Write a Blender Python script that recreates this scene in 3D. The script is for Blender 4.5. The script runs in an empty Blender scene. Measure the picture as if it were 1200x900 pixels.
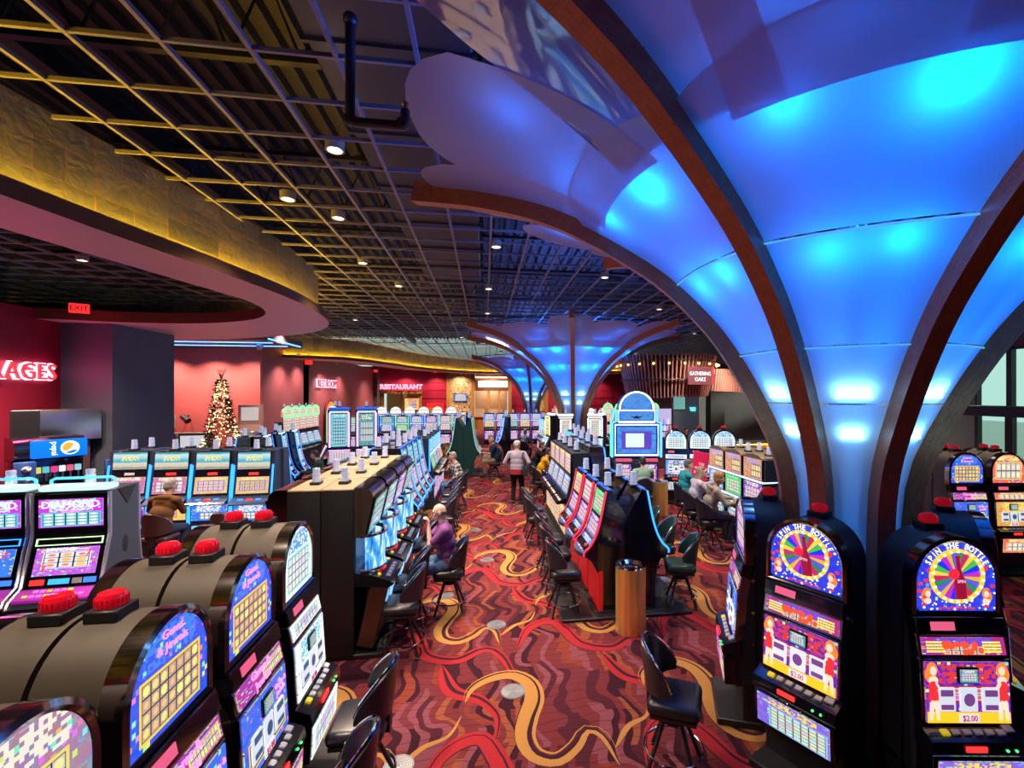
import bpy, bmesh, math, random
from mathutils import Matrix, Vector, Euler
SC = bpy.context.scene
COL = SC.collection
R = math.radians
pi, sin, cos, sqrt = math.pi, math.sin, math.cos, math.sqrt
rng = random.Random(11)

# ------------------------------------------------------------------ materials
MATS = {}
def new_mat(name):
    m = bpy.data.materials.new(name); m.use_nodes = True
    return m, m.node_tree.nodes, m.node_tree.links
def mat(name, col=(.5, .5, .5), rough=.5, metal=0.0, emit=None, es=0.0, coat=0.0, spec=.5, noise=0.0, nscale=20.0):
    if name in MATS: return MATS[name]
    m, n, l = new_mat(name)
    b = n['Principled BSDF']
    b.inputs['Base Color'].default_value = (*col, 1)
    b.inputs['Roughness'].default_value = rough
    b.inputs['Metallic'].default_value = metal
    b.inputs['Specular IOR Level'].default_value = spec
    if coat:
        b.inputs['Coat Weight'].default_value = coat; b.inputs['Coat Roughness'].default_value = .05
    if emit:
        b.inputs['Emission Color'].default_value = (*emit, 1); b.inputs['Emission Strength'].default_value = es
    if noise:
        tc = n.new('ShaderNodeTexCoord'); t = n.new('ShaderNodeTexNoise'); t.inputs['Scale'].default_value = nscale
        t.inputs['Detail'].default_value = 4
        mx = n.new('ShaderNodeMix'); mx.data_type = 'RGBA'; mx.blend_type = 'MULTIPLY'
        mx.inputs[0].default_value = noise
        mx.inputs[6].default_value = (*col, 1)
        l.new(tc.outputs['Object'], t.inputs['Vector']); l.new(t.outputs['Fac'], mx.inputs[7]); l.new(mx.outputs[2], b.inputs['Base Color'])
    MATS[name] = m
    return m
def glow(name, col, es=1.0):
    return mat(name, tuple(c*.3 for c in col), .3, 0, col, es)

class NT:                                   # small node helper
    def __init__(s, nt): s.n, s.l = nt.nodes, nt.links
    def put(s, sock, v):
        if hasattr(v, 'is_output') or hasattr(v, 'links'): s.l.new(v, sock)
        else:
            try: sock.default_value = v
            except Exception: sock.default_value = (*v, 1)
    def m(s, op, a, b=0.0, c=None):
        k = s.n.new('ShaderNodeMath'); k.operation = op
        s.put(k.inputs[0], a); s.put(k.inputs[1], b)
        if c is not None: s.put(k.inputs[2], c)
        return k.outputs[0]
    def mix(s, f, a, b, mode='MIX'):
        k = s.n.new('ShaderNodeMix'); k.data_type = 'RGBA'; k.blend_type = mode
        s.put(k.inputs[0], f); s.put(k.inputs[6], a if not isinstance(a, tuple) else (*a[:3], 1)); s.put(k.inputs[7], b if not isinstance(b, tuple) else (*b[:3], 1))
        return k.outputs[2]
    def comb(s, x, y, z=0.0):
        k = s.n.new('ShaderNodeCombineXYZ')
        s.put(k.inputs[0], x); s.put(k.inputs[1], y); s.put(k.inputs[2], z)
        return k.outputs[0]
    def wn(s, vec):
        k = s.n.new('ShaderNodeTexWhiteNoise'); k.noise_dimensions = '3D'; s.l.new(vec, k.inputs['Vector'])
        return k.outputs['Value'], k.outputs['Color']
    def noise(s, vec, scale, det=3.0, dist=0.0):
        k = s.n.new('ShaderNodeTexNoise'); k.inputs['Scale'].default_value = scale; k.inputs['Detail'].default_value = det
        k.inputs['Distortion'].default_value = dist
        if vec is not None: s.l.new(vec, k.inputs['Vector'])
        return k.outputs['Fac']
    def ramp(s, f, stops, const=False):
        k = s.n.new('ShaderNodeValToRGB'); e = k.color_ramp.elements
        if const: k.color_ramp.interpolation = 'CONSTANT'
        while len(e) > 1: e.remove(e[-1])
        e[0].position = stops[0][0]; e[0].color = (*stops[0][1], 1)
        for p, c in stops[1:]:
            q = e.new(p); q.color = (*c, 1)
        s.l.new(f, k.inputs[0])
        return k.outputs[0]
    def hsv(s, h, sa, v):
        k = s.n.new('ShaderNodeCombineColor'); k.mode = 'HSV'
        s.put(k.inputs[0], h); s.put(k.inputs[1], sa); s.put(k.inputs[2], v)
        return k.outputs[0]

SCR = {}
def screen(name, c1, c2, grid=(5, 3), area=(.08, .08, .92, .7), hue=(0, 1), sat=.75, val=1.0, frame=(1, .8, .2), es=1.3, seed=1, head=None, cellbg=None, spark=.1, patch=None):
    """a lit game display: coloured ground, framed field of symbols, a title band with rows of small print"""
    if name in SCR: return SCR[name]
    m, n, l = new_mat('screen ' + name); T = NT(m.node_tree)
    b = n['Principled BSDF']
    tc = n.new('ShaderNodeTexCoord'); sp = n.new('ShaderNodeSeparateXYZ'); l.new(tc.outputs['UV'], sp.inputs[0])
    u, v = sp.outputs[0], sp.outputs[1]
    uv = T.comb(u, v, seed*3.7)
    bgn = T.noise(uv, 4.5, 3, 1.5)
    bg = T.mix(T.m('SMOOTH_MIN', T.m('MULTIPLY', bgn, 1.5), 1.0, .1), c1, c2)
    def inside(x0, y0, x1, y1):
        a = T.m('MULTIPLY', T.m('GREATER_THAN', u, x0), T.m('LESS_THAN', u, x1))
        c = T.m('MULTIPLY', T.m('GREATER_THAN', v, y0), T.m('LESS_THAN', v, y1))
        return T.m('MULTIPLY', a, c)
    x0, y0, x1, y1 = area
    # scattered sparkles
    su, sv = T.m('FLOOR', T.m('MULTIPLY', u, 26)), T.m('FLOOR', T.m('MULTIPLY', v, 20))
    wv, wc = T.wn(T.comb(su, sv, seed*1.3))
    wh, _ = T.wn(T.comb(sv, su, seed*2.1))
    n2 = T.noise(uv, 9, 2, 2.5)
    bg = T.mix(T.m('MULTIPLY', T.m('GREATER_THAN', n2, .56), min(1.0, spark*4)), bg, T.hsv(T.m('ADD', T.m('MULTIPLY', wh, .12), (seed*.37 % 1.0) if patch is None else patch), .9, .7))
    out = T.mix(T.m('GREATER_THAN', wv, 1-spark), bg, T.hsv(wh, T.m('MULTIPLY', wv, .8), .95))
    # symbol field
    lu = T.m('MULTIPLY', T.m('SUBTRACT', u, x0), grid[0]/(x1-x0)); lv = T.m('MULTIPLY', T.m('SUBTRACT', v, y0), grid[1]/(y1-y0))
    cv, cc = T.wn(T.comb(T.m('FLOOR', lu), T.m('FLOOR', lv), seed*7.1))
    fu = T.m('ABSOLUTE', T.m('SUBTRACT', T.m('FRACT', lu), .5)); fv = T.m('ABSOLUTE', T.m('SUBTRACT', T.m('FRACT', lv), .5))
    sym = T.hsv(T.m('ADD', T.m('MULTIPLY', cv, hue[1]-hue[0]), hue[0]), sat, val)
    box = T.m('MULTIPLY', T.m('LESS_THAN', fu, .44), T.m('LESS_THAN', fv, .44))
    rad = T.m('ADD', T.m('POWER', fu, 2.0), T.m('POWER', fv, 2.0))
    dot = T.m('LESS_THAN', rad, T.m('ADD', T.m('MULTIPLY', cv, .08), .05))
    cb = cellbg if cellbg else (.7, .66, .62)
    cell = T.mix(dot, T.mix(box, (.03, .02, .05), cb), sym)
    out = T.mix(inside(x0-.025, y0-.03, x1+.025, y1+.03), out, frame)
    out = T.mix(inside(x0, y0, x1, y1), out, cell)
    # title
    hx = head if head else (1, .95, .8)
    tu = T.m('FLOOR', T.m('MULTIPLY', u, 34)); tv = T.m('FLOOR', T.m('MULTIPLY', v, 30))
    t1, _ = T.wn(T.comb(tu, tv, seed+.5))
    band = inside(.16, min(.97, y1+.07), .84, .97)
    out = T.mix(T.m('MULTIPLY', band, T.m('GREATER_THAN', t1, .4)), out, hx)
    b.inputs['Base Color'].default_value = (.02, .02, .02, 1); b.inputs['Roughness'].default_value = .15
    l.new(out, b.inputs['Emission Color']); b.inputs['Emission Strength'].default_value = es*.7
    SCR[name] = m
    return m

# ------------------------------------------------------------------ mesh builder
class MB:
    def __init__(s): s.v, s.f, s.m, s.uv, s.sm = [], [], [], [], []
    def add(s, vs, fs, mi=0, M=None, uvs=None, smooth=False):
        o = len(s.v)
        if M is not None: vs = [M @ Vector(p) for p in vs]
        s.v += [tuple(p) for p in vs]
        for k, f in enumerate(fs):
            s.f.append([o+i for i in f]); s.m.append(mi); s.sm.append(smooth)
            s.uv.append(uvs[k] if uvs else None)
        return s
    def box(s, x0, x1, y0, y1, z0, z1, mi=0, M=None, front=None):
        """front: material index of the y0 face"""
        vs = [(x0, y0, z0), (x1, y0, z0), (x1, y1, z0), (x0, y1, z0), (x0, y0, z1), (x1, y0, z1), (x1, y1, z1), (x0, y1, z1)]
        Q = [(0, 0), (1, 0), (1, 1), (0, 1)]
        s.add(vs, [(0, 1, 5, 4)], mi if front is None else front, M, [Q])
        o = len(s.v)-8
        for f in [(1, 2, 6, 5), (2, 3, 7, 6), (3, 0, 4, 7), (4, 5, 6, 7), (3, 2, 1, 0)]:
            s.f.append([o+i for i in f]); s.m.append(mi); s.sm.append(False); s.uv.append(Q)
        return s
    def rbox(s, x0, x1, y0, y1, z0, z1, r=.01, seg=2, mi=0, M=None):
        bm = bmesh.new()
        bmesh.ops.create_cube(bm, size=1)
        for w in bm.verts: w.co = Vector(((x0+x1)/2+w.co.x*(x1-x0), (y0+y1)/2+w.co.y*(y1-y0), (z0+z1)/2+w.co.z*(z1-z0)))
        bmesh.ops.bevel(bm, geom=bm.edges[:], offset=r, segments=seg, profile=.5, affect='EDGES')
        bm.verts.index_update()
        s.add([w.co.copy() for w in bm.verts], [[w.index for w in f.verts] for f in bm.faces], mi, M, None, True)
        bm.free(); return s
    def prism(s, prof, axis, lo, hi, mi=0, M=None, cap=None, smooth=False):
        """prof (a,b) ccw; axis 'x': (y,z) along x ; 'y': (x,z) along y ; 'z': (x,y) along z"""
        def P(a, b, t): return (t, a, b) if axis == 'x' else (a, t, b) if axis == 'y' else (a, b, t)
        n = len(prof)
        vs = [P(a, b, lo) for a, b in prof]+[P(a, b, hi) for a, b in prof]
        A = [p[0] for p in prof]; B = [p[1] for p in prof]
        wa, wb = max(A)-min(A) or 1, max(B)-min(B) or 1
        capuv = [((a-min(A))/wa, (b-min(B))/wb) for a, b in prof]
        fs = [[i, (i+1) % n, n+(i+1) % n, n+i] for i in range(n)]
        s.add(vs, fs, mi, M, [[(i/n, 0), ((i+1)/n, 0), ((i+1)/n, 1), (i/n, 1)] for i in range(n)], smooth)
        o = len(s.v)-2*n; cm = mi if cap is None else cap
        s.f.append([o+i for i in range(n)][::-1]); s.m.append(cm); s.sm.append(False); s.uv.append(capuv[::-1])
        s.f.append([o+n+i for i in range(n)]); s.m.append(cm); s.sm.append(False); s.uv.append(capuv)
        return s
    def lathe(s, prof, seg=24, mi=0, M=None, smooth=True, a0=0, a1=2*pi):
        full = abs(a1-a0-2*pi) < 1e-6
        k = seg if full else seg+1
        vs, fs = [], []
        for r, z in prof:
            for i in range(k):
                a = a0+(a1-a0)*i/seg
                vs.append((r*cos(a), r*sin(a), z))
        for j in range(len(prof)-1):
            for i in range(seg):
                i2 = (i+1) % k
                fs.append((j*k+i, j*k+i2, (j+1)*k+i2, (j+1)*k+i))
        uv = [[(i/seg, j/(len(prof)-1)), ((i+1)/seg, j/(len(prof)-1)), ((i+1)/seg, (j+1)/(len(prof)-1)), (i/seg, (j+1)/(len(prof)-1))] for j in range(len(prof)-1) for i in range(seg)]
        return s.add(vs, fs, mi, M, uv, smooth)
    def tube(s, pts, r, seg=8, closed=False, mi=0, M=None, caps=True):
        pts = [Vector(p) for p in pts]; n = len(pts); vs, fs = [], []
        up = None
        for i, p in enumerate(pts):
            if closed: t = pts[(i+1) % n]-pts[i-1]
            else: t = pts[min(i+1, n-1)]-pts[max(i-1, 0)]
            t.normalize()
            if up is None:
                up = Vector((0, 0, 1)) if abs(t.z) < .9 else Vector((1, 0, 0))
            a = t.cross(up).normalized(); up = a.cross(t).normalized()
            rr = r[i] if isinstance(r, (list, tuple)) else r
            for k in range(seg):
                w = 2*pi*k/seg
                vs.append(p+a*(rr*cos(w))+up*(rr*sin(w)))
        for i in range(n if closed else n-1):
            for k in range(seg):
                j = (i+1) % n; k2 = (k+1) % seg
                fs.append((i*seg+k, i*seg+k2, j*seg+k2, j*seg+k))
        s.add(vs, fs, mi, M, None, True)
        if caps and not closed:
            o = len(s.v)-len(vs)
            for base, rev in ((0, False), ((n-1)*seg, True)):
                f = [o+base+k for k in range(seg)]
                s.f.append(f if rev else f[::-1]); s.m.append(mi); s.sm.append(False); s.uv.append(None)
        return s
    def ball(s, c, r, seg=12, rings=8, mi=0, M=None):
        rx, ry, rz = r if isinstance(r, tuple) else (r, r, r)
        vs, fs = [(c[0], c[1], c[2]-rz)], []
        for j in range(1, rings):
            th = pi*j/rings
            for i in range(seg):
                a = 2*pi*i/seg
                vs.append((c[0]+rx*sin(th)*cos(a), c[1]+ry*sin(th)*sin(a), c[2]-rz*cos(th)))
        vs.append((c[0], c[1], c[2]+rz)); L = len(vs)-1
        for i in range(seg):
            fs.append((0, 1+(i+1) % seg, 1+i)); fs.append((L, 1+(rings-2)*seg+i, 1+(rings-2)*seg+(i+1) % seg))
        for j in range(rings-2):
            for i in range(seg):
                a, b = 1+j*seg+i, 1+j*seg+(i+1) % seg
                fs.append((a, b, b+seg, a+seg))
        return s.add(vs, fs, mi, M, None, True)
    def capsule(s, p0, r0, p1, r1, seg=10, mi=0, M=None):
        p0, p1 = Vector(p0), Vector(p1); d = p1-p0
        if d.length < 1e-5: return s.ball(p0, r0, seg, 6, mi, M)
        d.normalize(); a = d.orthogonal().normalized(); b = d.cross(a)
        rings = [(p0, r0, -90), (p0, r0, -60), (p0, r0, -30), (p0, r0, 0), (p1, r1, 0), (p1, r1, 30), (p1, r1, 60), (p1, r1, 90)]
        vs, fs = [], []
        for c, r, e in rings:
            for k in range(seg):
                w = 2*pi*k/seg
                vs.append(c+d*(r*sin(R(e)))+(a*cos(w)+b*sin(w))*max(r*cos(R(e)), r*.02))
        for j in range(len(rings)-1):
            for k in range(seg):
                k2 = (k+1) % seg
                fs.append((j*seg+k, j*seg+k2, (j+1)*seg+k2, (j+1)*seg+k))
        n = len(vs)
        fs.append(tuple(range(seg))[::-1]); fs.append(tuple(range(n-seg, n)))
        return s.add(vs, fs, mi, M, None, True)
    def grid(s, rows, mi=0, M=None, smooth=True, closed=False):
        """rows: list of equally long point lists"""
        k = len(rows[0]); n = len(rows); vs = [p for r in rows for p in r]; fs, uv = [], []
        for j in range(n-1):
            for i in range(k if closed else k-1):
                i2 = (i+1) % k
                fs.append((j*k+i, j*k+i2, (j+1)*k+i2, (j+1)*k+i))
                d = k if closed else k-1
                uv.append([(i/d, j/(n-1)), ((i+1)/d, j/(n-1)), ((i+1)/d, (j+1)/(n-1)), (i/d, (j+1)/(n-1))])
        return s.add(vs, fs, mi, M, uv, smooth)
    def mesh(s, name, mats, sharp=38):
        me = bpy.data.meshes.new(name)
        me.from_pydata(s.v, [], s.f)
        for m_ in (mats if isinstance(mats, (list, tuple)) else [mats]): me.materials.append(m_)
        me.polygons.foreach_set('material_index', s.m)
        me.polygons.foreach_set('use_smooth', s.sm)
        if any(u is not None for u in s.uv):
            ul = me.uv_layers.new(name='UVMap'); d = []
            for f, u in zip(s.f, s.uv):
                for i in range(len(f)): d += list(u[i]) if u else [0.0, 0.0]
            ul.data.foreach_set('uv', d)
        me.update()
        if any(s.sm): me.set_sharp_from_angle(angle=R(sharp))
        return me
    def build(s, name, mats, parent=None, loc=None, rz=0):
        o = bpy.data.objects.new(name, s.mesh(name, mats)); COL.objects.link(o)
        if parent: o.parent = parent
        if loc: o.location = loc
        if rz: o.rotation_euler = (0, 0, rz)
        return o

# ------------------------------------------------------------------ scene graph
def tag(o, label=None, cat=None, group=None, kind=None):
    if label: o['label'] = label
    if cat: o['category'] = cat
    if group: o['group'] = group
    if kind: o['kind'] = kind
    return o
def thing(name, label, cat, loc=(0, 0, 0), rz=0, group=None):
    o = bpy.data.objects.new(name, None); COL.objects.link(o)
    o.empty_display_size = .1
    o.location = loc; o.rotation_euler = (0, 0, rz)
    return tag(o, label, cat, group)
def struct(name, mb, mats):
    return tag(mb.build(name, mats), kind='structure')
KIDS = {}
def kids(o): return list(o.children)
def copy_tree(o, parent=None):
    c = o.copy(); COL.objects.link(c)
    if parent: c.parent = parent
    for sl in c.material_slots: sl.link = 'DATA'
    for k in kids(o): copy_tree(k, c)
    return c
def stem(o): return o.name.split('.')[0]
def paint(root, table):
    for c in kids(root):
        m = table.get(stem(c))
        if m is not None:
            c.material_slots[0].link = 'OBJECT'; c.material_slots[0].material = m
        paint(c, table)
PROTO = {}
def put(kind, builder, x, y, az, label, cat, group, paints=None, z=0, name=None):
    """a thing of this kind facing the compass angle az (degrees, 270 faces the camera side)"""
    if kind not in PROTO:
        o = builder(); PROTO[kind] = o
    else: o = copy_tree(PROTO[kind])
    o.location = (x, y, z); o.rotation_euler = (0, 0, R(az+90))
    tag(o, label, cat, group)
    if kind == 'arch' and paints and 'top_glass' in paints:        # other artwork: no jewel title on these glasses
        for c in list(o.children_recursive):
            if stem(c) == 'title_lettering': bpy.data.objects.remove(c)
    if paints: paint(o, paints)
    return o
def tilt(O, up, right=(1, 0, 0)):
    """frame on a leaning face: x right, y into the cabinet, z up the face"""
    r = Vector(right).normalized(); u = Vector(up).normalized(); n = u.cross(r)
    n.normalize(); u = r.cross(n)*-1 if r.cross(n).dot(u) < 0 else r.cross(n)
    # y axis points into the cabinet
    if n.y < 0: n = -n
    Mx = Matrix((r, n, u)).transposed().to_4x4(); Mx.translation = Vector(O)
    return Mx
_font = {}
def letters(body, size, material, name='lettering', parent=None, M=None, depth=.004, align='CENTER', width=1.0, spacing=1.0, grow=0.0):
    """raised lettering lying in the local xz plane, reading from -y"""
    cu = bpy.data.curves.new('text', 'FONT'); cu.body = body; cu.size = size; cu.extrude = depth
    cu.align_x = align; cu.align_y = 'CENTER'; cu.resolution_u = 2; cu.space_character = spacing; cu.offset = grow
    ob = bpy.data.objects.new('text', cu)
    me = bpy.data.meshes.new_from_object(ob)
    bpy.data.objects.remove(ob); bpy.data.curves.remove(cu)
    T = Matrix.Rotation(R(90), 4, 'X') @ Matrix.Diagonal((width, 1, 1, 1))
    me.transform(T if M is None else M @ T)
    me.materials.clear(); me.materials.append(material)
    o = bpy.data.objects.new(name, me); COL.objects.link(o)
    if parent: o.parent = parent
    return o
def smooth_path(pts, n, closed=False):
    """Catmull-Rom through pts, resampled to n points evenly by length"""
    P = [Vector(p) for p in pts]; out = []
    m = len(P)
    for i in range(m if closed else m-1):
        p0 = P[i-1] if (i > 0 or closed) else P[0]*2-P[1]
        p1, p2 = P[i], P[(i+1) % m]
        p3 = P[(i+2) % m] if (i+2 < m or closed) else P[-1]*2-P[-2]
        for k in range(12):
            t = k/12
            out.append(.5*((2*p1)+(p2-p0)*t+(2*p0-5*p1+4*p2-p3)*t*t+(3*p1-p0-3*p2+p3)*t**3))
    out.append(P[0] if closed else P[-1])
    L = [0]
    for a, b in zip(out, out[1:]): L.append(L[-1]+(b-a).length)
    res, j = [], 0
    for i in range(n):
        t = L[-1]*i/(n-1 if not closed else n)
        while j < len(L)-2 and L[j+1] < t: j += 1
        s = (t-L[j])/max(L[j+1]-L[j], 1e-9)
        res.append(out[j].lerp(out[j+1], s))
    return res
def lamp(kind, loc, power, col, size=.1, rot=None, spot=None, parent=None, blend=.6, name='lamp_light'):
    d = bpy.data.lights.new(name, kind); d.energy = power; d.color = col
    if kind in ('POINT', 'SPOT'): d.shadow_soft_size = size
    if kind == 'AREA': d.size = size
    if kind == 'SPOT': d.spot_size = R(spot or 90); d.spot_blend = blend
    o = bpy.data.objects.new(name, d); COL.objects.link(o); o.location = loc
    if rot: o.rotation_euler = rot
    if parent: o.parent = parent
    return o

# common finishes
BLACK = mat('black powder coat', (.012, .012, .016), .5)
BLACKG = mat('gloss black', (.008, .008, .014), .12, 0, coat=.6)
BARREL = mat('brown black laminate', (.075, .06, .045), .6, noise=.5, nscale=3)
CHROME = mat('chrome', (.75, .75, .78), .09, 1)
DCHROME = mat('smoked chrome', (.34, .31, .33), .12, 1)
STEEL = mat('brushed steel', (.6, .6, .63), .3, 1)
VINYL = mat('black vinyl', (.014, .015, .026), .33, spec=.6)
WOOD = None
GLASSY = mat('clear acrylic', (.55, .58, .7), .06, .3)
# ------------------------------------------------------------------ carpet
def carpet_mat():
    m, n, l = new_mat('patterned carpet'); T = NT(m.node_tree); b = n['Principled BSDF']
    g = n.new('ShaderNodeNewGeometry'); sp = n.new('ShaderNodeSeparateXYZ'); l.new(g.outputs['Position'], sp.inputs[0])
    x, y = sp.outputs[0], sp.outputs[1]
    nz = T.noise(g.outputs['Position'], 1.3, 2)
    w = T.m('ADD', T.m('MULTIPLY', T.m('SINE', T.m('ADD', T.m('MULTIPLY', y, 7.5), T.m('MULTIPLY', nz, 7.0))), .075), T.m('MULTIPLY', nz, .5))
    s = T.m('MULTIPLY', T.m('ADD', x, w), 14.5)
    cell = T.m('FLOOR', s)
    r0, _ = T.wn(T.comb(cell, 0.0, 3.0))
    seg = T.m('FLOOR', T.m('ADD', T.m('MULTIPLY', y, 1.5), T.m('MULTIPLY', r0, 9.0)))
    r1, _ = T.wn(T.comb(cell, seg, 5.0))
    c = T.ramp(r1, [(0, (.13, .022, .028)), (.24, (.035, .008, .017)), (.42, (.18, .034, .024)), (.54, (.125, .025, .034)), (.68, (.062, .013, .023)), (.82, (.22, .062, .032)), (.92, (.18, .05, .07))], True)
    f = T.noise(g.outputs['Position'], 160, 2)
    c = T.mix(.45, c, T.mix(f, (.25, .25, .25), (1.5, 1.5, 1.5)), 'MULTIPLY')
    line = T.m('LESS_THAN', T.m('FRACT', T.m('ADD', T.m('MULTIPLY', y, 9.0), T.m('MULTIPLY', nz, 3.0))), .1)
    c = T.mix(T.m('MULTIPLY', line, .5), c, (.03, .008, .012))
    l.new(c, b.inputs['Base Color']); b.inputs['Roughness'].default_value = .95; b.inputs['Specular IOR Level'].default_value = .1
    return m
def yarn(name, col):
    return mat(name, col, .95, spec=.1, noise=.55, nscale=140)
def S_ribbon(mb, pts, wmax, mi, z, off=0.0, n=44, t0=0, t1=1, pw=.7):
    P = smooth_path([(x, y, 0) for x, y in pts], n)
    vs = []
    for i, p in enumerate(P):
        t = (P[min(i+1, n-1)]-P[max(i-1, 0)]).normalized(); nr = Vector((-t.y, t.x, 0))
        k = i/(n-1); w = wmax*max(sin(pi*min(max(k, 0), 1)), 0)**pw*.5*(.75+.25*sin(5*k+.8))
        c = p+nr*off*max(sin(pi*k), 0)**.5
        vs += [(c.x-nr.x*w, c.y-nr.y*w, z), (c.x+nr.x*w, c.y+nr.y*w, z)]
    mb.add(vs, [(2*i, 2*i+1, 2*i+3, 2*i+2) for i in range(n-1)][0:n], mi)
fl = MB()
fl.add([(-16, -7, 0), (17, -7, 0), (17, 45, 0), (-16, 45, 0)], [(0, 1, 2, 3)], 0)
G1 = [(-.2, 4.86), (-.14, 5.08), (.05, 5.24), (.3, 5.28), (.47, 5.12), (.5, 4.85), (.4, 4.55), (.35, 4.3), (.42, 4.07), (.62, 3.98), (.82, 4.12), (.95, 4.3), (1.08, 4.2), (1.14, 3.84)]
R1 = [(-.55, 3.7), (-.35, 4.2), (-.05, 4.35), (.1, 4.1), (.25, 3.7), (.62, 3.55), (.95, 3.75), (1.15, 3.55), (1.3, 3.0)]
R2 = [(-.5, 5.6), (-.35, 5.1), (-.05, 4.9), (.12, 4.62), (.1, 4.3)]
T1_ = [(-.75, 4.05), (-.55, 4.3), (-.33, 4.42), (-.22, 4.68)]
def motif(dx, dy, z):
    S = lambda P: [(x+dx, y+dy) for x, y in P]
    S_ribbon(fl, S(G1), .25, 3, z, 0); S_ribbon(fl, S(G1), .17, 1, z+.0006, -.02); S_ribbon(fl, S(G1), .05, 1, z+.0006, .1, pw=1.2)
    S_ribbon(fl, S(R1), .23, 3, z-.0004); S_ribbon(fl, S(R1), .15, 2, z+.0003, -.02); S_ribbon(fl, S(R1), .05, 2, z+.0003, .085)
    S_ribbon(fl, S(R2), .22, 2, z+.0003); S_ribbon(fl, S(R2), .06, 3, z+.0005, .02)
    S_ribbon(fl, S(T1_), .07, 1, z+.0005)
for j in range(-3, 15):
    for i in range(-5, 8):
        dx = i*1.9-.95*(j % 2)
        y = j*2.1
        if y > 26 and (i % 2): continue
        motif(dx, y-.0, .0015)
struct('floor', fl, [carpet_mat(), yarn('gold carpet yarn', (.5, .25, .07)), yarn('red carpet yarn', (.4, .025, .035)), yarn('plum carpet yarn', (.045, .015, .03))])

# ------------------------------------------------------------------ open grid ceiling and the deck above it
GZ = 5.76
g = MB(); GP = .62
for i in range(-22, 27):
    x = i*GP+.1; g.box(x-.017, x+.017, -6.5, 44, GZ, GZ+.04)
for j in range(-10, 72):
    y = j*GP+.15; g.box(-14, 16.5, y-.014, y+.014, GZ+.004, GZ+.04)
struct('ceiling_grid', g, [mat('ceiling grid paint', (.24, .23, .32), .45)])
dk = MB(); xs = -15.0
prof = []
while xs < 17:
    prof += [(xs, 8.3), (xs+.12, 8.3), (xs+.17, 8.42), (xs+.29, 8.42)]; xs += .34
rows = [[(a, y, b) for a, b in prof] for y in (-7, 45)]
dk.grid(rows, 0, smooth=False)
struct('ceiling', dk, [mat('roof deck', (.013, .012, .014), .6)])
tr = MB()
for k in range(9):
    y = 1.5+k*4.6
    for z in (7.15, 8.2):
        tr.box(-15, 17, y-.05, y+.05, z, z+.08)
    for i in range(40):
        x = -15+i*.8
        tr.tube([(x, y, 7.2), (x+.4, y, 8.2), (x+.8, y, 7.2)], .022, 5, caps=False)
for x in (-6.4, -.6, 6, 12):
    tr.box(x-.12, x+.12, -7, 45, 7.9, 8.25); tr.box(x-.2, x+.2, -7, 45, 7.86, 7.9)
struct('ceiling_joists', tr, [mat('joist primer', (.008, .008, .012), .6)])
def duct(name, x0, x1, y0, y1, z0, z1, label):
    d = MB(); d.rbox(x0, x1, y0, y1, z0, z1, .03, 1)
    o = tag(d.build(name, mat('galvanised duct', (.05, .045, .06), .42, .4)), label, 'duct')
    y = y0+.6
    while y < y1:
        f = MB(); f.box(x0-.03, x1+.03, y-.02, y+.02, z0-.03, z1+.02); y += 1.5
        f.build('flange', mat('galvanised duct', (.12, .11, .13)), o)
duct('ceiling_air_duct', -1.6, -.1, .9, 14, 6.35, 7.0, 'long flat grey air duct hanging above the ceiling grid over the aisle')
duct('ceiling_air_duct', -9, -2.2, 3.2, 3.9, 6.5, 7.1, 'grey air duct crossing above the grid behind the slate bulkhead')
# ------------------------------------------------------------------ walls
RED = mat('crimson wall panels', (.42, .012, .045), .45, noise=.25, nscale=1.5)
PINK = mat('coral fabric wall', (.62, .13, .13), .55, noise=.2, nscale=1.2)
ROSE = mat('rose wall panels', (.4, .1, .13), .5, noise=.3, nscale=1.0)
DRED = mat('dark red recess', (.16, .008, .02), .5)
GREY = mat('charcoal wall', (.11, .16, .175), .55, noise=.3, nscale=2)  # teal glow on the charcoal is put into this colour
def wall(name, x0, x1, y0, y1, z0, z1, m):
    w = MB(); w.box(x0, x1, y0, y1, z0, z1); return struct(name, w, [m])
wall('wall_left', -9.9, -9.6, -7, 12.3, 0, 5.0, RED)
wall('wall_left_upper', -14, -13.8, -7, 45, 5, 8.5, BLACK)
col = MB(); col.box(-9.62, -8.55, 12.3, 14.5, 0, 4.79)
struct('wall_left_column', col, [mat('charcoal column with blue light', (.1, .12, .175), .6, noise=.25, nscale=3)])  # charcoal column; the bluish light on it is put into the colour
wall('wall_left_niche', -14, -9.0, 20.6, 20.8, 0, 5.4, PINK)
wall('wall_left_return', -14, -13.8, 12.3, 20.6, 0, 5.4, PINK)
wall('wall_left_far', -9.3, -9.0, 20.8, 25.2, 0, 5.3, ROSE)
wall('wall_left_recess', -10.6, -10.3, 25.2, 26.6, 0, 5.3, DRED)
wr = MB(); wr.box(-10.3, -9.3, 26.6, 26.8, 0, 5.3); wr.box(-9.6, -9.3, 26.6, 42, 0, 5.3)
struct('wall_left_end', wr, [ROSE])
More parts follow.
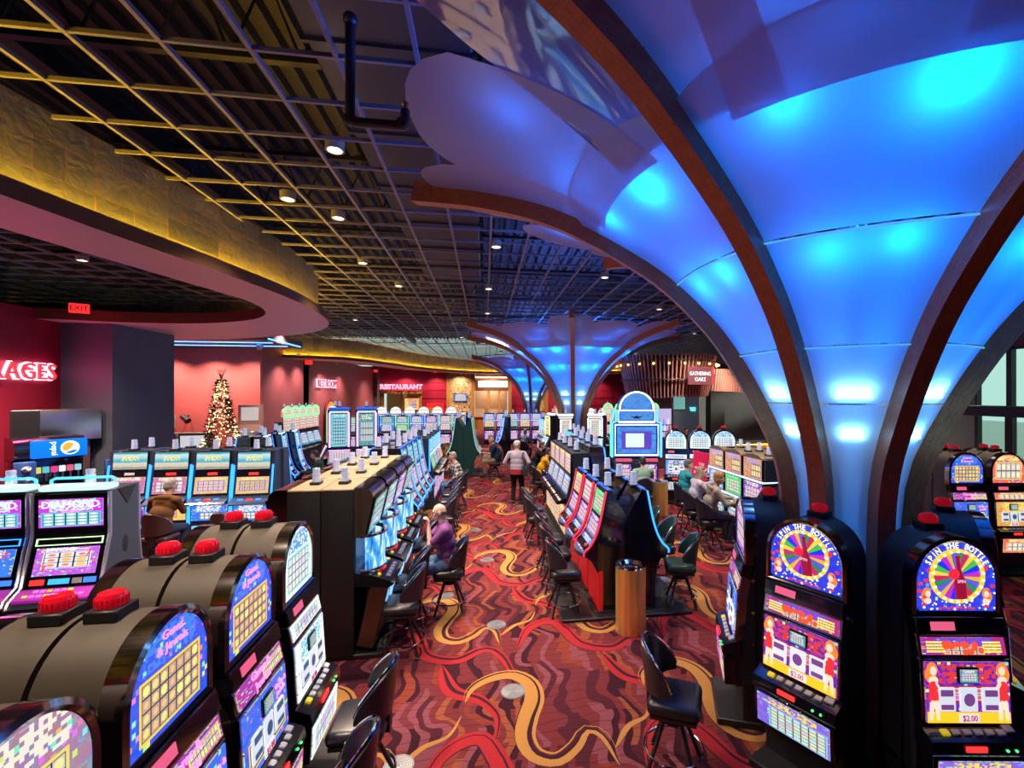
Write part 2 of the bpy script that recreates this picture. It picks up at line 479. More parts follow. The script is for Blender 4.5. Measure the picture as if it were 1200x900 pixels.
# back wall: red panels, openings for the restaurant front and the cashier
bw = MB()
bw.box(-9.6, -8.9, 42.6, 43, 0, 5.9); bw.box(-8.9, -5.5, 42.6, 43, 3.25, 5.9); bw.box(-5.5, -3.2, 42.6, 43, 0, 5.9)
bw.box(2.2, 16, 42.6, 43, 0, 5.9)
struct('wall_back', bw, [RED])
gr_ = MB()
for k in range(7):
    gr_.box(-5.5, -3.2, 42.57, 42.6, .7*k+.69, .7*k+.7); gr_.box(2.2, 16, 42.57, 42.6, .7*k+.69, .7*k+.7)
for k in range(9):
    gr_.box(2.2+1.6*k, 2.215+1.6*k, 42.57, 42.6, 0, 5.6)
struct('trim_2', gr_, [DRED])
def stone_mat(name, c1, c2, c3, sc):
    m, n, l = new_mat(name); T = NT(m.node_tree); b = n['Principled BSDF']
    tc = n.new('ShaderNodeTexCoord'); v = n.new('ShaderNodeTexVoronoi'); v.inputs['Scale'].default_value = sc
    l.new(tc.outputs['Object'], v.inputs['Vector'])
    c = T.ramp(T.m('FRACT', T.m('MULTIPLY', v.outputs['Color'], 1.0)), [(0, c1), (.5, c2), (1, c3)])
    v2 = n.new('ShaderNodeTexVoronoi'); v2.feature = 'DISTANCE_TO_EDGE'; v2.inputs['Scale'].default_value = sc
    l.new(tc.outputs['Object'], v2.inputs['Vector'])
    c = T.mix(T.m('LESS_THAN', v2.outputs['Distance'], .04), c, (.05, .035, .02))
    l.new(c, b.inputs['Base Color']); b.inputs['Roughness'].default_value = .8
    return m
STONE = stone_mat('tan ledge stone', (.5, .34, .15), (.62, .45, .22), (.36, .24, .11), 3.2)
GSTONE = stone_mat('grey ledge stone', (.13, .12, .14), (.2, .18, .19), (.09, .085, .1), 3.2)
OAK = mat('honey timber', (.5, .24, .05), .45, noise=.5, nscale=5)
sw = MB(); sw.box(-3.0, -1.15, 42.3, 42.9, 0, 5.3)
struct('wall_back_stone', sw, [STONE])
sw = MB(); sw.box(-10.6, -8.95, 41.4, 42.6, 0, 5.5)
struct('wall_left_pillar', sw, [GSTONE])
sw = MB(); sw.box(4.2, 5.4, 42.2, 42.6, 0, 5.3); struct('wall_back_pier', sw, [STONE])
tp = MB()
for x in (-3.3, -1.15, 2.1, 3.95, 5.4): tp.box(x, x+.3, 42.15, 42.6, 0, 5.4)
for x in (-8.9, -5.7): tp.box(x, x+.25, 42.4, 42.7, 0, 3.3)
tp.box(-9.0, -5.4, 42.3, 42.7, 3.2, 3.45)
struct('trim_3', tp, [OAK])
# restaurant room and cashier hall behind the back wall
rm = MB(); rm.box(-9, -5.4, 45.5, 45.7, 0, 3.6); rm.box(-7.3, -7.1, 42.9, 45.5, 0, 3.6)
struct('wall_restaurant', rm, [mat('warm plaster', (.6, .38, .14), .7)])
cs = MB(); cs.box(-.85, 2.1, 44.0, 44.2, 0, 5.3); struct('wall_cashier', cs, [mat('cream panel', (.75, .6, .4), .6)])
cf = MB(); cf.box(-.85, 2.1, 42.5, 42.7, 3.45, 4.75); struct('wall_cashier_fascia', cf, [mat('copper fascia', (.35, .14, .06), .45)])
ct = MB(); ct.box(-.85, 2.1, 42.4, 42.9, 0, 1.1); ct.box(-.9, 2.15, 42.3, 42.95, 1.1, 1.16)
for x in (.25, 1.2): ct.box(x, x+.22, 42.5, 42.7, 1.16, 3.45)
o = tag(ct.build('cashier_counter', OAK), 'timber cashier counter with upright posts under the copper sign fascia', 'counter')
# right-hand glazed wall and far right walls
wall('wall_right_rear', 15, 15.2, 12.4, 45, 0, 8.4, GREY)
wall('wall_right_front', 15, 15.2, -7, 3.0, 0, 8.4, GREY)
wall('wall_right_head', 15, 15.2, 3.0, 12.4, 4.5, 8.4, mat('mauve bulkhead', (.13, .06, .1), .5))
wall('wall_behind', -16, 17, -7.2, -7, 0, 8.4, mat('plum rear wall', (.12, .04, .07), .6))
FRAME = mat('bronze window frame', (.02, .022, .026), .35, .4)
glass = mat('window glass', (.8, 1, .95), .02); 
glass.node_tree.nodes['Principled BSDF'].inputs['Transmission Weight'].default_value = 1
glass.node_tree.nodes['Principled BSDF'].inputs['IOR'].default_value = 1.02
wy = [12.4, 11.45, 10.4, 9.35, 8.3, 7.2, 6.1, 5.0, 4.0, 3.0]
for k in range(9):
    a, b_ = wy[k+1], wy[k]
    f = MB()
    f.box(14.95, 15.12, b_-.07, b_, 2.7, 4.5); f.box(14.95, 15.12, a, a+.07, 2.7, 4.5); f.box(14.95, 15.12, a, b_, 2.68, 2.76); f.box(14.95, 15.12, a, b_, 4.44, 4.52)
    fo = tag(f.build('window_%d' % (k+1), FRAME), kind='structure')
    p = MB(); p.box(15.03, 15.045, a+.07, b_-.07, 2.76, 4.44); p.build('pane', glass, fo)
for k in range(9):
    a, b_ = wy[k+1], wy[k]
    f = MB()
    f.box(14.94, 15.1, b_-.1, b_, 0, 2.68); f.box(14.94, 15.1, a, a+.1, 0, 2.68); f.box(14.94, 15.1, a, b_, 0, .25); f.box(14.94, 15.1, a, b_, 2.5, 2.68)
    f.box(14.96, 15.09, a, b_, 1.05, 1.12)
    fo = tag(f.build('door_%d' % (k+1), FRAME), kind='structure')
    p = MB(); p.box(15.03, 15.045, a+.1, b_-.1, .25, 2.5); p.build('pane', glass, fo)
    h = MB(); h.tube([(14.86, a+.22, 1.0), (14.86, b_-.22, 1.0)], .018, 6); h.box(14.86, 14.95, a+.22, a+.25, .98, 1.02); h.box(14.86, 14.95, b_-.25, b_-.22, .98, 1.02)
    h.build('push_bar', FRAME, fo)
cn = MB(); cn.rbox(14.2, 14.95, 10.3, 12.6, 2.52, 2.82, .02, 1)
struct('trim_4', cn, [FRAME])
pv = MB(); pv.box(15.3, 60, -30, 60, -.3, -.02)
tag(pv.build('pavement', mat('pale concrete', (.5, .5, .46), .8)), kind='structure')

# ------------------------------------------------------------------ slate bulkheads with amber coves
def slate_mat():
    m, n, l = new_mat('slate cladding'); T = NT(m.node_tree); b = n['Principled BSDF']
    tc = n.new('ShaderNodeTexCoord'); sp = n.new('ShaderNodeSeparateXYZ'); l.new(tc.outputs['UV'], sp.inputs[0])
    u, v = sp.outputs[0], sp.outputs[1]
    # courses of uneven height, blocks of uneven length
    big = T.m('FLOOR', T.m('MULTIPLY', u, 1.15))
    rb, _ = T.wn(T.comb(big, 1.0, 2.0))
    rowf = T.m('MULTIPLY', v, T.m('ADD', T.m('FLOOR', T.m('MULTIPLY', rb, 2.0)), 3.0)); row = T.m('FLOOR', T.m('ADD', rowf, T.m('MULTIPLY', rb, .4)))
    rr, _ = T.wn(T.comb(row, big, 4.0))
    lu = T.m('ADD', T.m('MULTIPLY', u, T.m('ADD', T.m('MULTIPLY', T.m('FLOOR', T.m('MULTIPLY', rr, 2.99)), 1.15), 1.15)), 0.0)
    cu_ = T.m('FLOOR', lu)
    rv, _ = T.wn(T.comb(cu_, row, 9.0))
    base = T.ramp(rv, [(0, (.1, .1, .12)), (.3, (.19, .185, .2)), (.6, (.22, .19, .16)), (.85, (.13, .14, .17)), (1, (.26, .235, .21))])
    nz = T.noise(tc.outputs['Object'], 5, 6, 2.0)
    base = T.mix(.75, base, T.mix(nz, (.35, .35, .35), (1.7, 1.6, 1.5)), 'MULTIPLY')
    e1 = T.m('ABSOLUTE', T.m('SUBTRACT', T.m('FRACT', lu), .5)); e2 = T.m('ABSOLUTE', T.m('SUBTRACT', T.m('FRACT', T.m('ADD', rowf, T.m('MULTIPLY', rb, .4))), .5))
    joint = T.m('MAXIMUM', T.m('GREATER_THAN', e1, .485), T.m('GREATER_THAN', e2, .482))
    base = T.mix(joint, base, (.3, .19, .12))
    l.new(base, b.inputs['Base Color']); b.inputs['Roughness'].default_value = .5
    bp = n.new('ShaderNodeBump'); bp.inputs['Strength'].default_value = .35; bp.inputs['Distance'].default_value = .03
    l.new(nz, bp.inputs['Height']); l.new(bp.outputs[0], b.inputs['Normal'])
    return m
SLATE = slate_mat()
FASC = mat('bronze fascia', (.17, .085, .05), .4, .25)
SOFF = mat('soffit with pink bounce', (.85, .52, .6), .5, noise=.15, nscale=.6)  # pink bounce from red wall and carpet is put into this colour
AMBER = glow('amber cove led', (1, .58, .02), 110.0)
def ribbon(mb, path, z0, z1, mi=0, flip=False):
    L = [0]
    for a, b in zip(path, path[1:]): L.append(L[-1]+(b-a).length)
    vs = [(p.x, p.y, z0) for p in path]+[(p.x, p.y, z1) for p in path]; n = len(path)
    H = z1-z0
    mb.add(vs, [(i, i+1, n+i+1, n+i) for i in range(n-1)], mi, None, [[(L[i], 0), (L[i+1], 0), (L[i+1], H), (L[i], H)] for i in range(n-1)], True)
def shelf(mb, A, B, z, mi=0):
    n = len(A); vs = [(p.x, p.y, z) for p in A]+[(p.x, p.y, z) for p in B]
    mb.add(vs, [(i, i+1, n+i+1, n+i) for i in range(n-1)], mi, None, None, False)
def offset(path, d):
    out = []
    for i, p in enumerate(path):
        t = (path[min(i+1, len(path)-1)]-path[max(i-1, 0)]).normalized()
        out.append(p+Vector((-t.y, t.x, 0))*d)
    return out
def bulkhead(tagno, outer, inner, zs, zl, ztop):
    """soffit ring between two curves, fascia lip, amber cove, slate band above"""
    back = offset(outer, .22)
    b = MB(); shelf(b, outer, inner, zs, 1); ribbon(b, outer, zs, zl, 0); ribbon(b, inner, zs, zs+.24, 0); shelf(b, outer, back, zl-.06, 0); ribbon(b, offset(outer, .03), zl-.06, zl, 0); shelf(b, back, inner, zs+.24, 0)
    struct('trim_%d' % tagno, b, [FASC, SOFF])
    s = MB(); ribbon(s, back, zl-.06, ztop)
    struct('wall_slate_%d' % tagno, s, [SLATE])
    e = MB(); A, B = offset(outer, .15), offset(outer, .185); shelf(e, A, B, zl-.045); 
    struct('trim_cove_%d' % tagno, e, [AMBER])
o1 = smooth_path([(-5.0, -4, 0), (-4.5, 0, 0), (-4.15, 2.8, 0), (-3.85, 5.0, 0), (-3.5, 7, 0), (-3.28, 9.0, 0), (-3.5, 11.3, 0), (-4.3, 13.0, 0), (-5.5, 14.1, 0), (-7.3, 15.1, 0), (-9.3, 15.7, 0), (-13.8, 16.2, 0)], 90)
i1 = smooth_path([(-6.2, -4, 0), (-5.6, 0, 0), (-5.1, 3, 0), (-4.7, 5.5, 0), (-4.35, 7.5, 0), (-4.12, 9.0, 0), (-4.4, 10.3, 0), (-5.2, 11.3, 0), (-6.5, 11.95, 0), (-8, 12.05, 0), (-9.6, 11.7, 0), (-13.8, 11, 0)], 90)
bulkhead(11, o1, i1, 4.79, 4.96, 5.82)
o2 = smooth_path([(-13.5, 20.9, 0), (-11, 21.6, 0), (-9.2, 22.6, 0), (-7.6, 23.2, 0), (-6.3, 24.4, 0), (-5.4, 27, 0), (-4.6, 30, 0), (-3.6, 32.8, 0), (-1.4, 36.2, 0), (1.2, 37.8, 0), (4, 38, 0), (7.5, 36.8, 0), (10.8, 34.6, 0), (16, 33, 0)], 80)
i2 = offset(o2, 1.3)
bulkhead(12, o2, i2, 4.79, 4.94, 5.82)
# dark soffit with blue light lines over the coral niche
ns = MB(); ns.box(-13.8, -7.4, 17.4, 20.6, 5.02, 5.3)
struct('trim_13', ns, [mat('plum soffit', (.12, .07, .11), .5)])
bl = MB(); bl.box(-13.0, -7.6, 18.3, 18.36, 5.0, 5.02); bl.box(-13.0, -7.6, 19.6, 19.66, 5.0, 5.02); bl.box(-7.42, -7.39, 17.5, 20.4, 5.05, 5.09)
struct('trim_14', bl, [glow('blue led line', (.05, .3, 1), 5)])
# ------------------------------------------------------------------ blue glowing canopy columns
def wood_mat():
    m, n, l = new_mat('cherry veneer'); T = NT(m.node_tree); b = n['Principled BSDF']
    tc = n.new('ShaderNodeTexCoord'); mp = n.new('ShaderNodeMapping'); mp.inputs['Scale'].default_value = (60, 9, 1)
    l.new(tc.outputs['UV'], mp.inputs[0])
    f = T.noise(mp.outputs[0], 1.0, 4, .4)
    mp2 = n.new('ShaderNodeMapping'); mp2.inputs['Scale'].default_value = (4, 160, 1); l.new(tc.outputs['UV'], mp2.inputs[0])
    f2 = T.noise(mp2.outputs[0], 1.0, 3)
    c = T.ramp(T.m('ADD', T.m('MULTIPLY', f, .55), T.m('MULTIPLY', f2, .45)), [(.3, (.42, .125, .045)), (.5, (.6, .215, .08)), (.7, (.74, .32, .135))])
    l.new(c, b.inputs['Base Color']); b.inputs['Roughness'].default_value = .42
    return m
WOOD = wood_mat()
def acrylic(name, tint, tw=.62, gloss=.12, rough=.22):
    m, n, l = new_mat(name)
    out = n['Material Output']; n.remove(n['Principled BSDF'])
    tr = n.new('ShaderNodeBsdfTranslucent'); tr.inputs[0].default_value = (*tint, 1)
    df = n.new('ShaderNodeBsdfDiffuse'); df.inputs[0].default_value = (*[t*.8 for t in tint], 1)
    gl = n.new('ShaderNodeBsdfGlossy'); gl.inputs[0].default_value = (.9, .9, .95, 1); gl.inputs['Roughness'].default_value = rough
    a = n.new('ShaderNodeMixShader'); a.inputs[0].default_value = tw; l.new(df.outputs[0], a.inputs[1]); l.new(tr.outputs[0], a.inputs[2])
    b = n.new('ShaderNodeMixShader'); b.inputs[0].default_value = gloss; l.new(a.outputs[0], b.inputs[1]); l.new(gl.outputs[0], b.inputs[2])
    l.new(b.outputs[0], out.inputs[0])
    return m
ACR = acrylic('frosted acrylic', (.8, .86, .95))
ACR2 = acrylic('frosted acrylic petal', (.86, .84, .95), .5, .1, .25)
ACRG = acrylic('polished acrylic petal', (.5, .5, .7), .4, .22, .04)
H0 = 3.15
PROF = [(.56, -3.15), (.57, -1.4), (.62, -.75), (.78, -.3), (1.08, .3), (1.42, .77), (1.95, 1.27), (2.9, 1.86), (3.8, 2.17), (4.72, 2.36)]
PP = smooth_path([(r, 0, z) for r, z in PROF], 61)
def prof_at(s):
    k = min(max(s, 0), 1)*60; i = min(int(k), 59); return PP[i].lerp(PP[i+1], k-i)
def prof_in(s, d):
    a, b = prof_at(s-.012), prof_at(s+.012); t = (b-a).normalized(); nrm = Vector((-t.z, 0, t.x))   # upward / inward
    if nrm.z < 0 and s > .5: nrm = -nrm
    p = prof_at(s); return p.x+nrm.x*d, p.z+nrm.z*d
def s_of_r(r):
    for i in range(60):
        if PP[i].x <= r <= PP[i+1].x: return (i+(r-PP[i].x)/max(PP[i+1].x-PP[i].x, 1e-6))/60
    return 1
NB = 7
LEDW = glow('white blue led fixture', (.2, .6, 1), 10)
def canopy(x, y, label, phase=-.5, lights=1.0, detail=True):
    root = thing('light_column', label, 'column', (x, y, 0), 0, 'blue lit canopy columns')
    def P(r, a, z): return (r*cos(a), r*sin(a), z+H0)
    az = [R(103.3+52.6+360/NB*k) for k in range(NB)]
    N = 60
    for k in range(NB):
        # rib
        w = .075; a = az[k]; tv = Vector((-sin(a), cos(a), 0)); mb = MB(); vs = []; uv = []
        D = .25
        L = 0; prev = None; Ls = []
        for i in range(N+1):
            s = i/N
            ro, zo = prof_at(s).x, prof_at(s).z; ri, zi = prof_in(s, D)
            c0 = Vector(P(ro, a, zo)); c1 = Vector(P(ri, a, zi))
            if prev is not None: L += (c0-prev).length
            prev = c0; Ls.append(L)
            vs += [c0-tv*w, c0+tv*w, c1+tv*w, c1-tv*w]
        fs = []; us = []
        for i in range(N):
            for q in range(4):
                q2 = (q+1) % 4
                fs.append((4*i+q, 4*i+q2, 4*i+4+q2, 4*i+4+q))
                wq = .15 if q % 2 == 0 else .25
                us.append([(0, Ls[i]), (wq, Ls[i]), (wq, Ls[i+1]), (0, Ls[i+1])])
        fs.append((4*N, 4*N+1, 4*N+2, 4*N+3)); us.append([(0, 0), (.15, 0), (.15, .25), (0, .25)])
        mb.add(vs, fs, 0, None, us)
        mb.build('rib', WOOD, root)
        if detail:
            sc_ = MB()
            for i in range(22, N, 6):
                ro, zo = prof_in(i/N, .19); c = Vector(P(ro, a, zo))
                for sg in (-1, 1): sc_.ball(c+tv*(w*sg), .011, 6, 4)
            sc_.build('bolt', mat('dark bolt', (.02, .02, .025), .4), root)
        # glowing panels of this bay
        a0 = az[k]; a1 = az[k]+2*pi/NB; ac = (a0+a1)/2
        e = .0
        def sheet(name, rows_n, cols_n, f, m, thick=True):
            rows = [[P(*f(i/rows_n, j/cols_n)) for j in range(cols_n+1)] for i in range(rows_n+1)]
            b = MB(); b.grid(rows); return b.build(name, m, root)
        s0, s1, s2, s3 = s_of_r(.85), s_of_r(1.09), s_of_r(1.68), s_of_r(2.72)
        def chord(r, t):                     # flat facet between the two ribs
            h = pi/NB; th = (t-.5)*2*h
            return r*(cos(h)/cos(th)*.45+.55), ac+th
        def tier(sa, sb, bulge=0.0):
            def f(u, t):
                s_top = sb+bulge*(1-abs(2*t-1)**2.6)
                s = sa+(s_top-sa)*u
                r, z = prof_in(s, .13)
                r2, a_ = chord(r, t); return r2, a_, z
            return f
        sheet('trunk_panel', 12, 8, tier(.0, s0), ACR)
        sheet('lower_panel', 6, 8, tier(s0+.002, s1), ACR)
        sheet('lower_panel', 10, 8, tier(s1+.002, s2), ACR)
        sheet('lobed_panel', 18, 14, tier(s2+.002, s3-.012, .03), ACR)
        if detail:
            for sx in (s1, s2):
                q = MB(); q.tube([P(chord(prof_in(sx, .12)[0], j/10)[0], chord(1, j/10)[1], prof_in(sx, .12)[1]) for j in range(11)], .008, 6); q.build('seam_strip', mat('edge lit acrylic seam', (.4, .7, .9), .15, 0, (.1, .55, 1), .55), root)
        # outer petals: one on each flank of the ribs, one in the middle of the bay
        def petal(ta_in, tb_in, ta_out, tb_out, r0, r1, off, drop, skew=0.0, sweep=0.0):
            def f(u, t):
                rr1 = r1-drop*abs(2*t-1-skew)**3
                r = r0+(rr1-r0)*u
                ta = ta_in+(ta_out-ta_in)*u; tb = tb_in+(tb_out-tb_in)*u
                tt = ta+(tb-ta)*t
                ri, z = prof_in(s_of_r(min(r, 4.7)), .15+off)
                return ri, ac+(tt-.5)*2*pi/NB, z+sweep*u*u
            return f
        sheet('side_petal', 12, 8, petal(.02, .14, .02, .3, 2.45, 4.45, .03, .35, -.8), ACR2)
        sheet('centre_petal', 12, 10, petal(.14, .84, .2, .7, 2.4, 4.12, .012, .3, 0, .0), ACR2)
        sheet('side_petal', 12, 8, petal(.86, .98, .66, .98, 2.45, 4.5, .03, .35, .8), ACRG if (detail and k == 0) else ACR2)
        # led fixtures behind the panels and the lamps they carry
        for zz, hw, hh in ((.04, .13, .07), (-.32, .085, .06)):
            r_, _z = prof_in(s_of_r(.9 if zz > 0 else .78), .13)
            r_ = {True: .80, False: .66}[zz > 0]
            fx = MB(); Mx = Matrix.Translation(P(r_-.08, ac, zz)) @ Matrix.Rotation(ac+pi/2, 4, 'Z')
            fx.box(-hw, hw, -.012, .03, -hh, hh, 0, Mx); fx.build('led_fixture', LEDW, root)
        if lights > 0:
            for zz, rr, da, pw in ((1.02, 1.3, -.15, 11), (1.02, 1.34, .17, 10), (1.72, 2.2, -.2, 13), (1.66, 2.12, .17, 26), (.45, .7, 0, 5), (2.3, 3.2, .1, 4), (2.0, 2.4, -.05, 10)):
                l_ = lamp('POINT', P(rr, ac+da, zz+.12), pw*lights, (.0, .17, 1), .07, parent=root)
    lamp('AREA', (0, 0, H0+1.9), 330*(lights or .5), (.12, .2, 1), 2.6, (pi, 0, 0), parent=root)  # added upward lamp, tints the ceiling grid blue
    lamp('POINT', (0, .0, 1.9), 9, (.0, .2, 1), .2, parent=root)
    # steel core with struts, its shadow shows on the panels
    cm = MB(); cm.tube([(0, 0, 0), (0, 0, 5.6)], .09, 10)
    for k in range(NB):
        ac = az[k]+pi/NB
        cm.tube([P(.1, ac, -.1), P(.95, ac, .6), P(1.5, ac, 1.3), P(2.2, ac, 1.9)], .035, 6)
        cm.tube([P(.1, ac, 1.2), P(2.2, ac, 1.95)], .025, 6)
    rg = [P(2.4, 2*pi*i/28, 2.0) for i in range(28)]; cm.tube(rg, .03, 6, True)
    cm.build('steel_core', mat('core steel', (.2, .2, .22), .5, .5), root)
    return root
T1 = (3.45, 4.05); T2 = (3.58, 18.85); T3 = (3.35, 33.6)
canopy(*T1, 'largest blue glowing flower-shaped canopy column with cherry ribs, in the right foreground', lights=1.0)
canopy(*T2, 'blue glowing flower-shaped canopy column halfway down the hall behind the white portrait machines', lights=1.0, detail=False)
canopy(*T3, 'smallest and farthest blue glowing canopy column, in front of the cashier', lights=1.0, detail=False)
# ring pipes over the columns
for (x, y), lab in ((T2, 'thin ring pipe hung above the middle blue canopy column'), (T3, 'thin ring pipe hung above the farthest blue canopy column')):
    b = MB(); b.tube([(x+4.2*cos(2*pi*i/48), y+4.2*sin(2*pi*i/48), 5.68) for i in range(48)], .022, 6, True)
    o = b.build('ring_pipe', mat('pipe paint', (.03, .035, .06), .4)); tag(o, lab, 'pipe')
    for k in range(8):
        h = MB(); a = 2*pi*k/8; h.tube([(x+4.2*cos(a), y+4.2*sin(a), 5.66), (x+4.2*cos(a), y+4.2*sin(a), 6.9)], .012, 5); h.build('hanger', mat('pipe paint', (.03, .035, .06)), o)
def sprinkler(name, p, drop, dx, label):
    x, y, z = p
    b = MB(); b.tube([(x, y, z+.75), (x, y, z+.02), (x+dx*.04, y, z-.02), (x+dx*.36, y, z-.02), (x+dx*.4, y, z+.02), (x+dx*.4, y, z+.1)], .036, 10)
    for q in ((x, y, z+.0), (x+dx*.38, y, z)): b.ball(q, .052, 10, 6)
    b.ball((x, y, z+.75), .055, 10, 6)
    o = b.build(name, mat('pipe steel', (.07, .08, .1), .35, .6)); tag(o, label, 'pipe')
    h = MB(); h.lathe([(.008, .1), (.012, .14), (.03, .15), (.03, .155), (0, .16)], 10, 0, Matrix.Translation((x+dx*.4, y, z))); h.build('sprinkler_head', mat('brass head', (.6, .2, .1), .3, 1), o)
sprinkler('sprinkler_pipe', (-1.0, 3.72, 5.22), .5, 1, 'elbowed grey sprinkler pipe dropping through the grid beside the big canopy petals')
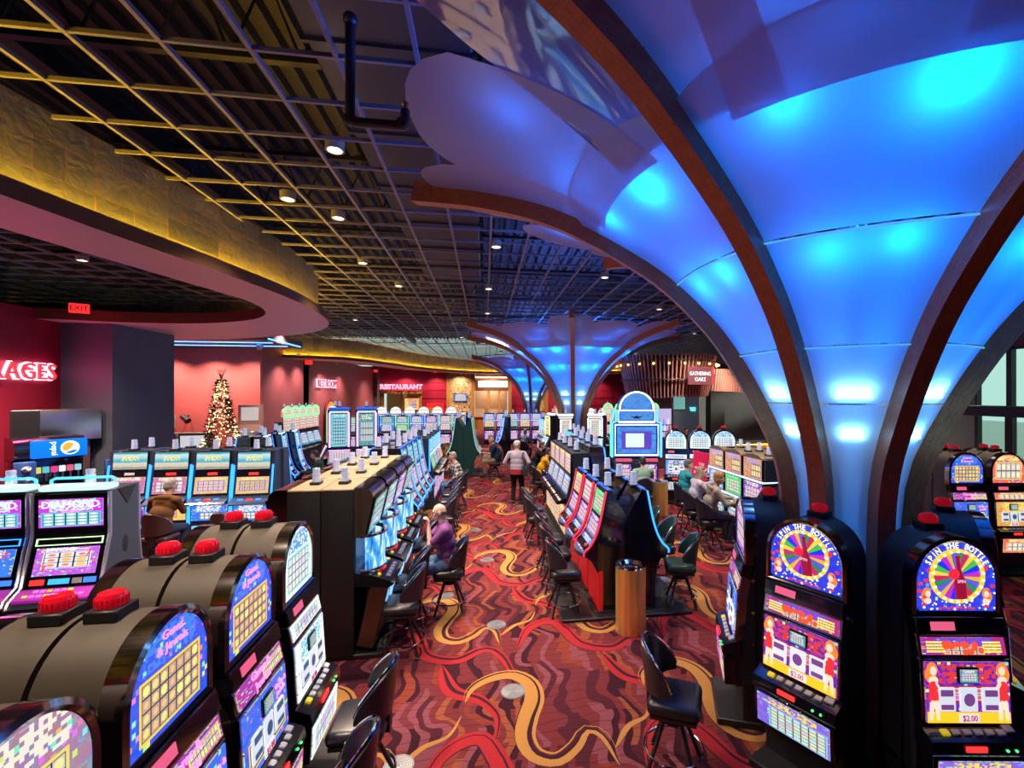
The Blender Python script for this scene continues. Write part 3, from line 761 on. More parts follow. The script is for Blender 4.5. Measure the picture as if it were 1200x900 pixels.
# ------------------------------------------------------------------ game displays
S_ = screen
scr = dict(
 jewel=S_('jewel', (.02, .05, .8), (.02, .12, .95), (7, 4), (.14, .08, .86, .58), (.05, .16), .75, 1, (1, .7, .08), 1.2, 3, (.05, .25, .95), (.55, .4, .3), .12, .6),
 jewel2=S_('jewel2', (.02, .06, .85), (.05, .2, .9), (3, 1), (.1, .12, .9, .5), (.5, .6), .5, .9, (.95, .7, .1), 1.2, 5, (.05, .15, .9), None, .07, .72),
 jewelb=S_('jewelb', (.02, .03, .7), (.6, .05, .3), (9, 2), (.55, .1, .95, .8), (0, .2), .8, 1, (1, .8, .2), 1.2, 8, (.1, .05, .7), None, .12, .98),
 ice=S_('ice', (.35, .8, .85), (.9, 1, .95), (6, 4), (.15, .1, .85, .6), (.45, .65), .45, 1, (.2, .7, .8), 1.45, 11, (.1, .3, .7)),
 ice2=S_('ice2', (.5, .9, .95), (1, 1, .92), (3, 1), (.12, .14, .88, .5), (.45, .6), .4, .8, (.9, .95, 1), 1.5, 13, (.05, .5, .7)),
 iceb=S_('iceb', (.4, .85, .95), (1, 1, .9), (8, 2), (.1, .1, .9, .8), (.4, .7), .6, 1, (.9, 1, 1), 1.4, 14),
 spinblue=S_('spinblue', (.01, .02, .85), (.04, .06, .95), (1, 1), (.0, .0, .001, .001), (0, 1), .6, 1, (0, 0, 0), 1.1, 17, (.05, .06, .9), None, .02),
 party=S_('party', (.01, .03, .8), (.65, .02, .08), (5, 2), (.25, .02, .75, .5), (0, .06), .9, 1, (.75, .05, .08), 1.2, 19, (.1, .1, .9), None, .06, .64),
 partyr=S_('partyr', (.6, .02, .03), (.02, .02, .6), (8, 2), (.14, .36, .86, .58), (.96, 1.02), .85, .8, (.5, .02, .04), 1.2, 23, (.8, .05, .05), None, .1, .98),
 partypay=S_('partypay', (.02, .04, .75), (.3, .2, .8), (7, 6), (.2, .03, .95, .7), (0, .62), .55, 1, (.3, .6, 1), 1.2, 29, (1, .75, .1)),
 round=S_('round', (.3, .22, .75), (.5, .25, .3), (5, 4), (.3, .12, .8, .6), (.0, .15), .6, 1, (.95, .8, .2), 1.1, 31),
 diamond=S_('diamond', (.5, .0, .75), (.75, .05, .85), (5, 4), (.06, .06, .94, .5), (.1, .18), .25, 1, (.1, .6, .75), 1.3, 37, (.6, .9, 1), (.25, .75, .85)),
 reels7=S_('reels7', (.45, .02, .7), (.6, .1, .9), (3, 3), (.14, .28, .86, .82), (0, .09), .85, 1, (.75, .75, .85), 1.3, 41, (.9, .8, 1), (.85, .85, .9)),
 beach=S_('beach', (.25, .75, .85), (.9, .85, .7), (1, 1), (0, 0, .001, .001), (0, 1), .5, 1, (0, 0, 0), 1.1, 43, (1, .95, .4)),
 redgame=S_('redgame', (.5, .03, .6), (.8, .2, .1), (5, 3), (.1, .12, .9, .72), (0, 1), .35, 1, (.7, .1, .8), 1.25, 47),
 goldgame=S_('goldgame', (.85, .4, .08), (1, .65, .2), (5, 3), (.12, .2, .88, .75), (.95, 1.1), .6, 1, (.2, .3, .8), 1.2, 53, (1, .9, .5), (.85, .7, .6)),
 goldred=S_('goldred', (.8, .5, .15), (.95, .6, .2), (5, 3), (.12, .2, .88, .75), (0, .1), .9, .9, (.15, .25, .7), 1.2, 59, (1, .85, .4)),
 bluebelly=S_('bluebelly', (.01, .1, .75), (.05, .25, .95), (4, 2), (.25, .1, .75, .5), (.1, .6), .2, 1, (.1, .3, 1), 1.25, 61, (1, 1, 1)),
 cowboy=S_('cowboy', (1, .5, .03), (1, .7, .1), (3, 1), (.3, .2, .75, .7), (.6, .95), .7, .5, (.8, .3, .1), 1.2, 67, (.7, .1, .3)),
 purplep=S_('purplep', (.1, .45, .6), (.2, .7, .7), (5, 8), (.12, .08, .88, .86), (.45, .58), .4, .75, (.15, .4, .7), 1.25, 71, (.9, .6, 1), (.15, .45, .55)),
 purpled=S_('purpled', (.5, .45, .7), (.75, .6, .9), (6, 5), (.1, .1, .9, .85), (.75, .95), .35, .9, (.6, .4, .9), 1.2, 73),
 green=S_('green', (.0, .3, .12), (.1, .6, .2), (5, 4), (.1, .15, .9, .78), (.0, .5), .7, 1, (.1, .9, .3), 1.2, 79, (.3, 1, .4)),
 teal=S_('teal', (.02, .2, .3), (.05, .35, .4), (5, 3), (.1, .15, .9, .7), (0, 1), .55, 1, (.2, .7, .9), 1.15, 83),
 violet=S_('violet', (.05, .03, .35), (.2, .04, .5), (5, 3), (.1, .12, .9, .72), (.5, 1), .55, 1, (.7, .2, .9), 1.2, 89),
 orange=S_('orange', (.8, .25, .03), (.95, .5, .1), (4, 3), (.1, .12, .9, .75), (.0, .15), .8, 1, (.95, .8, .3), 1.2, 97, (1, 1, .6)),
 pinkred=S_('pinkred', (.75, .05, .1), (.85, .3, .1), (4, 2), (.45, .12, .95, .7), (.08, .14), .65, 1, (.15, .2, .6), 1.15, 101, (.4, .4, 1), (.85, .6, .3)),
 white=S_('white', (.9, .88, .8), (1, .98, .92), (5, 7), (.2, .08, .8, .9), (0, 1), .65, .9, (.95, .25, .15), 1.35, 103),
 whitetop=S_('whitetop', (1, .97, .85), (1, 1, 1), (9, 2), (.04, .1, .96, .9), (.1, .16), .25, 1, (.6, .6, .65), 1.9, 107),
 cyanbar=S_('cyanbar', (.3, .8, .9), (.6, 1, .95), (16, 2), (.02, .1, .98, .9), (.4, .55), .4, 1, (.2, .7, .9), 1.6, 109),
 red=S_('red', (.75, .02, .02), (.95, .2, .05), (5, 2), (.12, .15, .88, .7), (.08, .16), .5, 1, (1, .8, .2), 1.25, 113, (1, .9, .3)),
 redreel=S_('redreel', (.75, .05, .02), (.85, .55, .05), (3, 1), (.14, .2, .86, .5), (.1, .6), .25, .9, (.8, .6, .1), 1.2, 127, (1, .8, .2)),
 bluegame=S_('bluegame', (.05, .1, .75), (.2, .3, .9), (5, 3), (.1, .12, .9, .72), (0, 1), .5, 1, (.4, .6, 1), 1.2, 131),
 wheeltop=S_('wheeltop', (.9, .9, .9), (.8, .2, .15), (3, 4), (.1, .1, .9, .9), (0, .15), .7, 1, (.9, .5, .3), 1.2, 137),
 cloud=S_('cloud', (.0, .02, .38), (.08, .4, 1), (1, 1), (0, 0, .001, .001), (0, 1), .5, 1, (0, 0, 0), 1.1, 139, (.1, .3, .8), None, .0),
 aqua=S_('aqua', (.02, .2, .28), (.05, .4, .45), (5, 3), (.1, .12, .9, .75), (.4, .6), .5, .9, (.1, .5, .6), 1.0, 149),
)
REDGLOW = glow('red beacon lens', (1, .01, .03), .55)
REDLED = glow('red led readout', (1, .02, .02), 2.2)
GREENLED = glow('green led', (.05, 1, .2), 2)
PINKLED = glow('pink badge display', (.85, .12, .25), .8)
BLUEBTN = glow('blue lit button', (.05, .2, 1), 1.2)
WHITEBTN = mat('white button', (.55, .58, .65), .25)
YELLOWBTN = mat('yellow button', (.85, .65, .02), .3, 0, (.85, .65, .02), .3)
PINKBTN = glow('pink lit button', (.9, .15, .7), 1.0)
WBLUE = glow('white blue light bar', (.5, .82, 1), 1.7)
def drum_mat():
    m, n, l = new_mat('drum backlight'); T = NT(m.node_tree); b = n['Principled BSDF']
    tc = n.new('ShaderNodeTexCoord'); mp = n.new('ShaderNodeMapping'); mp.inputs['Scale'].default_value = (9, 1.6, 1); l.new(tc.outputs['UV'], mp.inputs[0])
    f = T.noise(mp.outputs[0], 1.0, 3, .6)
    c = T.ramp(f, [(.35, (.01, .12, .5)), (.5, (.1, .5, .95)), (.6, (.8, .95, 1)), (.7, (.15, .6, 1))])
    l.new(c, b.inputs['Emission Color']); b.inputs['Emission Strength'].default_value = .95; b.inputs['Base Color'].default_value = (.02, .05, .1, 1); b.inputs['Roughness'].default_value = .15
    return m
DRUM = drum_mat()
def beach_mat():
    m, n, l = new_mat('screen beach scene'); T = NT(m.node_tree); b = n['Principled BSDF']
    tc = n.new('ShaderNodeTexCoord'); sp = n.new('ShaderNodeSeparateXYZ'); l.new(tc.outputs['UV'], sp.inputs[0])
    f = T.m('ADD', sp.outputs[1], T.m('MULTIPLY', T.m('SUBTRACT', T.noise(tc.outputs['UV'], 5, 3), .5), .16))
    c = T.ramp(f, [(0, (.55, .4, .26)), (.1, (.06, .3, .3)), (.14, (.62, .5, .36)), (.36, (.7, .62, .52)), (.42, (.05, .42, .5)), (.58, (.12, .5, .6)), (.64, (.35, .62, .72)), (.85, (.6, .75, .75)), (.93, (.03, .3, .35))])
    tu = T.m('FLOOR', T.m('MULTIPLY', sp.outputs[0], 22)); tv = T.m('FLOOR', T.m('MULTIPLY', sp.outputs[1], 14)); t1, _ = T.wn(T.comb(tu, tv, 3.0))
    band = T.m('MULTIPLY', T.m('MULTIPLY', T.m('GREATER_THAN', sp.outputs[1], .5), T.m('LESS_THAN', sp.outputs[1], .8)), T.m('MULTIPLY', T.m('GREATER_THAN', sp.outputs[0], .25), T.m('LESS_THAN', sp.outputs[0], .75)))
    c = T.mix(T.m('MULTIPLY', band, T.m('GREATER_THAN', t1, .55)), c, (.9, .8, .25))
    l.new(c, b.inputs['Emission Color']); b.inputs['Emission Strength'].default_value = .9; b.inputs['Base Color'].default_value = (.02, .02, .02, 1); b.inputs['Roughness'].default_value = .15
    return m
scr['beach'] = beach_mat()
BLUESTRIP = glow('blue light strip', (.02, .22, 1), 2.6)
PURPSTRIP = glow('purple light strip', (.75, .3, 1), 2.2)
REDSTRIP = glow('red light strip', (1, .02, .06), 1.3)
GREENSTRIP = glow('green light strip', (.1, 1, .35), 1.6)
CREAM = mat('reel strip card', (.8, .8, .78), .4, 0, (.75, .82, .9), .75)
INK = glow('pink price ink', (.75, .02, .15), .5)

def beacon(parent, y, z, x=0.0):
    b = MB(); b.rbox(x-.075, x+.075, y-.07, y+.07, z, z+.055, .006, 1)
    o = b.build('beacon_base', BLACK, parent)
    l_ = MB(); l_.lathe([(.056, z+.055), (.06, z+.07), (.06, z+.095), (.05, z+.118), (.0, z+.124)], 20, 0, Matrix.Translation((x, y, 0)))
    for i in range(20):
        a = 2*pi*i/20; l_.tube([(x+.0605*cos(a), y+.0605*sin(a), z+.062), (x+.0605*cos(a), y+.0605*sin(a), z+.1)], .004, 4)
    l_.build('beacon_lens', mat('red beacon plastic', (.7, .008, .025), .1, 0, (1, .01, .03), .16, coat=.8), parent)
def candle(parent, y, z, x=0.0, s=1.0):
    b = MB(); b.rbox(x-.07*s, x+.07*s, y-.06*s, y+.06*s, z, z+.035*s, .005, 1); b.build('candle_base', BLACK, parent)
    c = MB(); Mx = Matrix.Translation((x, y, 0))
    c.lathe([(.0, z+.035*s), (.047*s, z+.035*s), (.047*s, z+.085*s), (.04*s, z+.087*s), (.04*s, z+.1*s), (.046*s, z+.102*s), (.046*s, z+.14*s), (.037*s, z+.142*s), (.037*s, z+.155*s), (.042*s, z+.157*s), (.042*s, z+.2*s), (0, z+.203*s)], 14, 0, Mx)
    c.build('candle_light', mat('silver candle lens', (.62, .64, .75), .15, .55, (.6, .7, 1), .3), parent)

def arch_pts(a, z0, zc, n=20, y=None):
    pts = [(-a, z0), (a, z0)]
    for i in range(n+1):
        t = pi*i/n
        pts.append((a*cos(t), zc+a*sin(t)))
    return pts
# ---- arch-topped reel machine (faces -y)
def arch_machine(wheel=False):
    root = thing('slot_machine', None, None)
    a = .32
    b = MB(); b.rbox(-a, a, -.19, .2, 0, .42, .012, 1); b.rbox(-a-.02, a+.02, -.42, .2, 0, .07, .01, 1)
    b.build('stand', BLACK, root)
    c = MB(); c.prism(arch_pts(a, .38, 1.79), 'y', -.08, .198, 0, smooth=True)
    c.prism([(-.05, .38), (-.05, 1.54), (-.19, 1.28), (-.25, .84), (-.25, .38)][::-1], 'x', -a, a)
    c.build('cabinet', BARREL if not wheel else mat('navy black laminate', (.02, .022, .032), .5), root)
    t = MB(); n = 24
    for yy0, yy1, r0, r1 in ((-.165, -.07, a+.006, a+.006),):
        o_ = arch_pts(r0, 1.54, 1.79, n); rows = [[(x, yy0, z) for x, z in o_], [(x, yy1, z) for x, z in o_]]
        t.grid(rows, 0, closed=True)
        i_ = arch_pts(a-.035, 1.57, 1.79, n); t.grid([[(x, yy0, z) for x, z in o_], [(x*.995, yy0-.012, z) for x, z in arch_pts(a-.018, 1.555, 1.79, n)], [(x, yy0, z) for x, z in i_]], 0, closed=True)
        for x in (-.19, .19): pass
    t.build('chrome_arch', DCHROME, root)
    gl = MB(); ip = arch_pts(a-.036, 1.575, 1.79, n); gl.prism(ip, 'y', -.158, -.13)
    g_ = gl.build('top_glass', scr['jewel'] if not wheel else scr['spinblue'], root)
    F = tilt((0, -.2, 1.435), (0, .02, .1))
    d = MB(); d.rbox(-a, a, -.012, .09, -.015, .11, .008, 1, 0, F); d.build('display_band', BLACKG, root)
    q = MB(); q.box(-.22, -.05, -.017, -.01, .02, .078, 0, F); q.build('player_display', PINKLED, root)
    F = tilt((0, -.225, 1.28), (0, .03, .14))
    u = MB(); u.rbox(-a, a, -.004, .09, -.01, .15, .008, 1, 0, F); u.build('chrome_surround', DCHROME, root)
    q = MB(); q.box(-a+.025, a-.025, -.01, .0, .012, .128, 0, F); ug = q.build('upper_glass', scr['jewelb'] if not wheel else scr['party'], root)
    F = tilt((0, -.255, .83), (0, .026, .43))
    u = MB(); u.rbox(-a, a, -.006, .09, -.012, .437, .008, 1, 0, F); u.build('chrome_surround', DCHROME, root)
    q = MB(); q.box(-a+.025, a-.025, -.014, .0, .006, .42, 0, F); mg = q.build('reel_glass', scr['jewel2'] if not wheel else scr['partyr'], root)
    # game monitor and three reel windows
    q = MB(); q.rbox(-.075, .075, -.03, -.008, .275, .39, .006, 1, 0, F); mn = q.build('bonus_monitor', BLACKG, mg)
    q = MB(); q.box(-.062, .062, -.0335, -.031, .288, .377, 0, F); q.build('monitor_screen', scr['aqua'] if not wheel else scr['teal'], mn)
    for k, x in enumerate((-.155, 0, .155)):
        q = MB(); q.rbox(x-.063, x+.063, -.024, -.01, .085, .25, .006, 1, 0, F)
        rw = q.build('reel_window', CREAM, mg)
        SM = mat('reel print', (.05, .12, .22), .4, 0, (.1, .2, .4), .4) if not wheel else mat('reel print violet', (.16, .05, .25), .4, 0, (.3, .1, .4), .5)
        s = MB()
        if k == 1: s.ball((x, -.026, .168), (.04, .004, .045), 16, 6, 0, F)
        else:
            s.rbox(x-.045, x+.045, -.03, -.022, .19, .235, .004, 1, 0, F); s.build('reel_symbol', SM, rw); s = MB(); s.rbox(x-.045, x+.045, -.03, -.022, .1, .135, .004, 1, 0, F)
        s.build('reel_symbol', SM, rw)
    q = MB(); q.box(-.07, .07, -.02, -.012, .012, .068, 0, F); pr = q.build('price_plate', CREAM, mg)
    letters('$1.00' if not wheel else '$2.00', .058, INK, 'price_lettering', pr, F @ Matrix.Translation((0, -.024, .04)), .002, width=.8)
    # deck
    dk_ = MB(); dk_.prism([(-.2, .83), (-.36, .765), (-.375, .695), (-.36, .665), (-.2, .665)], 'x', -a-.012, a+.012)
    dk_.build('button_deck', BLACKG, root)
    F2 = tilt((0, -.36, .765), (0, .16, .065))
    for k in range(6):
        x = -.2+k*.077
        q = MB(); q.rbox(x-.028, x+.028, -.018, .01, .04, .085, .006, 1, 0, F2)
        q.build('button', WHITEBTN if k else YELLOWBTN, root)
    q = MB(); q.rbox(.22, .29, -.018, .01, .06, .13, .006, 1, 0, F2); q.build('button', WHITEBTN, root)
    q = MB(); q.box(-.11, .03, -.379, -.37, .71, .745); q.build('led_readout', REDLED, root)
    for x in (.17, .23): q = MB(); q.ball((x, -.375, .72), .009, 8, 6); q.build('status_light', GREENLED, root)
    F3 = tilt((0, -.345, .4), (0, -.012, .24))
    q = MB(); q.rbox(-a, a, -.006, .16, -.02, .26, .01, 1, 0, F3); q.build('belly_door', BLACKG, root)
    q = MB(); q.box(-a+.03, a-.03, -.012, -.004, .0, .24, 0, F3); bg_ = q.build('belly_glass', scr['jewelb'] if not wheel else scr['partypay'], root)
    if wheel: wheel_art(root, g_, ug, mg, bg_, F)
    else:
        L = glow('pink title ink', (1, .25, .6), 1.3)
        letters('Gems &\nJewels', .07, L, 'title_lettering', ug, tilt((0, -.225, 1.28), (0, .03, .14)) @ Matrix.Translation((0, -.014, .07)), .003, width=1.1)
        letters('Gems &\nJewels', .05, L, 'title_lettering', mg, F @ Matrix.Translation((.2, -.018, .32)), .003)
        letters('Gems\n& Jewels', .06, L, 'title_lettering', g_, Matrix.Translation((0, -.162, 1.99)), .002, width=1.1)
    beacon(root, .1, 2.1)
    for z in (.8, 1.1, 1.4): lk = MB(); lk.tube([(a-.005, -.1, z), (a+.02, -.1, z)], .014, 8); lk.build('lock', CHROME, root)
    return root
def wheel_art(root, tg, ug, mg, bg_, F):
    zc, y = 1.83, -.162; cols = [(.55, .02, .5), (.02, .03, .8), (.05, .5, .03), (.8, .6, .02), (.6, .02, .05), (.03, .25, .05), (.1, .1, .7), (.75, .4, .02)]
    ms = [glow('wheel wedge %d' % i, c, 1.0) for i, c in enumerate(cols)]
    w = MB(); nw = 24; r = .17
    for k in range(nw):
        a0, a1 = 2*pi*k/nw, 2*pi*(k+.86)/nw
        w.add([(0, y-.004, zc), (r*cos(a0), y-.004, zc+r*sin(a0)), (r*cos((a0+a1)/2), y-.004, zc+r*sin((a0+a1)/2)), (r*cos(a1), y-.004, zc+r*sin(a1))], [(3, 2, 1, 0)], k % 8)
    w.build('prize_wheel', ms, tg)
    rg = MB()
    pts = [(.185*cos(2*pi*i/40), y-.004, zc+.185*sin(2*pi*i/40)) for i in range(40)]; rg.tube(pts, .014, 6, True)
    rg.build('wheel_rim', glow('gold rim print', (.9, .65, .02), .9), tg)
    for i in range(22):
        a = 2*pi*(i+.5)/22; pb = MB(); pb.ball((.182*cos(a), y-.014, zc+.182*sin(a)), (.015, .008, .012), 8, 5); pb.build('wheel_pearl', glow('cream pearl', (1, .9, .7), .9), tg)
    bt = MB(); bt.lathe([(0, -.16), (.042, -.16), (.044, -.04), (.016, .05), (.014, .13), (.018, .135), (.018, .15), (0, .152)], 14, 0, Matrix.Translation((.015, y-.008, zc)) @ Matrix.Rotation(R(-6), 4, 'Y') @ Matrix.Diagonal((1, .4, 1, 1)))
    bo = bt.build('bottle', mat('wine red bottle', (.35, .01, .05), .2, 0, (.45, .01, .06), .6), tg)
    hb = MB(); hb.ball((-.035, y-.02, zc+.02), (.04, .012, .038), 12, 8); hb.build('bottle_heart', glow('heart red', (.8, .02, .05), 1.0), bo)
    letters('SPIN', .03, glow('bottle label ink', (.9, .6, .7), .9), 'bottle_lettering', bo, Matrix.Translation((.012, y-.03, zc-.03)), .001)
    # arched title
    W = glow('white title ink', (1, .97, .85), 1.4)
    txt = 'SPIN THE BOTTLE'
    for i, ch in enumerate(txt):
        if ch == ' ': continue
        th = R(152-124*i/(len(txt)-1)); rr = .232
        Mx = Matrix.Translation((rr*cos(th), y-.003, zc-.012+rr*sin(th))) @ Matrix.Rotation(R(90)-th, 4, 'Y')
        letters(ch, .06, W, 'title_letter', tg, Mx, .002, width=.85)
    # red-haired party guests printed on the glass
    SK = glow('printed skin', (1, .72, .55), .9); HR = glow('printed red hair', (.95, .22, .03), 1.0); DR = glow('printed red dress', (.8, .03, .04), 1.0); WL = glow('printed sparkle', (1, 1, 1), 1.1)
    def guest(par, Mx, s, full):
        b = MB(); b.ball((0, .004, .05*s), (.034*s, .003, .045*s), 12, 8, 0, Mx); b.ball((-.01*s, .004, .02*s), (.036*s, .003, .05*s), 12, 8, 0, Mx); b.build('printed_hair', HR, par)
        b = MB(); b.ball((.004*s, -.002, .045*s), (.02*s, .004, .027*s), 10, 8, 0, Mx); b.ball((.004*s, 0, -.012*s), (.03*s, .003, .025*s), 10, 6, 0, Mx)
        if full:
            b.capsule((.02*s, 0, -.03*s), .009*s, (.05*s, 0, -.085*s), .007*s, 8, 0, Mx); b.capsule((-.008*s, 0, -.14*s), .014*s, (-.02*s, 0, -.24*s), .008*s, 8, 0, Mx); b.capsule((.014*s, 0, -.14*s), .014*s, (.025*s, 0, -.24*s), .008*s, 8, 0, Mx)
        b.build('printed_figure', SK, par)
        if full:
            b = MB(); b.ball((0, -.003, -.05*s), (.03*s, .004, .035*s), 10, 8, 0, Mx); b.ball((.003*s, -.003, -.11*s), (.034*s, .004, .05*s), 10, 8, 0, Mx); b.build('printed_dress', DR, par)
    guest(tg, Matrix.Translation((-.215, y-.004, 1.66)), .9, False); guest(tg, Matrix.Translation((.215, y-.004, 1.66)) @ Matrix.Diagonal((-1, 1, 1, 1)), .9, False)
    guest(mg, F @ Matrix.Translation((-.245, -.018, .31)), 1.15, True); guest(mg, F @ Matrix.Translation((.245, -.018, .31)) @ Matrix.Diagonal((-1, 1, 1, 1)), 1.15, True)
    b = MB(); r2 = random.Random(4)
    for i in range(46):
        x, z = r2.uniform(-.27, .27), r2.uniform(1.585, 1.66) if i < 26 else r2.uniform(1.66, 2.05)
        if i >= 26 and x*x+(z-zc)**2 < .21**2: continue
        if x*x+(max(z-1.79, 0))**2 > .27**2: continue
        s = r2.uniform(.005, .012)
        Mx = Matrix.Translation((x, y-.004, z))
        for k in range(2): b.add([(-s, 0, -s*.25), (s*.25*k, 0, -s*(1-k*.4)), (s, 0, s*.25), (-s*.2, 0, s)], [(0, 1, 2, 3)], 0, Mx @ Matrix.Rotation(k*.8, 4, 'Y'))
    b.build('printed_sparkles', WL, tg)
    b = MB()
    for i in range(12):
        x, z = r2.choice((-1, 1))*r2.uniform(.2, .27), r2.uniform(1.6, 1.9); b.ball((x, y-.003, z), (.018, .003, .013), 8, 6)
    for i in range(9): b.ball((-.12+.03*i, y-.003, 1.595+.006*(i % 2)), (.013, .003, .009), 8, 6)
    b.build('printed_lips', DR, tg)
    q = MB(); q.box(-.29, .29, -.0165, -.0145, .006, .08, 0, F); q.build('printed_floor', glow('printed gold floor', (1, .5, .02), 1.1), mg)
    b = MB()
    FU = tilt((0, -.225, 1.28), (0, .03, .14))
    for i in range(16): b.ball((-.14+.28*r2.random(), -.012, .03+.06*r2.random()), (.022, .004, .02), 8, 6, 0, FU)
    b.build('printed_roses', glow('printed rose', (.85, .08, .03), 1.0), ug)
    YL = glow('yellow fine print', (1, .9, .1), 1.0)
    for sx in (-.2, .2):
        b = MB()
        for rw_ in range(4):
            x = sx-.065
            while x < sx+.06: k_ = r2.uniform(.008, .022); b.box(x, x+k_, -.0135, -.011, .03+.02*rw_, .042+.02*rw_, 0, FU); x += k_+.004
        b.build('fine_print', YL, ug)

# ---- black cabinet with rounded shoulder, overhanging screen and glowing drum (faces -y)
def drum_machine():
    root = thing('slot_machine', None, None); w = .37
    b = MB(); b.rbox(-w, w, -.185, .185, .0, 2.0, .015, 2)
    b.build('cabinet', BLACK, root)
    t = MB(); t.rbox(-w, w, -.183, .184, 1.995, 2.03, .012, 1); t.build('top_cover', mat('tan top laminate', (.24, .19, .12), .5, noise=.3, nscale=4), root)
    s = MB(); pr = [(-.18, 1.44), (-.18, 2.03)]+[(-.3-.1*sin(R(k)), 1.9+.13*cos(R(k))) for k in range(0, 91, 15)]+[(-.3, 1.44)]
    s.prism(pr[::-1], 'x', -w+.02, w-.02, smooth=True); s.build('shoulder', DCHROME, root)
    F = tilt((0, -.3, 1.47), (0, -.1, .42))
    q = MB(); q.rbox(-w+.03, w-.03, -.03, .01, -.01, .46, .008, 1, 0, F); q.build('screen_frame', BLACKG, root)
    q = MB(); q.box(-w+.06, w-.06, -.034, -.028, .02, .43, 0, F); q.build('upper_screen', scr['aqua'], root)
    d = MB(); d.lathe([(.30, 1.02), (.30, 1.42)], 20, 0, Matrix.Translation((0, -.16, 0)), True, R(205), R(335)); d.build('glowing_drum', DRUM, root)
    d = MB()
    for z in (1.0, 1.42): d.lathe([(.28, z), (.33, z), (.33, z+.03), (.28, z+.03)], 20, 0, Matrix.Translation((0, -.16, 0)), True, R(195), R(345))
    d.build('drum_rim', CHROME, root)
    bk = MB(); bk.box(-w+.03, w-.03, -.2, -.17, .95, 1.5); bk.build('drum_backing', mat('drum printed blue', (.02, .1, .3), .3), root)
    dk_ = MB(); dk_.prism([(-.18, 1.02), (-.4, .98), (-.6, .9), (-.63, .86), (-.58, .83), (-.18, .86)], 'x', -w+.02, w-.02); dk_.build('button_deck', BLACKG, root)
    F2 = tilt((0, -.6, .9), (0, .2, .08))
    for k in range(5):
        q = MB(); q.rbox(-.25+k*.1, -.17+k*.1, -.02, .005, .03, .09, .01, 1, 0, F2); q.build('button', mat('smoky button', (.12, .16, .25), .15), root)
    for x in (-.27, .27):
        q = MB(); q.rbox(x-.025, x+.025, -.02, .005, .14, .18, .01, 1, 0, F2); q.build('button', YELLOWBTN, root)
    q = MB(); q.rbox(-.05, .05, -.022, .005, .14, .19, .01, 1, 0, F2); q.build('button', REDLED, root)
    F3 = tilt((0, -.42, .2), (0, -.14, .6))
    q = MB(); q.rbox(-w+.02, w-.02, .0, .2, -.1, .64, .01, 1, 0, F3); q.build('belly_door', mat('copper edged door', (.1, .04, .03), .3, .5), root)
    q = MB(); q.box(-.25, .25, -.012, .0, .34, .58, 0, F3); q.build('belly_glass', DRUM, root)
    ft = MB(); ft.rbox(-w, w, -.5, .185, 0, .06, .01, 1); ft.build('foot_plate', BLACK, root)
    candle(root, .02, 2.03)
    return root

# ---- machine with a concave front running down to a rounded lip (faces -y)
def curve_machine(top=1.75, rail=None, plinth=None, notch=True):
    root = thing('slot_machine', None, None); w = .33; k = top/1.75
    front = [(-.36, .84), (-.355, .9), (-.27, .98), (-.19, 1.12), (-.13, 1.3), (-.085, 1.5), (-.05, 1.68), (-.035, top/k)]
    front = [(y, z if z < .95 else .95+(z-.95)*(top-.95)/(1.75-.95)) for y, z in front]
    back = [(.03, top+.02), (.255, top-.36), (.255, 0)] if notch else [(.03, top+.02), (.255, top+.02), (.255, 0)]
    side = [(-.1, 0), (-.12, .5), (-.26, .76)]+front+back
    b = MB(); b.prism(side[::-1], 'x', -w+.02, w-.02); b.build('cabinet', BLACKG, root)
    P = smooth_path([(0, y, z) for y, z in front], 25)
    def strip(x0, x1, i0, i1, d, m, name, seg=1):
        q = MB(); rows = []
        for i in range(i0, i1+1):
            t = (P[min(i+1, 24)]-P[max(i-1, 0)]).normalized(); nr = Vector((0, -t.z, t.y))
            if nr.y > 0: nr = -nr
            p = P[i]+nr*d
            rows.append([(x0, p.y, p.z), (x1, p.y, p.z)])
        q.grid(rows)
        return q.build(name, m, root)
    strip(-w+.06, w-.06, 15, 23, .006, scr['green'], 'upper_screen')
    strip(-w+.06, w-.06, 7, 14, .006, scr['violet'], 'lower_screen')
    strip(-w+.06, w-.06, 4, 6, .006, scr['bluebelly'], 'game_panel')
    for sx in (-1, 1):
        q = MB(); q.tube([(sx*(w-.015), p.y-.012, p.z) for p in P], .014, 6); q.build('light_rail', rail or BLUESTRIP, root)
        q = MB(); q.tube([(sx*(w-.045), p.y-.012, p.z) for p in P[2:]], .012, 6); q.build('chrome_rail', CHROME, root)
    dk_ = MB(); out = [(-w+.02, -.24)]+[(x*(w-.02), -.36-.09*(1-x*x)) for x in (-1, -.7, -.35, 0, .35, .7, 1)]+[(w-.02, -.24)]
    dk_.prism(out, 'z', .82, .875); dk_.build('button_deck', mat('deck blue black', (.02, .05, .12), .2, coat=.5), root)
    for j in range(5):
        q = MB(); q.rbox(-.21+j*.085, -.15+j*.085, -.375, -.335, .875, .889, .005, 1); q.build('button', WHITEBTN if j % 2 else BLUEBTN, root)
    q = MB(); q.ball((.12, -.3, .945), .025, 10, 6); q.build('button', REDLED, root)
    if plinth:
        q = MB(); q.box(-w, w, -.16, -.1, .06, .62); q.build('lit_plinth', plinth, root)
    q = MB(); q.rbox(-w, w, -.24, .255, 0, .06, .008, 1); q.build('foot_plate', BLACK, root)
    lb = MB(); lb.box(-w+.02, w-.02, -.03, .035, top+.018, top+.03); lb.build('top_edge', mat('blue top edge', (.02, .1, .5), .25, 0, (.02, .12, .8), .5), root)
    candle(root, .06, top-.0, 0, 1.15)
    return root

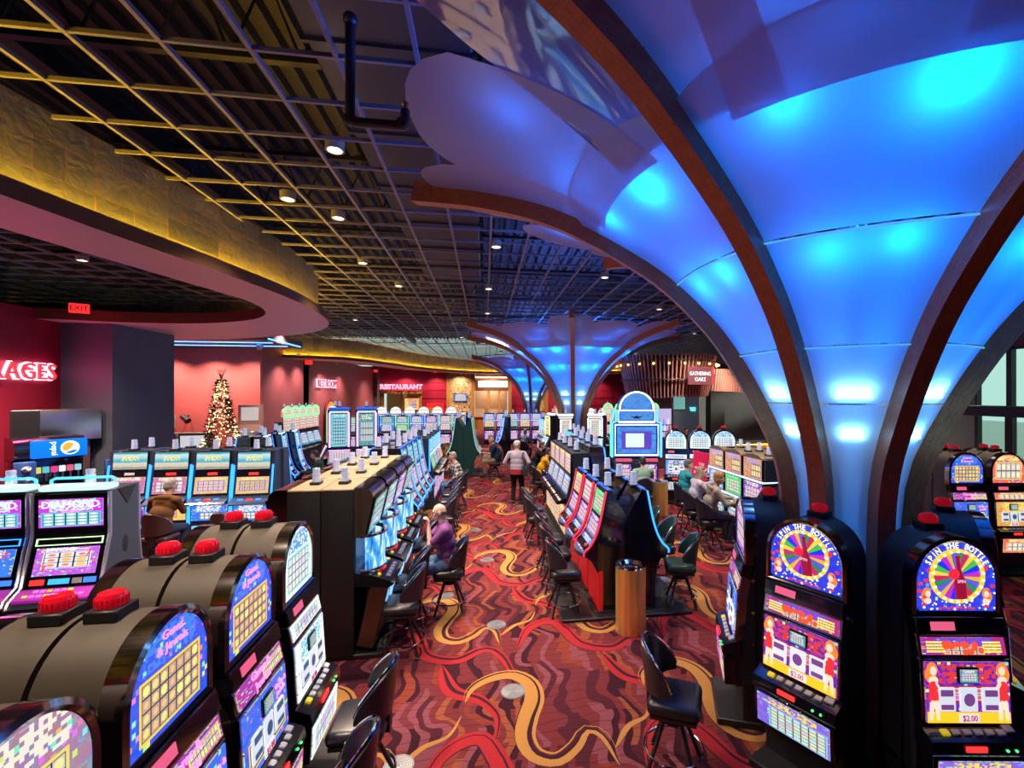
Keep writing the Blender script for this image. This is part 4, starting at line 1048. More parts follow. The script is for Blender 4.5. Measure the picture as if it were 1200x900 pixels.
# ---- square cabinet with two flat screens and white-blue light bars (faces -y)
def twin_screen_machine():
    root = thing('slot_machine', None, None); w = .36
    b = MB(); b.rbox(-w, w, -.22, .22, 0, 1.86, .012, 1); b.build('cabinet', mat('midnight cabinet', (.012, .02, .035), .35), root)
    t = MB(); t.prism([(-w, 1.86), (w, 1.86), (w*.6, 1.93), (0, 1.955), (-w*.6, 1.93)], 'y', -.26, -.2); t.box(-w, w, -.2, .22, 1.86, 1.89)
    t.build('top_cover', mat('tan top laminate', (.24, .19, .12), .5), root)
    for z0, z1, nm, s in ((1.45, 1.86, 'upper_screen', 'pinkred'), (.98, 1.38, 'lower_screen', 'bluegame')):
        q = MB(); q.rbox(-w+.02, w-.02, -.26, -.21, z0-.02, z1+.02, .008, 1); q.build('screen_frame', BLACKG, root)
        q = MB(); q.box(-w+.045, w-.045, -.266, -.258, z0, z1); q.build(nm, scr[s], root)
    for z in (1.415, .945):
        q = MB(); q.box(-w-.005, w+.005, -.275, -.235, z-.014, z+.014); q.build('light_bar', WBLUE, root)
    q = MB(); q.box(w-.001, w+.012, -.235, .2, 1.403, 1.427); q.build('light_bar', WBLUE, root)
    dk_ = MB(); dk_.prism([(-.2, .92), (-.48, .84), (-.48, .78), (-.2, .78)], 'x', -w+.01, w-.01); dk_.build('button_deck', BLACKG, root)
    F2 = tilt((0, -.48, .84), (0, .28, .08))
    for j in range(6):
        q = MB(); q.rbox(-.26+j*.09, -.2+j*.09, -.015, .005, .06, .11, .006, 1, 0, F2); q.build('button', (WHITEBTN, REDLED, YELLOWBTN, GREENLED, WHITEBTN, YELLOWBTN)[j], root)
    q = MB(); q.box(-.28, .28, -.226, -.219, .3, .7); q.build('belly_glass', scr['teal'], root)
    candle(root, .1, 1.89)
    return root

# ---- slant cabinet edged with blue light strips (faces -y)
def slant_machine():
    root = thing('slot_machine', None, None); w = .37
    b = MB(); b.prism([(.24, 0), (.24, 2.02), (-.06, 2.02), (-.1, 1.66), (-.2, 1.2), (-.24, 1.1), (-.24, 0)], 'x', -w, w); b.build('cabinet', mat('navy cabinet', (.015, .03, .075), .35), root)
    F = tilt((0, -.095, 1.64), (0, .04, .36))
    q = MB(); q.rbox(-.31, .31, -.03, .02, -.0, .375, .008, 1, 0, F); q.build('screen_frame', BLACKG, root)
    q = MB(); q.box(-.29, .29, -.035, -.028, .02, .355, 0, F); q.build('upper_screen', scr['beach'], root)
    F = tilt((0, -.2, 1.17), (0, .1, .46))
    q = MB(); q.rbox(-.31, .31, -.02, .02, -.02, .475, .008, 1, 0, F); q.build('lower_panel', BLACKG, root)
    q = MB(); q.box(-.08, .09, -.028, -.02, .38, .43, 0, F); q.build('led_readout', REDLED, root)
    q = MB(); q.box(-.29, .29, -.028, -.019, .02, .345, 0, F); q.build('main_screen', scr['goldgame'], root)
    for s in (-1, 1):
        q = MB(); q.tube([(s*(w-.02), -.12, 1.75), (s*(w-.02), -.22, 1.2), (s*(w-.02), -.26, .62)], .018, 6); q.build('light_strip', BLUESTRIP, root)
    dk_ = MB(); dk_.prism([(-.18, 1.14), (-.4, 1.06), (-.44, 1.03), (-.4, 1.0), (-.18, 1.02)], 'x', -.34, .34); dk_.build('button_deck', mat('deck blue black', (.02, .05, .12)), root)
    F2 = tilt((0, -.4, 1.06), (0, .22, .08))
    for j, m_ in enumerate((BLUEBTN, REDLED, BLUEBTN)):
        q = MB(); q.rbox(-.22+j*.16, -.12+j*.16, -.014, .005, .06, .12, .006, 1, 0, F2); q.build('button', m_, root)
    q = MB(); q.box(-.31, .31, -.262, -.235, .68, .98); q.build('belly_glass', scr['bluebelly'], root)
    q = MB(); q.rbox(-w, w, -.34, -.2, 0, .3, .02, 1); q.build('foot_plate', BLACK, root)
    q = MB(); q.box(-.3, .3, -.27, -.24, .52, .58); q.build('light_bar', mat('pale blue bar', (.2, .5, .7), .3, 0, (.2, .6, .8), .6), root)
    candle(root, .02, 2.02, 0, 1.1)
    return root

# ---- silver-railed cabinet with a kinked face (faces -y)
def rail_machine():
    root = thing('slot_machine', None, None); w = .36
    side = [(.36, 0), (.36, 2.1), (-.1, 2.1), (-.1, 1.62), (-.24, 1.12), (-.38, 1.04), (-.42, .98), (-.3, .9), (-.18, 0)]
    b = MB(); b.prism(side, 'x', -w, w); b.build('cabinet', mat('slate side panel', (.035, .045, .07), .42), root)
    F = tilt((0, -.1, 1.62), (0, .0, .46))
    q = MB(); q.rbox(-w+.02, w-.02, -.014, .03, 0, .46, .008, 1, 0, F); q.build('bezel', BLACKG, root)
    q = MB(); q.box(-.29, .29, -.02, -.012, .1, .4, 0, F); us = q.build('upper_screen', scr['diamond'], root)
    letters('DIAMOND', .105, glow('ice blue title', (.6, .92, 1), 1.5), 'title_lettering', us, F @ Matrix.Translation((0, -.026, .34)), .004, width=1.05)
    letters('Jubilee', .06, glow('pink title ink', (1, .25, .6), 1.3), 'title_lettering', us, F @ Matrix.Translation((.0, -.026, .275)), .003)
    q = MB(); q.rbox(-w+.04, w-.04, -.1, .1, 2.1, 2.16, .025, 2); q.build('light_topper', scr['cyanbar'], root)
    q = MB(); pr = [(-.3, .06, 2.16), (-.3, .06, 2.2), (-.26, .06, 2.22), (.26, .06, 2.22), (.3, .06, 2.2), (.3, .06, 2.16)]; q.tube(pr, .016, 6); q.build('top_hoop', mat('hoop lamp', (.1, .5, .7), .3, 0, (.1, .6, .9), .8), root)
    F = tilt((0, -.24, 1.12), (0, .14, .5))
    q = MB(); q.rbox(-w+.02, w-.02, -.014, .03, 0, .52, .008, 1, 0, F); q.build('bezel', BLACKG, root)
    q = MB()
    for x0, x1, z0, z1 in ((-.3, .3, .49, .5), (-.3, .3, .425, .435), (-.3, -.29, .425, .5), (.29, .3, .425, .5)): q.box(x0, x1, -.024, -.012, z0, z1, 0, F)
    q.build('led_outline', glow('rainbow outline', (.6, 1, .5), 1.4), root)
    q = MB(); q.box(-.28, .28, -.02, -.012, .12, .4, 0, F); rs = q.build('reel_screen', scr['reels7'], root)
    letters('DIAMOND', .05, glow('pale title ink', (.9, .8, 1), 1.3), 'title_lettering', rs, F @ Matrix.Translation((-.06, -.026, .378)), .003, width=1.1)
    for x, z in ((-.19, .19), (.19, .33)): letters('7', .1, glow('red seven', (.85, .02, .04), 1.1), 'red_seven', rs, F @ Matrix.Translation((x, -.026, z)), .003, width=1.2)
    for x0, x1, m_ in ((-.28, -.16, REDLED), (-.12, .06, glow('cyan card slot', (.05, .45, .8), 1.1)), (.09, .17, WHITEBTN), (.19, .3, BLUEBTN)):
        q = MB(); q.box(x0, x1, -.024, -.012, .03, .085, 0, F); q.build('deck_display', m_, root)
    F2 = tilt((0, -.385, 1.04), (0, .145, .075))
    q = MB(); q.rbox(-w+.02, w-.02, -.02, .02, -.01, .15, .01, 1, 0, F2); q.build('button_deck', mat('deck magenta', (.3, .03, .3), .25, 0, (.5, .02, .45), .4), root)
    for j in range(9):
        for i in range(2 if 0 < j < 7 else 1):
            q = MB(); q.rbox(-.27+j*.06, -.225+j*.06, -.03, -.01, .03+.06*i, .065+.06*i, .005, 1, 0, F2); q.build('button', PINKBTN if j % 3 else YELLOWBTN, root)
    for s in (-1, 1):
        q = MB(); q.tube([(s*(w-.01), -.115, 2.09), (s*(w-.01), -.115, 1.62), (s*(w-.01), -.255, 1.13), (s*(w-.01), -.4, 1.04), (s*(w-.01), -.43, .98)], .018, 6); q.build('silver_rail', mat('silver rail', (.62, .62, .72), .25, .8), root)
    for s in (-1, 1):
        q = MB(); q.tube([(s*(w-.01), .365, 2.1), (s*(w-.01), .365, 1.5), (s*(w-.01), .42, 1.05), (s*(w-.01), .55, 1.0)], .02, 6); q.build('rear_rail', mat('silver rail', (.62, .62, .72)), root)
    q = MB(); q.prism([(.0, 2.09), (.3, 2.09), (.15, 1.9)], 'x', w-.002, w+.006)
    q.ball((w, .12, 1.45), (.008, .05, .1), 16, 10); q.build('side_vents', BLACK, root)
    candle(root, .16, 2.1)
    return root

# ---- tall portrait-screen machine with strips of light (faces -y)
def portrait_machine(top=2.75):
    root = thing('slot_machine', None, None); w = .33
    b = MB(); b.rbox(-w, w, -.08, .22, .0, top-.08, .012, 1); b.build('cabinet', mat('graphite cabinet', (.03, .03, .045), .35), root)
    q = MB(); q.rbox(-w+.02, w-.02, -.12, -.07, 1.5, top-.1, .01, 1); q.build('bezel', BLACKG, root)
    q = MB(); q.box(-w+.11, w-.11, -.127, -.118, 1.56, top-.2); q.build('portrait_screen', scr['purplep'], root)
    for s in (-1, 1):
        q = MB(); q.rbox(s*(w-.065)-.028, s*(w-.065)+.028, -.14, -.11, 1.54, top-.16, .008, 1); q.build('light_strip', PURPSTRIP, root)
    q = MB(); q.box(-w+.06, w-.06, -.13, -.11, top-.17, top-.11); q.build('top_display', scr['cyanbar'], root)
    q = MB(); q.rbox(-w+.03, w-.03, -.06, .1, top-.08, top, .015, 1); q.build('topper', mat('blue topper', (.03, .1, .5), .3, 0, (.03, .12, .8), .8), root)
    F = tilt((0, -.34, 1.06), (0, .2, .42))
    q = MB(); q.rbox(-w+.02, w-.02, -.02, .05, 0, .45, .01, 1, 0, F); q.build('lower_panel', mat('silver lower panel', (.4, .4, .5), .3, .6), root)
    q = MB(); q.box(-w+.06, w-.06, -.03, -.018, .06, .38, 0, F); q.build('lower_screen', scr['purpled'], root)
    q = MB(); q.box(-w+.04, w-.04, -.032, -.018, .41, .43, 0, F); q.build('light_bar', PURPSTRIP, root)
    dk_ = MB(); dk_.prism([(-.1, 1.1), (-.34, 1.06), (-.46, .98), (-.44, .92), (-.1, .94)], 'x', -w, w); dk_.build('button_deck', BLACKG, root)
    F2 = tilt((0, -.46, .98), (0, .12, .08))
    for j in range(4):
        q = MB(); q.rbox(-.22+j*.12, -.14+j*.12, -.015, .005, .03, .09, .006, 1, 0, F2); q.build('button', BLUEBTN if j % 2 else WHITEBTN, root)
    q = MB(); q.rbox(-w+.03, w-.03, -.3, -.05, .1, .9, .02, 1); q.build('belly_door', BLACK, root)
    candle(root, .1, top, 0, .9)
    return root

# ---- plain upright video machine (faces -y)
def video_machine(dome=False):
    root = thing('slot_machine', None, None); w = .34
    b = MB(); b.prism([(.25, 0), (.25, 1.95), (-.1, 1.95), (-.12, 1.5), (-.22, 1.05), (-.24, 0)], 'x', -w, w); b.build('cabinet', mat('midnight cabinet', (.012, .02, .035)), root)
    F = tilt((0, -.118, 1.5), (0, .02, .42)); q = MB(); q.box(-.3, .3, -.016, .0, .03, .4, 0, F); q.build('upper_screen', scr['bluegame'], root)
    F = tilt((0, -.215, 1.08), (0, .1, .4)); q = MB(); q.box(-.3, .3, -.016, .0, .03, .38, 0, F); q.build('main_screen', scr['teal'], root)
    q = MB(); q.box(-w-.003, w+.003, -.15, -.11, 1.485, 1.505); q.build('light_bar', WBLUE, root)
    for s in (-1, 1):
        q = MB(); q.box(s*w-.012, s*w+.012, -.14, -.1, 1.05, 1.93); q.build('light_strip', BLUESTRIP, root)
    dk_ = MB(); dk_.prism([(-.18, 1.06), (-.42, .97), (-.42, .92), (-.18, .94)], 'x', -w+.01, w-.01); dk_.build('button_deck', BLACKG, root)
    for j in range(5): q = MB(); q.rbox(-.24+j*.11, -.17+j*.11, -.37, -.32, .985, 1.012, .006, 1); q.build('button', (WHITEBTN, mat('red button', (.4, .01, .02), .25, 0, (1, .02, .03), .4), WHITEBTN, BLUEBTN, YELLOWBTN)[j], root)
    q = MB(); q.box(-.3, .3, -.255, -.238, .3, .85); q.build('belly_glass', scr['violet'], root)
    if dome:
        q = MB(); q.prism(arch_pts(.3, 1.95, 2.06, 16), 'y', -.1, .1); q.build('dome_topper', scr['whitetop'], root)
    else: candle(root, .05, 1.95, 0, 1.1)
    return root
# ---- machine with a lit hood above a tall reel window (faces -y)
def hood_machine():
    root = thing('slot_machine', None, None); w = .26
    b = MB(); b.prism([(.25, 0), (.25, 2.1), (-.05, 2.1), (-.12, 1.4), (-.25, 1.05), (-.25, 0)], 'x', -w, w); b.build('cabinet', mat('midnight cabinet', (.012, .02, .035)), root)
    q = MB(); q.box(-w+.04, w-.04, -.11, -.06, 1.75, 2.28); q.build('reel_tower', scr['wheeltop'], root)
    q = MB(); q.prism(arch_pts(.2, 2.28, 2.42, 14), 'y', -.11, .05); q.build('prize_hood', scr['red'], root)
    q = MB(); q.tube([(.23*cos(t), -.1, 2.42+.25*sin(t)) for t in [pi*i/16 for i in range(17)]]+[(-.23, -.1, 2.28), (.23, -.1, 2.28)], .035, 6, True); q.build('hood_light', GREENSTRIP, root)
    F = tilt((0, -.24, 1.06), (0, .12, .4)); q = MB(); q.box(-w+.04, w-.04, -.016, .0, .04, .6, 0, F); q.build('main_screen', scr['teal'], root)
    dk_ = MB(); dk_.prism([(-.18, 1.04), (-.42, .97), (-.42, .92), (-.18, .94)], 'x', -w+.01, w-.01); dk_.build('button_deck', BLACKG, root)
    candle(root, .05, 2.66, 0, .6)
    return root
# ------------------------------------------------------------------ stools (sitter faces -y)
def stool():
    root = thing('swivel_stool', None, None)
    s = MB(); s.rbox(-.225, .225, -.23, .2, .52, .64, .055, 3); s.build('seat', VINYL, root)
    p = MB(); out = [(-.2, -.2), (.2, -.2), (.2, .17), (-.2, .17)]; p.prism(out, 'z', .495, .525); p.build('seat_pan', BLACK, root)
    b = MB(); rows = []; edge = []
    n = 20
    for i in range(n+1):
        f = -1+2*i/n; ph = f*R(84); r = .235
        lift = cos(f*pi/2)
        zt = .76+.30*lift**.8 if abs(f) < .999 else .74
        zb = .66+.05*(1-lift)
        lean = .05*(lift)
        def pt(rr, z): return (rr*sin(ph), rr*cos(ph)-.03+lean*(z-.66)/.4, z)
        th = .022
        rows.append([pt(r-th, zb), pt(r, zb-.012), pt(r+th, zb), pt(r+th*1.1, (zb+zt)/2), pt(r+th, zt), pt(r, zt+.014), pt(r-th, zt), pt(r-th*1.3, (zb+zt)/2)])
        edge.append(pt(r, zt+.016))
    b.grid(rows, closed=True); 
    for rr in (rows[0], rows[-1]): b.add(rr, [tuple(range(8))])
    b.build('backrest', VINYL, root)
    e = MB(); e.tube(edge, .009, 6); e.build('chrome_edge', CHROME, root)
    st = MB(); st.box(-.05, .05, .17, .215, .5, .7); st.build('back_bracket', BLACK, root)
    sw = MB(); sw.lathe([(.0, .40), (.1, .40), (.1, .43), (.05, .44), (.05, .5)], 14); sw.build('swivel', BLACK, root)
    for sx in (-1, 1):
        for sy in (-1, 1):
            l_ = MB(); l_.tube([(sx*.075, sy*.075, .41), (sx*.2, sy*.2, .012)], .018, 8); l_.ball((sx*.2, sy*.2, .014), (.026, .026, .014), 8, 5); l_.build('leg', BLACK, root)
    rg = MB(); rg.tube([(.245*cos(2*pi*i/28), .245*sin(2*pi*i/28), .17) for i in range(28)], .011, 8, True); rg.build('foot_ring', CHROME, root)
    return root
GREENV = mat('bottle green vinyl', (.012, .05, .035), .35)
BROWNV = mat('brown vinyl', (.05, .025, .03), .4)
def seat_at(x, y, az, label, vinyl=None):
    return put('stool', stool, x, y, az, label, 'stool', 'swivel stools at the machines', {'seat': vinyl, 'backrest': vinyl} if vinyl else None)

# ------------------------------------------------------------------ bins
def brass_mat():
    m, n, l = new_mat('streaked brass'); T = NT(m.node_tree); b = n['Principled BSDF']
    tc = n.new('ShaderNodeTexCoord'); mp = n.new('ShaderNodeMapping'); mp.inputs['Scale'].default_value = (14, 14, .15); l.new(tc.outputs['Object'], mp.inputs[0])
    c = T.ramp(T.noise(mp.outputs[0], 1.0, 4), [(.32, (.8, .52, .14)), (.5, (1, .72, .24)), (.68, (1, .85, .42))])  # bright vertical gleams are put into the colour as streaks
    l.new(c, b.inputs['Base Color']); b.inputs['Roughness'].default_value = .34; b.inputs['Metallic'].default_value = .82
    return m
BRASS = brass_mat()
def bin_():
    root = thing('waste_bin', None, None)
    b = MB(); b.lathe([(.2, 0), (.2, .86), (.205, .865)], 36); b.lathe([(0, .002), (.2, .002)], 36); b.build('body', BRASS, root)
    c = MB(); c.lathe([(.205, .865), (.2, .885), (.16, .885), (.13, .84)], 36); c.build('rim', CHROME, root)
    d = MB(); d.lathe([(.13, .83), (0, .84)], 24); d.build('ash_tray', BLACKG, root)
    return root
# ------------------------------------------------------------------ floor grilles
def grille():
    root = thing('floor_diffuser', None, None)
    b = MB(); b.lathe([(0, .004), (.13, .004), (.128, .009), (.118, .009), (.118, .005)], 32); b.build('plate', mat('diffuser grey', (.25, .26, .3), .4, .6), root)
    r_ = MB()
    for k in range(1, 7): r_.lathe([(.017*k, .005), (.017*k, .01), (.017*k+.008, .01), (.017*k+.008, .005)], 32)
    r_.build('slot_rings', mat('diffuser ring', (.5, .52, .58), .3, .8), root)
    return root
for i, (x, y) in enumerate([(.3, 4.98), (-.72, 4.12), (.16, 6.45), (-.6, 7.5), (.05, 9.0), (-.95, 9.1), (-.72, 12.3), (-.45, 16.8), (-.3, 17.9), (3.0, 7.6), (3.45, 9.0), (4.6, 3.2), (2.0, 4.6), (1.0, 13.2), (-.2, 11)]):
    lab = ['round metal floor grille in the middle of the foreground aisle, on a gold swirl', 'round metal floor grille nearest the camera at the bottom edge', 'round metal floor grille in the aisle left of the brass bin'] 
    l2 = lab[i] if i < 3 else 'round metal floor grille set in the swirled carpet beyond the foreground'
    put('grille', grille, x, y, 270, l2, 'floor vent', 'round floor grilles')

# ------------------------------------------------------------------ Christmas tree
def xmas(x, y):
    root = thing('christmas_tree', 'tall lit Christmas tree with warm fairy lights against the coral wall', 'christmas tree', (x, y, 0))
    r2 = random.Random(3); b = MB(); li = MB(); H = 3.75
    def rad(z): return .78*(1-(z-.35)/(H-.25))+.03
    for i in range(1500):
        z = .35+(H-.45)*(r2.random()**1.35); a = r2.random()*2*pi; r = rad(z)*(.3+.7*r2.random()**.6)
        p = Vector((r*cos(a), r*sin(a), z)); d = Vector((cos(a), sin(a), .25+r2.uniform(-.5, .3))).normalized(); L = r2.uniform(.1, .2); w = r2.uniform(.02, .035)
        sd = d.cross(Vector((0, 0, 1))).normalized()*w; up = d.cross(sd).normalized()*w*.7
        q = p+d*L
        b.add([p-sd, p+sd, q, p+up, p-up], [(0, 1, 2), (3, 4, 2)])
    b.build('needles', mat('fir needles', (.03, .085, .03), .7, noise=.5, nscale=8), root)
    for i in range(430):
        z = .4+(H-.55)*(r2.random()**1.25); a = r2.random()*2*pi; r = rad(z)*r2.uniform(.88, 1.06)
        li.ball((r*cos(a), r*sin(a), z), .021, 6, 4)
    tag(li.build('fairy_lights', glow('warm fairy light', (1, .72, .3), 3.2), root), kind='stuff')
    bm = mat('red bauble', (.5, .02, .02), .15, .5)
    for i in range(26):
        z = .6+2.7*r2.random()**1.2; a = r2.random()*2*pi; r = rad(z)*1.02
        o = MB(); o.ball((0, 0, 0), .045, 10, 7); k = o.build('bauble', bm, root, (r*cos(a), r*sin(a), z))
    t = MB(); t.tube([(0, 0, 0), (0, 0, 1.2)], .06, 8); t.lathe([(.28, 0), (.26, .06), (.06, .12)], 16); t.build('stand', mat('trunk brown', (.1, .05, .03), .7), root)
    s = MB()
    for i in range(14):
        a = 2*pi*i/14; s.tube([(0, 0, H-.12), (.07*cos(a), .07*sin(a), H+.12), (.16*cos(a), .16*sin(a), H+.3)], [.012, .008, .003], 5)
    s.build('tree_topper', mat('gold topper', (.75, .6, .35), .35, .3), root)
xmas(-9.15, 18.05)

# ------------------------------------------------------------------ drinks station by the red wall
def drinks():
    CB = mat('dark laminate cabinet', (.035, .02, .03), .5)
    o = thing('drinks_counter', 'dark drinks station counter against the crimson wall by the column', 'counter', (-9.04, 10.9, 0))
    b = MB(); b.rbox(-.5, .45, -2.4, 1.25, 0, .95, .01, 1); b.build('cabinet', CB, o); b = MB(); b.rbox(-.5, .5, -2.45, 1.3, .95, 1.0, .01, 1); b.build('worktop', mat('black stone top', (.03, .03, .035), .2), o)
    for k in range(4):
        b = MB(); b.rbox(.45, .47, -2.3+.88*k, -1.47+.88*k, .08, .9, .006, 1); d = b.build('cabinet_door', CB, o)
        h = MB(); h.tube([(.49, -1.55+.88*k, .6), (.49, -1.55+.88*k, .8)], .008, 6); h.build('handle', STEEL, d)
    # ice maker: stainless hood on a grey body
    o = thing('ice_machine', 'stainless steel ice maker with dark left side on the drinks station', 'ice machine', (-9.2, 11.75, 1.0), R(48))
    b = MB(); b.rbox(-.5, .5, -.0, .3, 0, 1.12, .012, 1); b.build('body', mat('mauve grey panel', (.17, .1, .11), .35, .4), o)
    b = MB(); b.rbox(-.72, .66, -.12, .3, 1.14, 1.82, .015, 2); b.build('hood', STEEL, o)
    b = MB(); b.rbox(-.725, -.3, -.13, -.12, 1.16, 1.8, .004, 1)
    for k in range(16): b.box(-.71, -.32, -.14, -.13, 1.19+.037*k, 1.205+.037*k)
    b.build('louvre_panel', mat('dark louvres', (.03, .03, .035), .5), o)
    # soda dispenser with lit logo head
    o = thing('soda_dispenser', 'black soda fountain with a glowing blue logo head and a row of nozzles', 'drinks dispenser', (-8.62, 10.75, 1.0), R(52))
    b = MB(); b.rbox(-.5, .5, -.1, .4, .0, .9, .02, 2); b.build('body', BLACKG, o)
    hd = MB(); hd.prism([(.38, .86), (.38, 1.3), (-.1, 1.3), (-.26, 1.22), (-.3, 1.08), (-.26, .92), (-.1, .86)], 'x', -.5, .5, smooth=True); hd.build('head', BLACKG, o)
    F = tilt((0, -.3, .93), (0, .0, .3))
    q = MB(); q.rbox(-.3, .5, -.03, .04, -.02, .33, .03, 2, 0, F); hp = q.build('logo_panel', glow('cola blue panel', (.0, .12, .9), 1.5), o)
    Wh = glow('logo white', (1, 1, 1), 1.5)
    q = MB(); q.lathe([(0, 0), (.135, 0), (.135, .012), (0, .014)], 30, 0, F @ Matrix.Translation((.24, -.03, .155)) @ Matrix.Rotation(R(90), 4, 'X')); lg = q.build('logo_roundel', Wh, hp)
    q = MB(); q.prism([(.115*cos(t)+.24, .155+.115*sin(t)) for t in [R(100+8*i) for i in range(14)]]+[(.2, .09), (.26, .16), (.29, .235)], 'y', -.05, -.046, 0, F); q.build('logo_orange', glow('logo orange', (1, .25, .02), 1.5), lg)
    q = MB(); q.prism([(.115*cos(t)+.24, .155+.115*sin(t)) for t in [R(230+8*i) for i in range(14)]]+[(.29, .11)], 'y', -.05, -.046, 0, F); q.build('logo_blue', glow('logo blue', (.0, .1, .8), 1.4), lg)
    letters('pepsi', .13, Wh, 'logo_lettering', hp, F @ Matrix.Translation((.02, -.036, .155)) @ Matrix.Rotation(R(90), 4, 'Y'), .003)
    cols = [(.1, .5, .6), (.1, .6, .4), (.7, .6, .1), (.1, .5, .6), (.7, .05, .25), (.8, .8, .8), (.7, .1, .2), (.3, .6, .7)]
    for k in range(8):
        q = MB(); q.rbox(-.44+.115*k, -.35+.115*k, -.15, -.1, .6, .72, .008, 1); v = q.build('flavour_valve', glow('flavour badge %d' % k, cols[k], .9), o)
        q = MB(); q.tube([(-.395+.115*k, -.13, .6), (-.395+.115*k, -.13, .44)], .018, 8); q.build('nozzle', STEEL, v)
    q = MB(); q.rbox(-.48, .48, -.28, -.08, .0, .06, .01, 1); q.build('drip_tray', STEEL, o)
    # cup dispensers and a second small brewer
    for k, (x, y) in enumerate(((-8.55, 10.2), (-8.1, 11.7))):
        o = thing('cup_dispenser', ('blue cup dispenser with white cups left of the soda fountain', 'blue cup dispenser with white cups right of the soda fountain')[k], 'cup dispenser', (x, y, 1.0 if k == 0 else 0), R(48))
        b = MB(); z0 = .25 if k == 0 else 1.1; b.rbox(-.14, .14, -.06, .1, z0-(.25 if k == 0 else 1.1), z0+.62, .01, 1); b.build('housing', mat('blue housing', (.03, .1, .4), .3), o)
        for j in range(3):
            c = MB(); c.lathe([(.055, .0), (.05, .16), (.035, .3), (.03, .3), (0, .29)], 14, 0, Matrix.Translation((0, -.06, z0+.1+.19*j)) @ Matrix.Rotation(R(80), 4, 'X')); c.build('cup_stack', mat('white paper cup', (.8, .8, .82), .5), o)
    o = thing('coffee_brewer', 'small dark coffee brewer with a colourful display at the left edge', 'coffee machine', (-9.0, 9.7, 1.0), R(50))
    b = MB(); b.rbox(-.32, .32, -.15, .3, 0, .2, .01, 1); b.rbox(-.32, .32, .05, .3, .2, .5, .01, 1); b.rbox(-.34, .34, -.18, .3, .5, .92, .02, 2); b.build('body', BLACKG, o)
    b = MB(); b.box(-.1, .31, -.19, -.178, .58, .87); b.build('display', scr['violet'], o)
    b = MB(); b.tube([(-.1, -.1, .5), (-.1, -.1, .42)], .03, 10); b.tube([(.1, -.1, .5), (.1, -.1, .42)], .03, 10); b.build('spouts', STEEL, o)
drinks()
# wall lamp: red bowl throwing blue light up the column
o = thing('wall_sconce', 'red bowl wall sconce glowing blue above on the slate column', 'wall lamp', (-9.05, 12.28, 2.35))
b = MB(); b.lathe([(0, -.16), (.1, -.13), (.22, 0), (.24, .04)], 20, 0, Matrix.Diagonal((1, .55, 1, 1)) @ Matrix.Translation((0, -.22, 0))); b.build('bowl', mat('red lacquer', (.4, .01, .02), .3), o)
lamp('SPOT', (0, -.14, .06), 40, (.05, .55, 1), .04, (R(180-12), 0, 0), 120, o)

# ------------------------------------------------------------------ illuminated signs
RF = glow('red neon face', (1, .02, .03), 1.7); HALO = glow('pink white halo edge', (1, .55, .75), 2.5)
def sign(name, body, size, M, label, face=RF, edge=HALO, depth=.07, grow=1.06, width=1.0, sp=1.05):
    root = thing(name, label, 'sign')
    letters(body, size, edge, 'letter_edge', root, M @ Matrix.Translation((0, .03, 0)), .03, width=width, spacing=sp, grow=size*.035)
    letters(body, size, face, 'letter_face', root, M @ Matrix.Translation((0, -.02, 0)), .02, width=width, spacing=sp)
    return root
Mleft = lambda x, y, z: Matrix.Translation((x, y, z)) @ Matrix.Rotation(R(90), 4, 'Z')
s_ = sign('letter_sign', 'BEVERAGES', .5, Mleft(-9.5, 10.78, 3.62), 'glowing red channel-letter sign ending in AGES on the crimson wall', width=.95)
lamp('AREA', (-9.45, 11.3, 3.6), 14, (1, .05, .25), .4, (0, R(-90), 0), parent=s_)
sign('letter_sign', 'RESTROOMS', .62, Mleft(-9.2, 29.6, 3.75), 'lit red letter sign on the rose wall left of the grey stone pillar', width=1.0)
sign('letter_sign', 'RESTAURANT', .55, Matrix.Translation((-7.15, 42.2, 3.78)), 'lit red letter sign over the restaurant doorway', width=1.0)
sb = sign('letter_sign', 'CASHIER', .55, Matrix.Translation((.75, 42.3, 4.05)), 'red letter sign on a white backing over the cashier counter', edge=glow('warm white backing', (1, .9, .8), 2))
b = MB(); b.rbox(-.55, 2.05, 42.38, 42.46, 3.78, 4.33, .05, 2); b.build('sign_backing', glow('warm white backing', (1, .9, .8)), sb)
b = MB(); b.box(-.8, 2.1, 42.34, 42.44, 4.62, 4.72); tag(b.build('strip_lamp', glow('warm white strip', (1, .85, .6), 4)), 'long warm white strip lamp above the cashier sign', 'lamp')
# exit signs
def exit_sign(x, y, z, az, label):
    o = thing('exit_sign', label, 'exit sign', (x, y, z), R(az+90))
    b = MB(); b.rbox(-.16, .16, -.03, .03, -.1, .1, .012, 1); b.build('box', glow('exit red face', (1, .03, .03), 1.0), o)
    letters('EXIT', .14, mat('exit letter dark', (.25, .0, .0), .4), 'exit_lettering', o, Matrix.Translation((0, -.034, 0)), .002)
    b = MB(); b.box(-.02, .02, -.01, .01, .1, .3); b.box(-.2, .2, -.03, .03, .1, .115); b.build('mount', BLACK, o)
exit_sign(-8.55, 11.4, 4.98, 300, 'small red exit sign hung from the ceiling near the slate column')
exit_sign(-8.2, 23.6, 4.65, 285, 'small red exit sign below the far bulkhead at its left end')
exit_sign(-9.0, 41.0, 5.1, 285, 'small red exit sign beside the top of the grey stone pillar')
exit_sign(-4.3, 42.3, 5.15, 270, 'small red exit sign high on the red back wall')
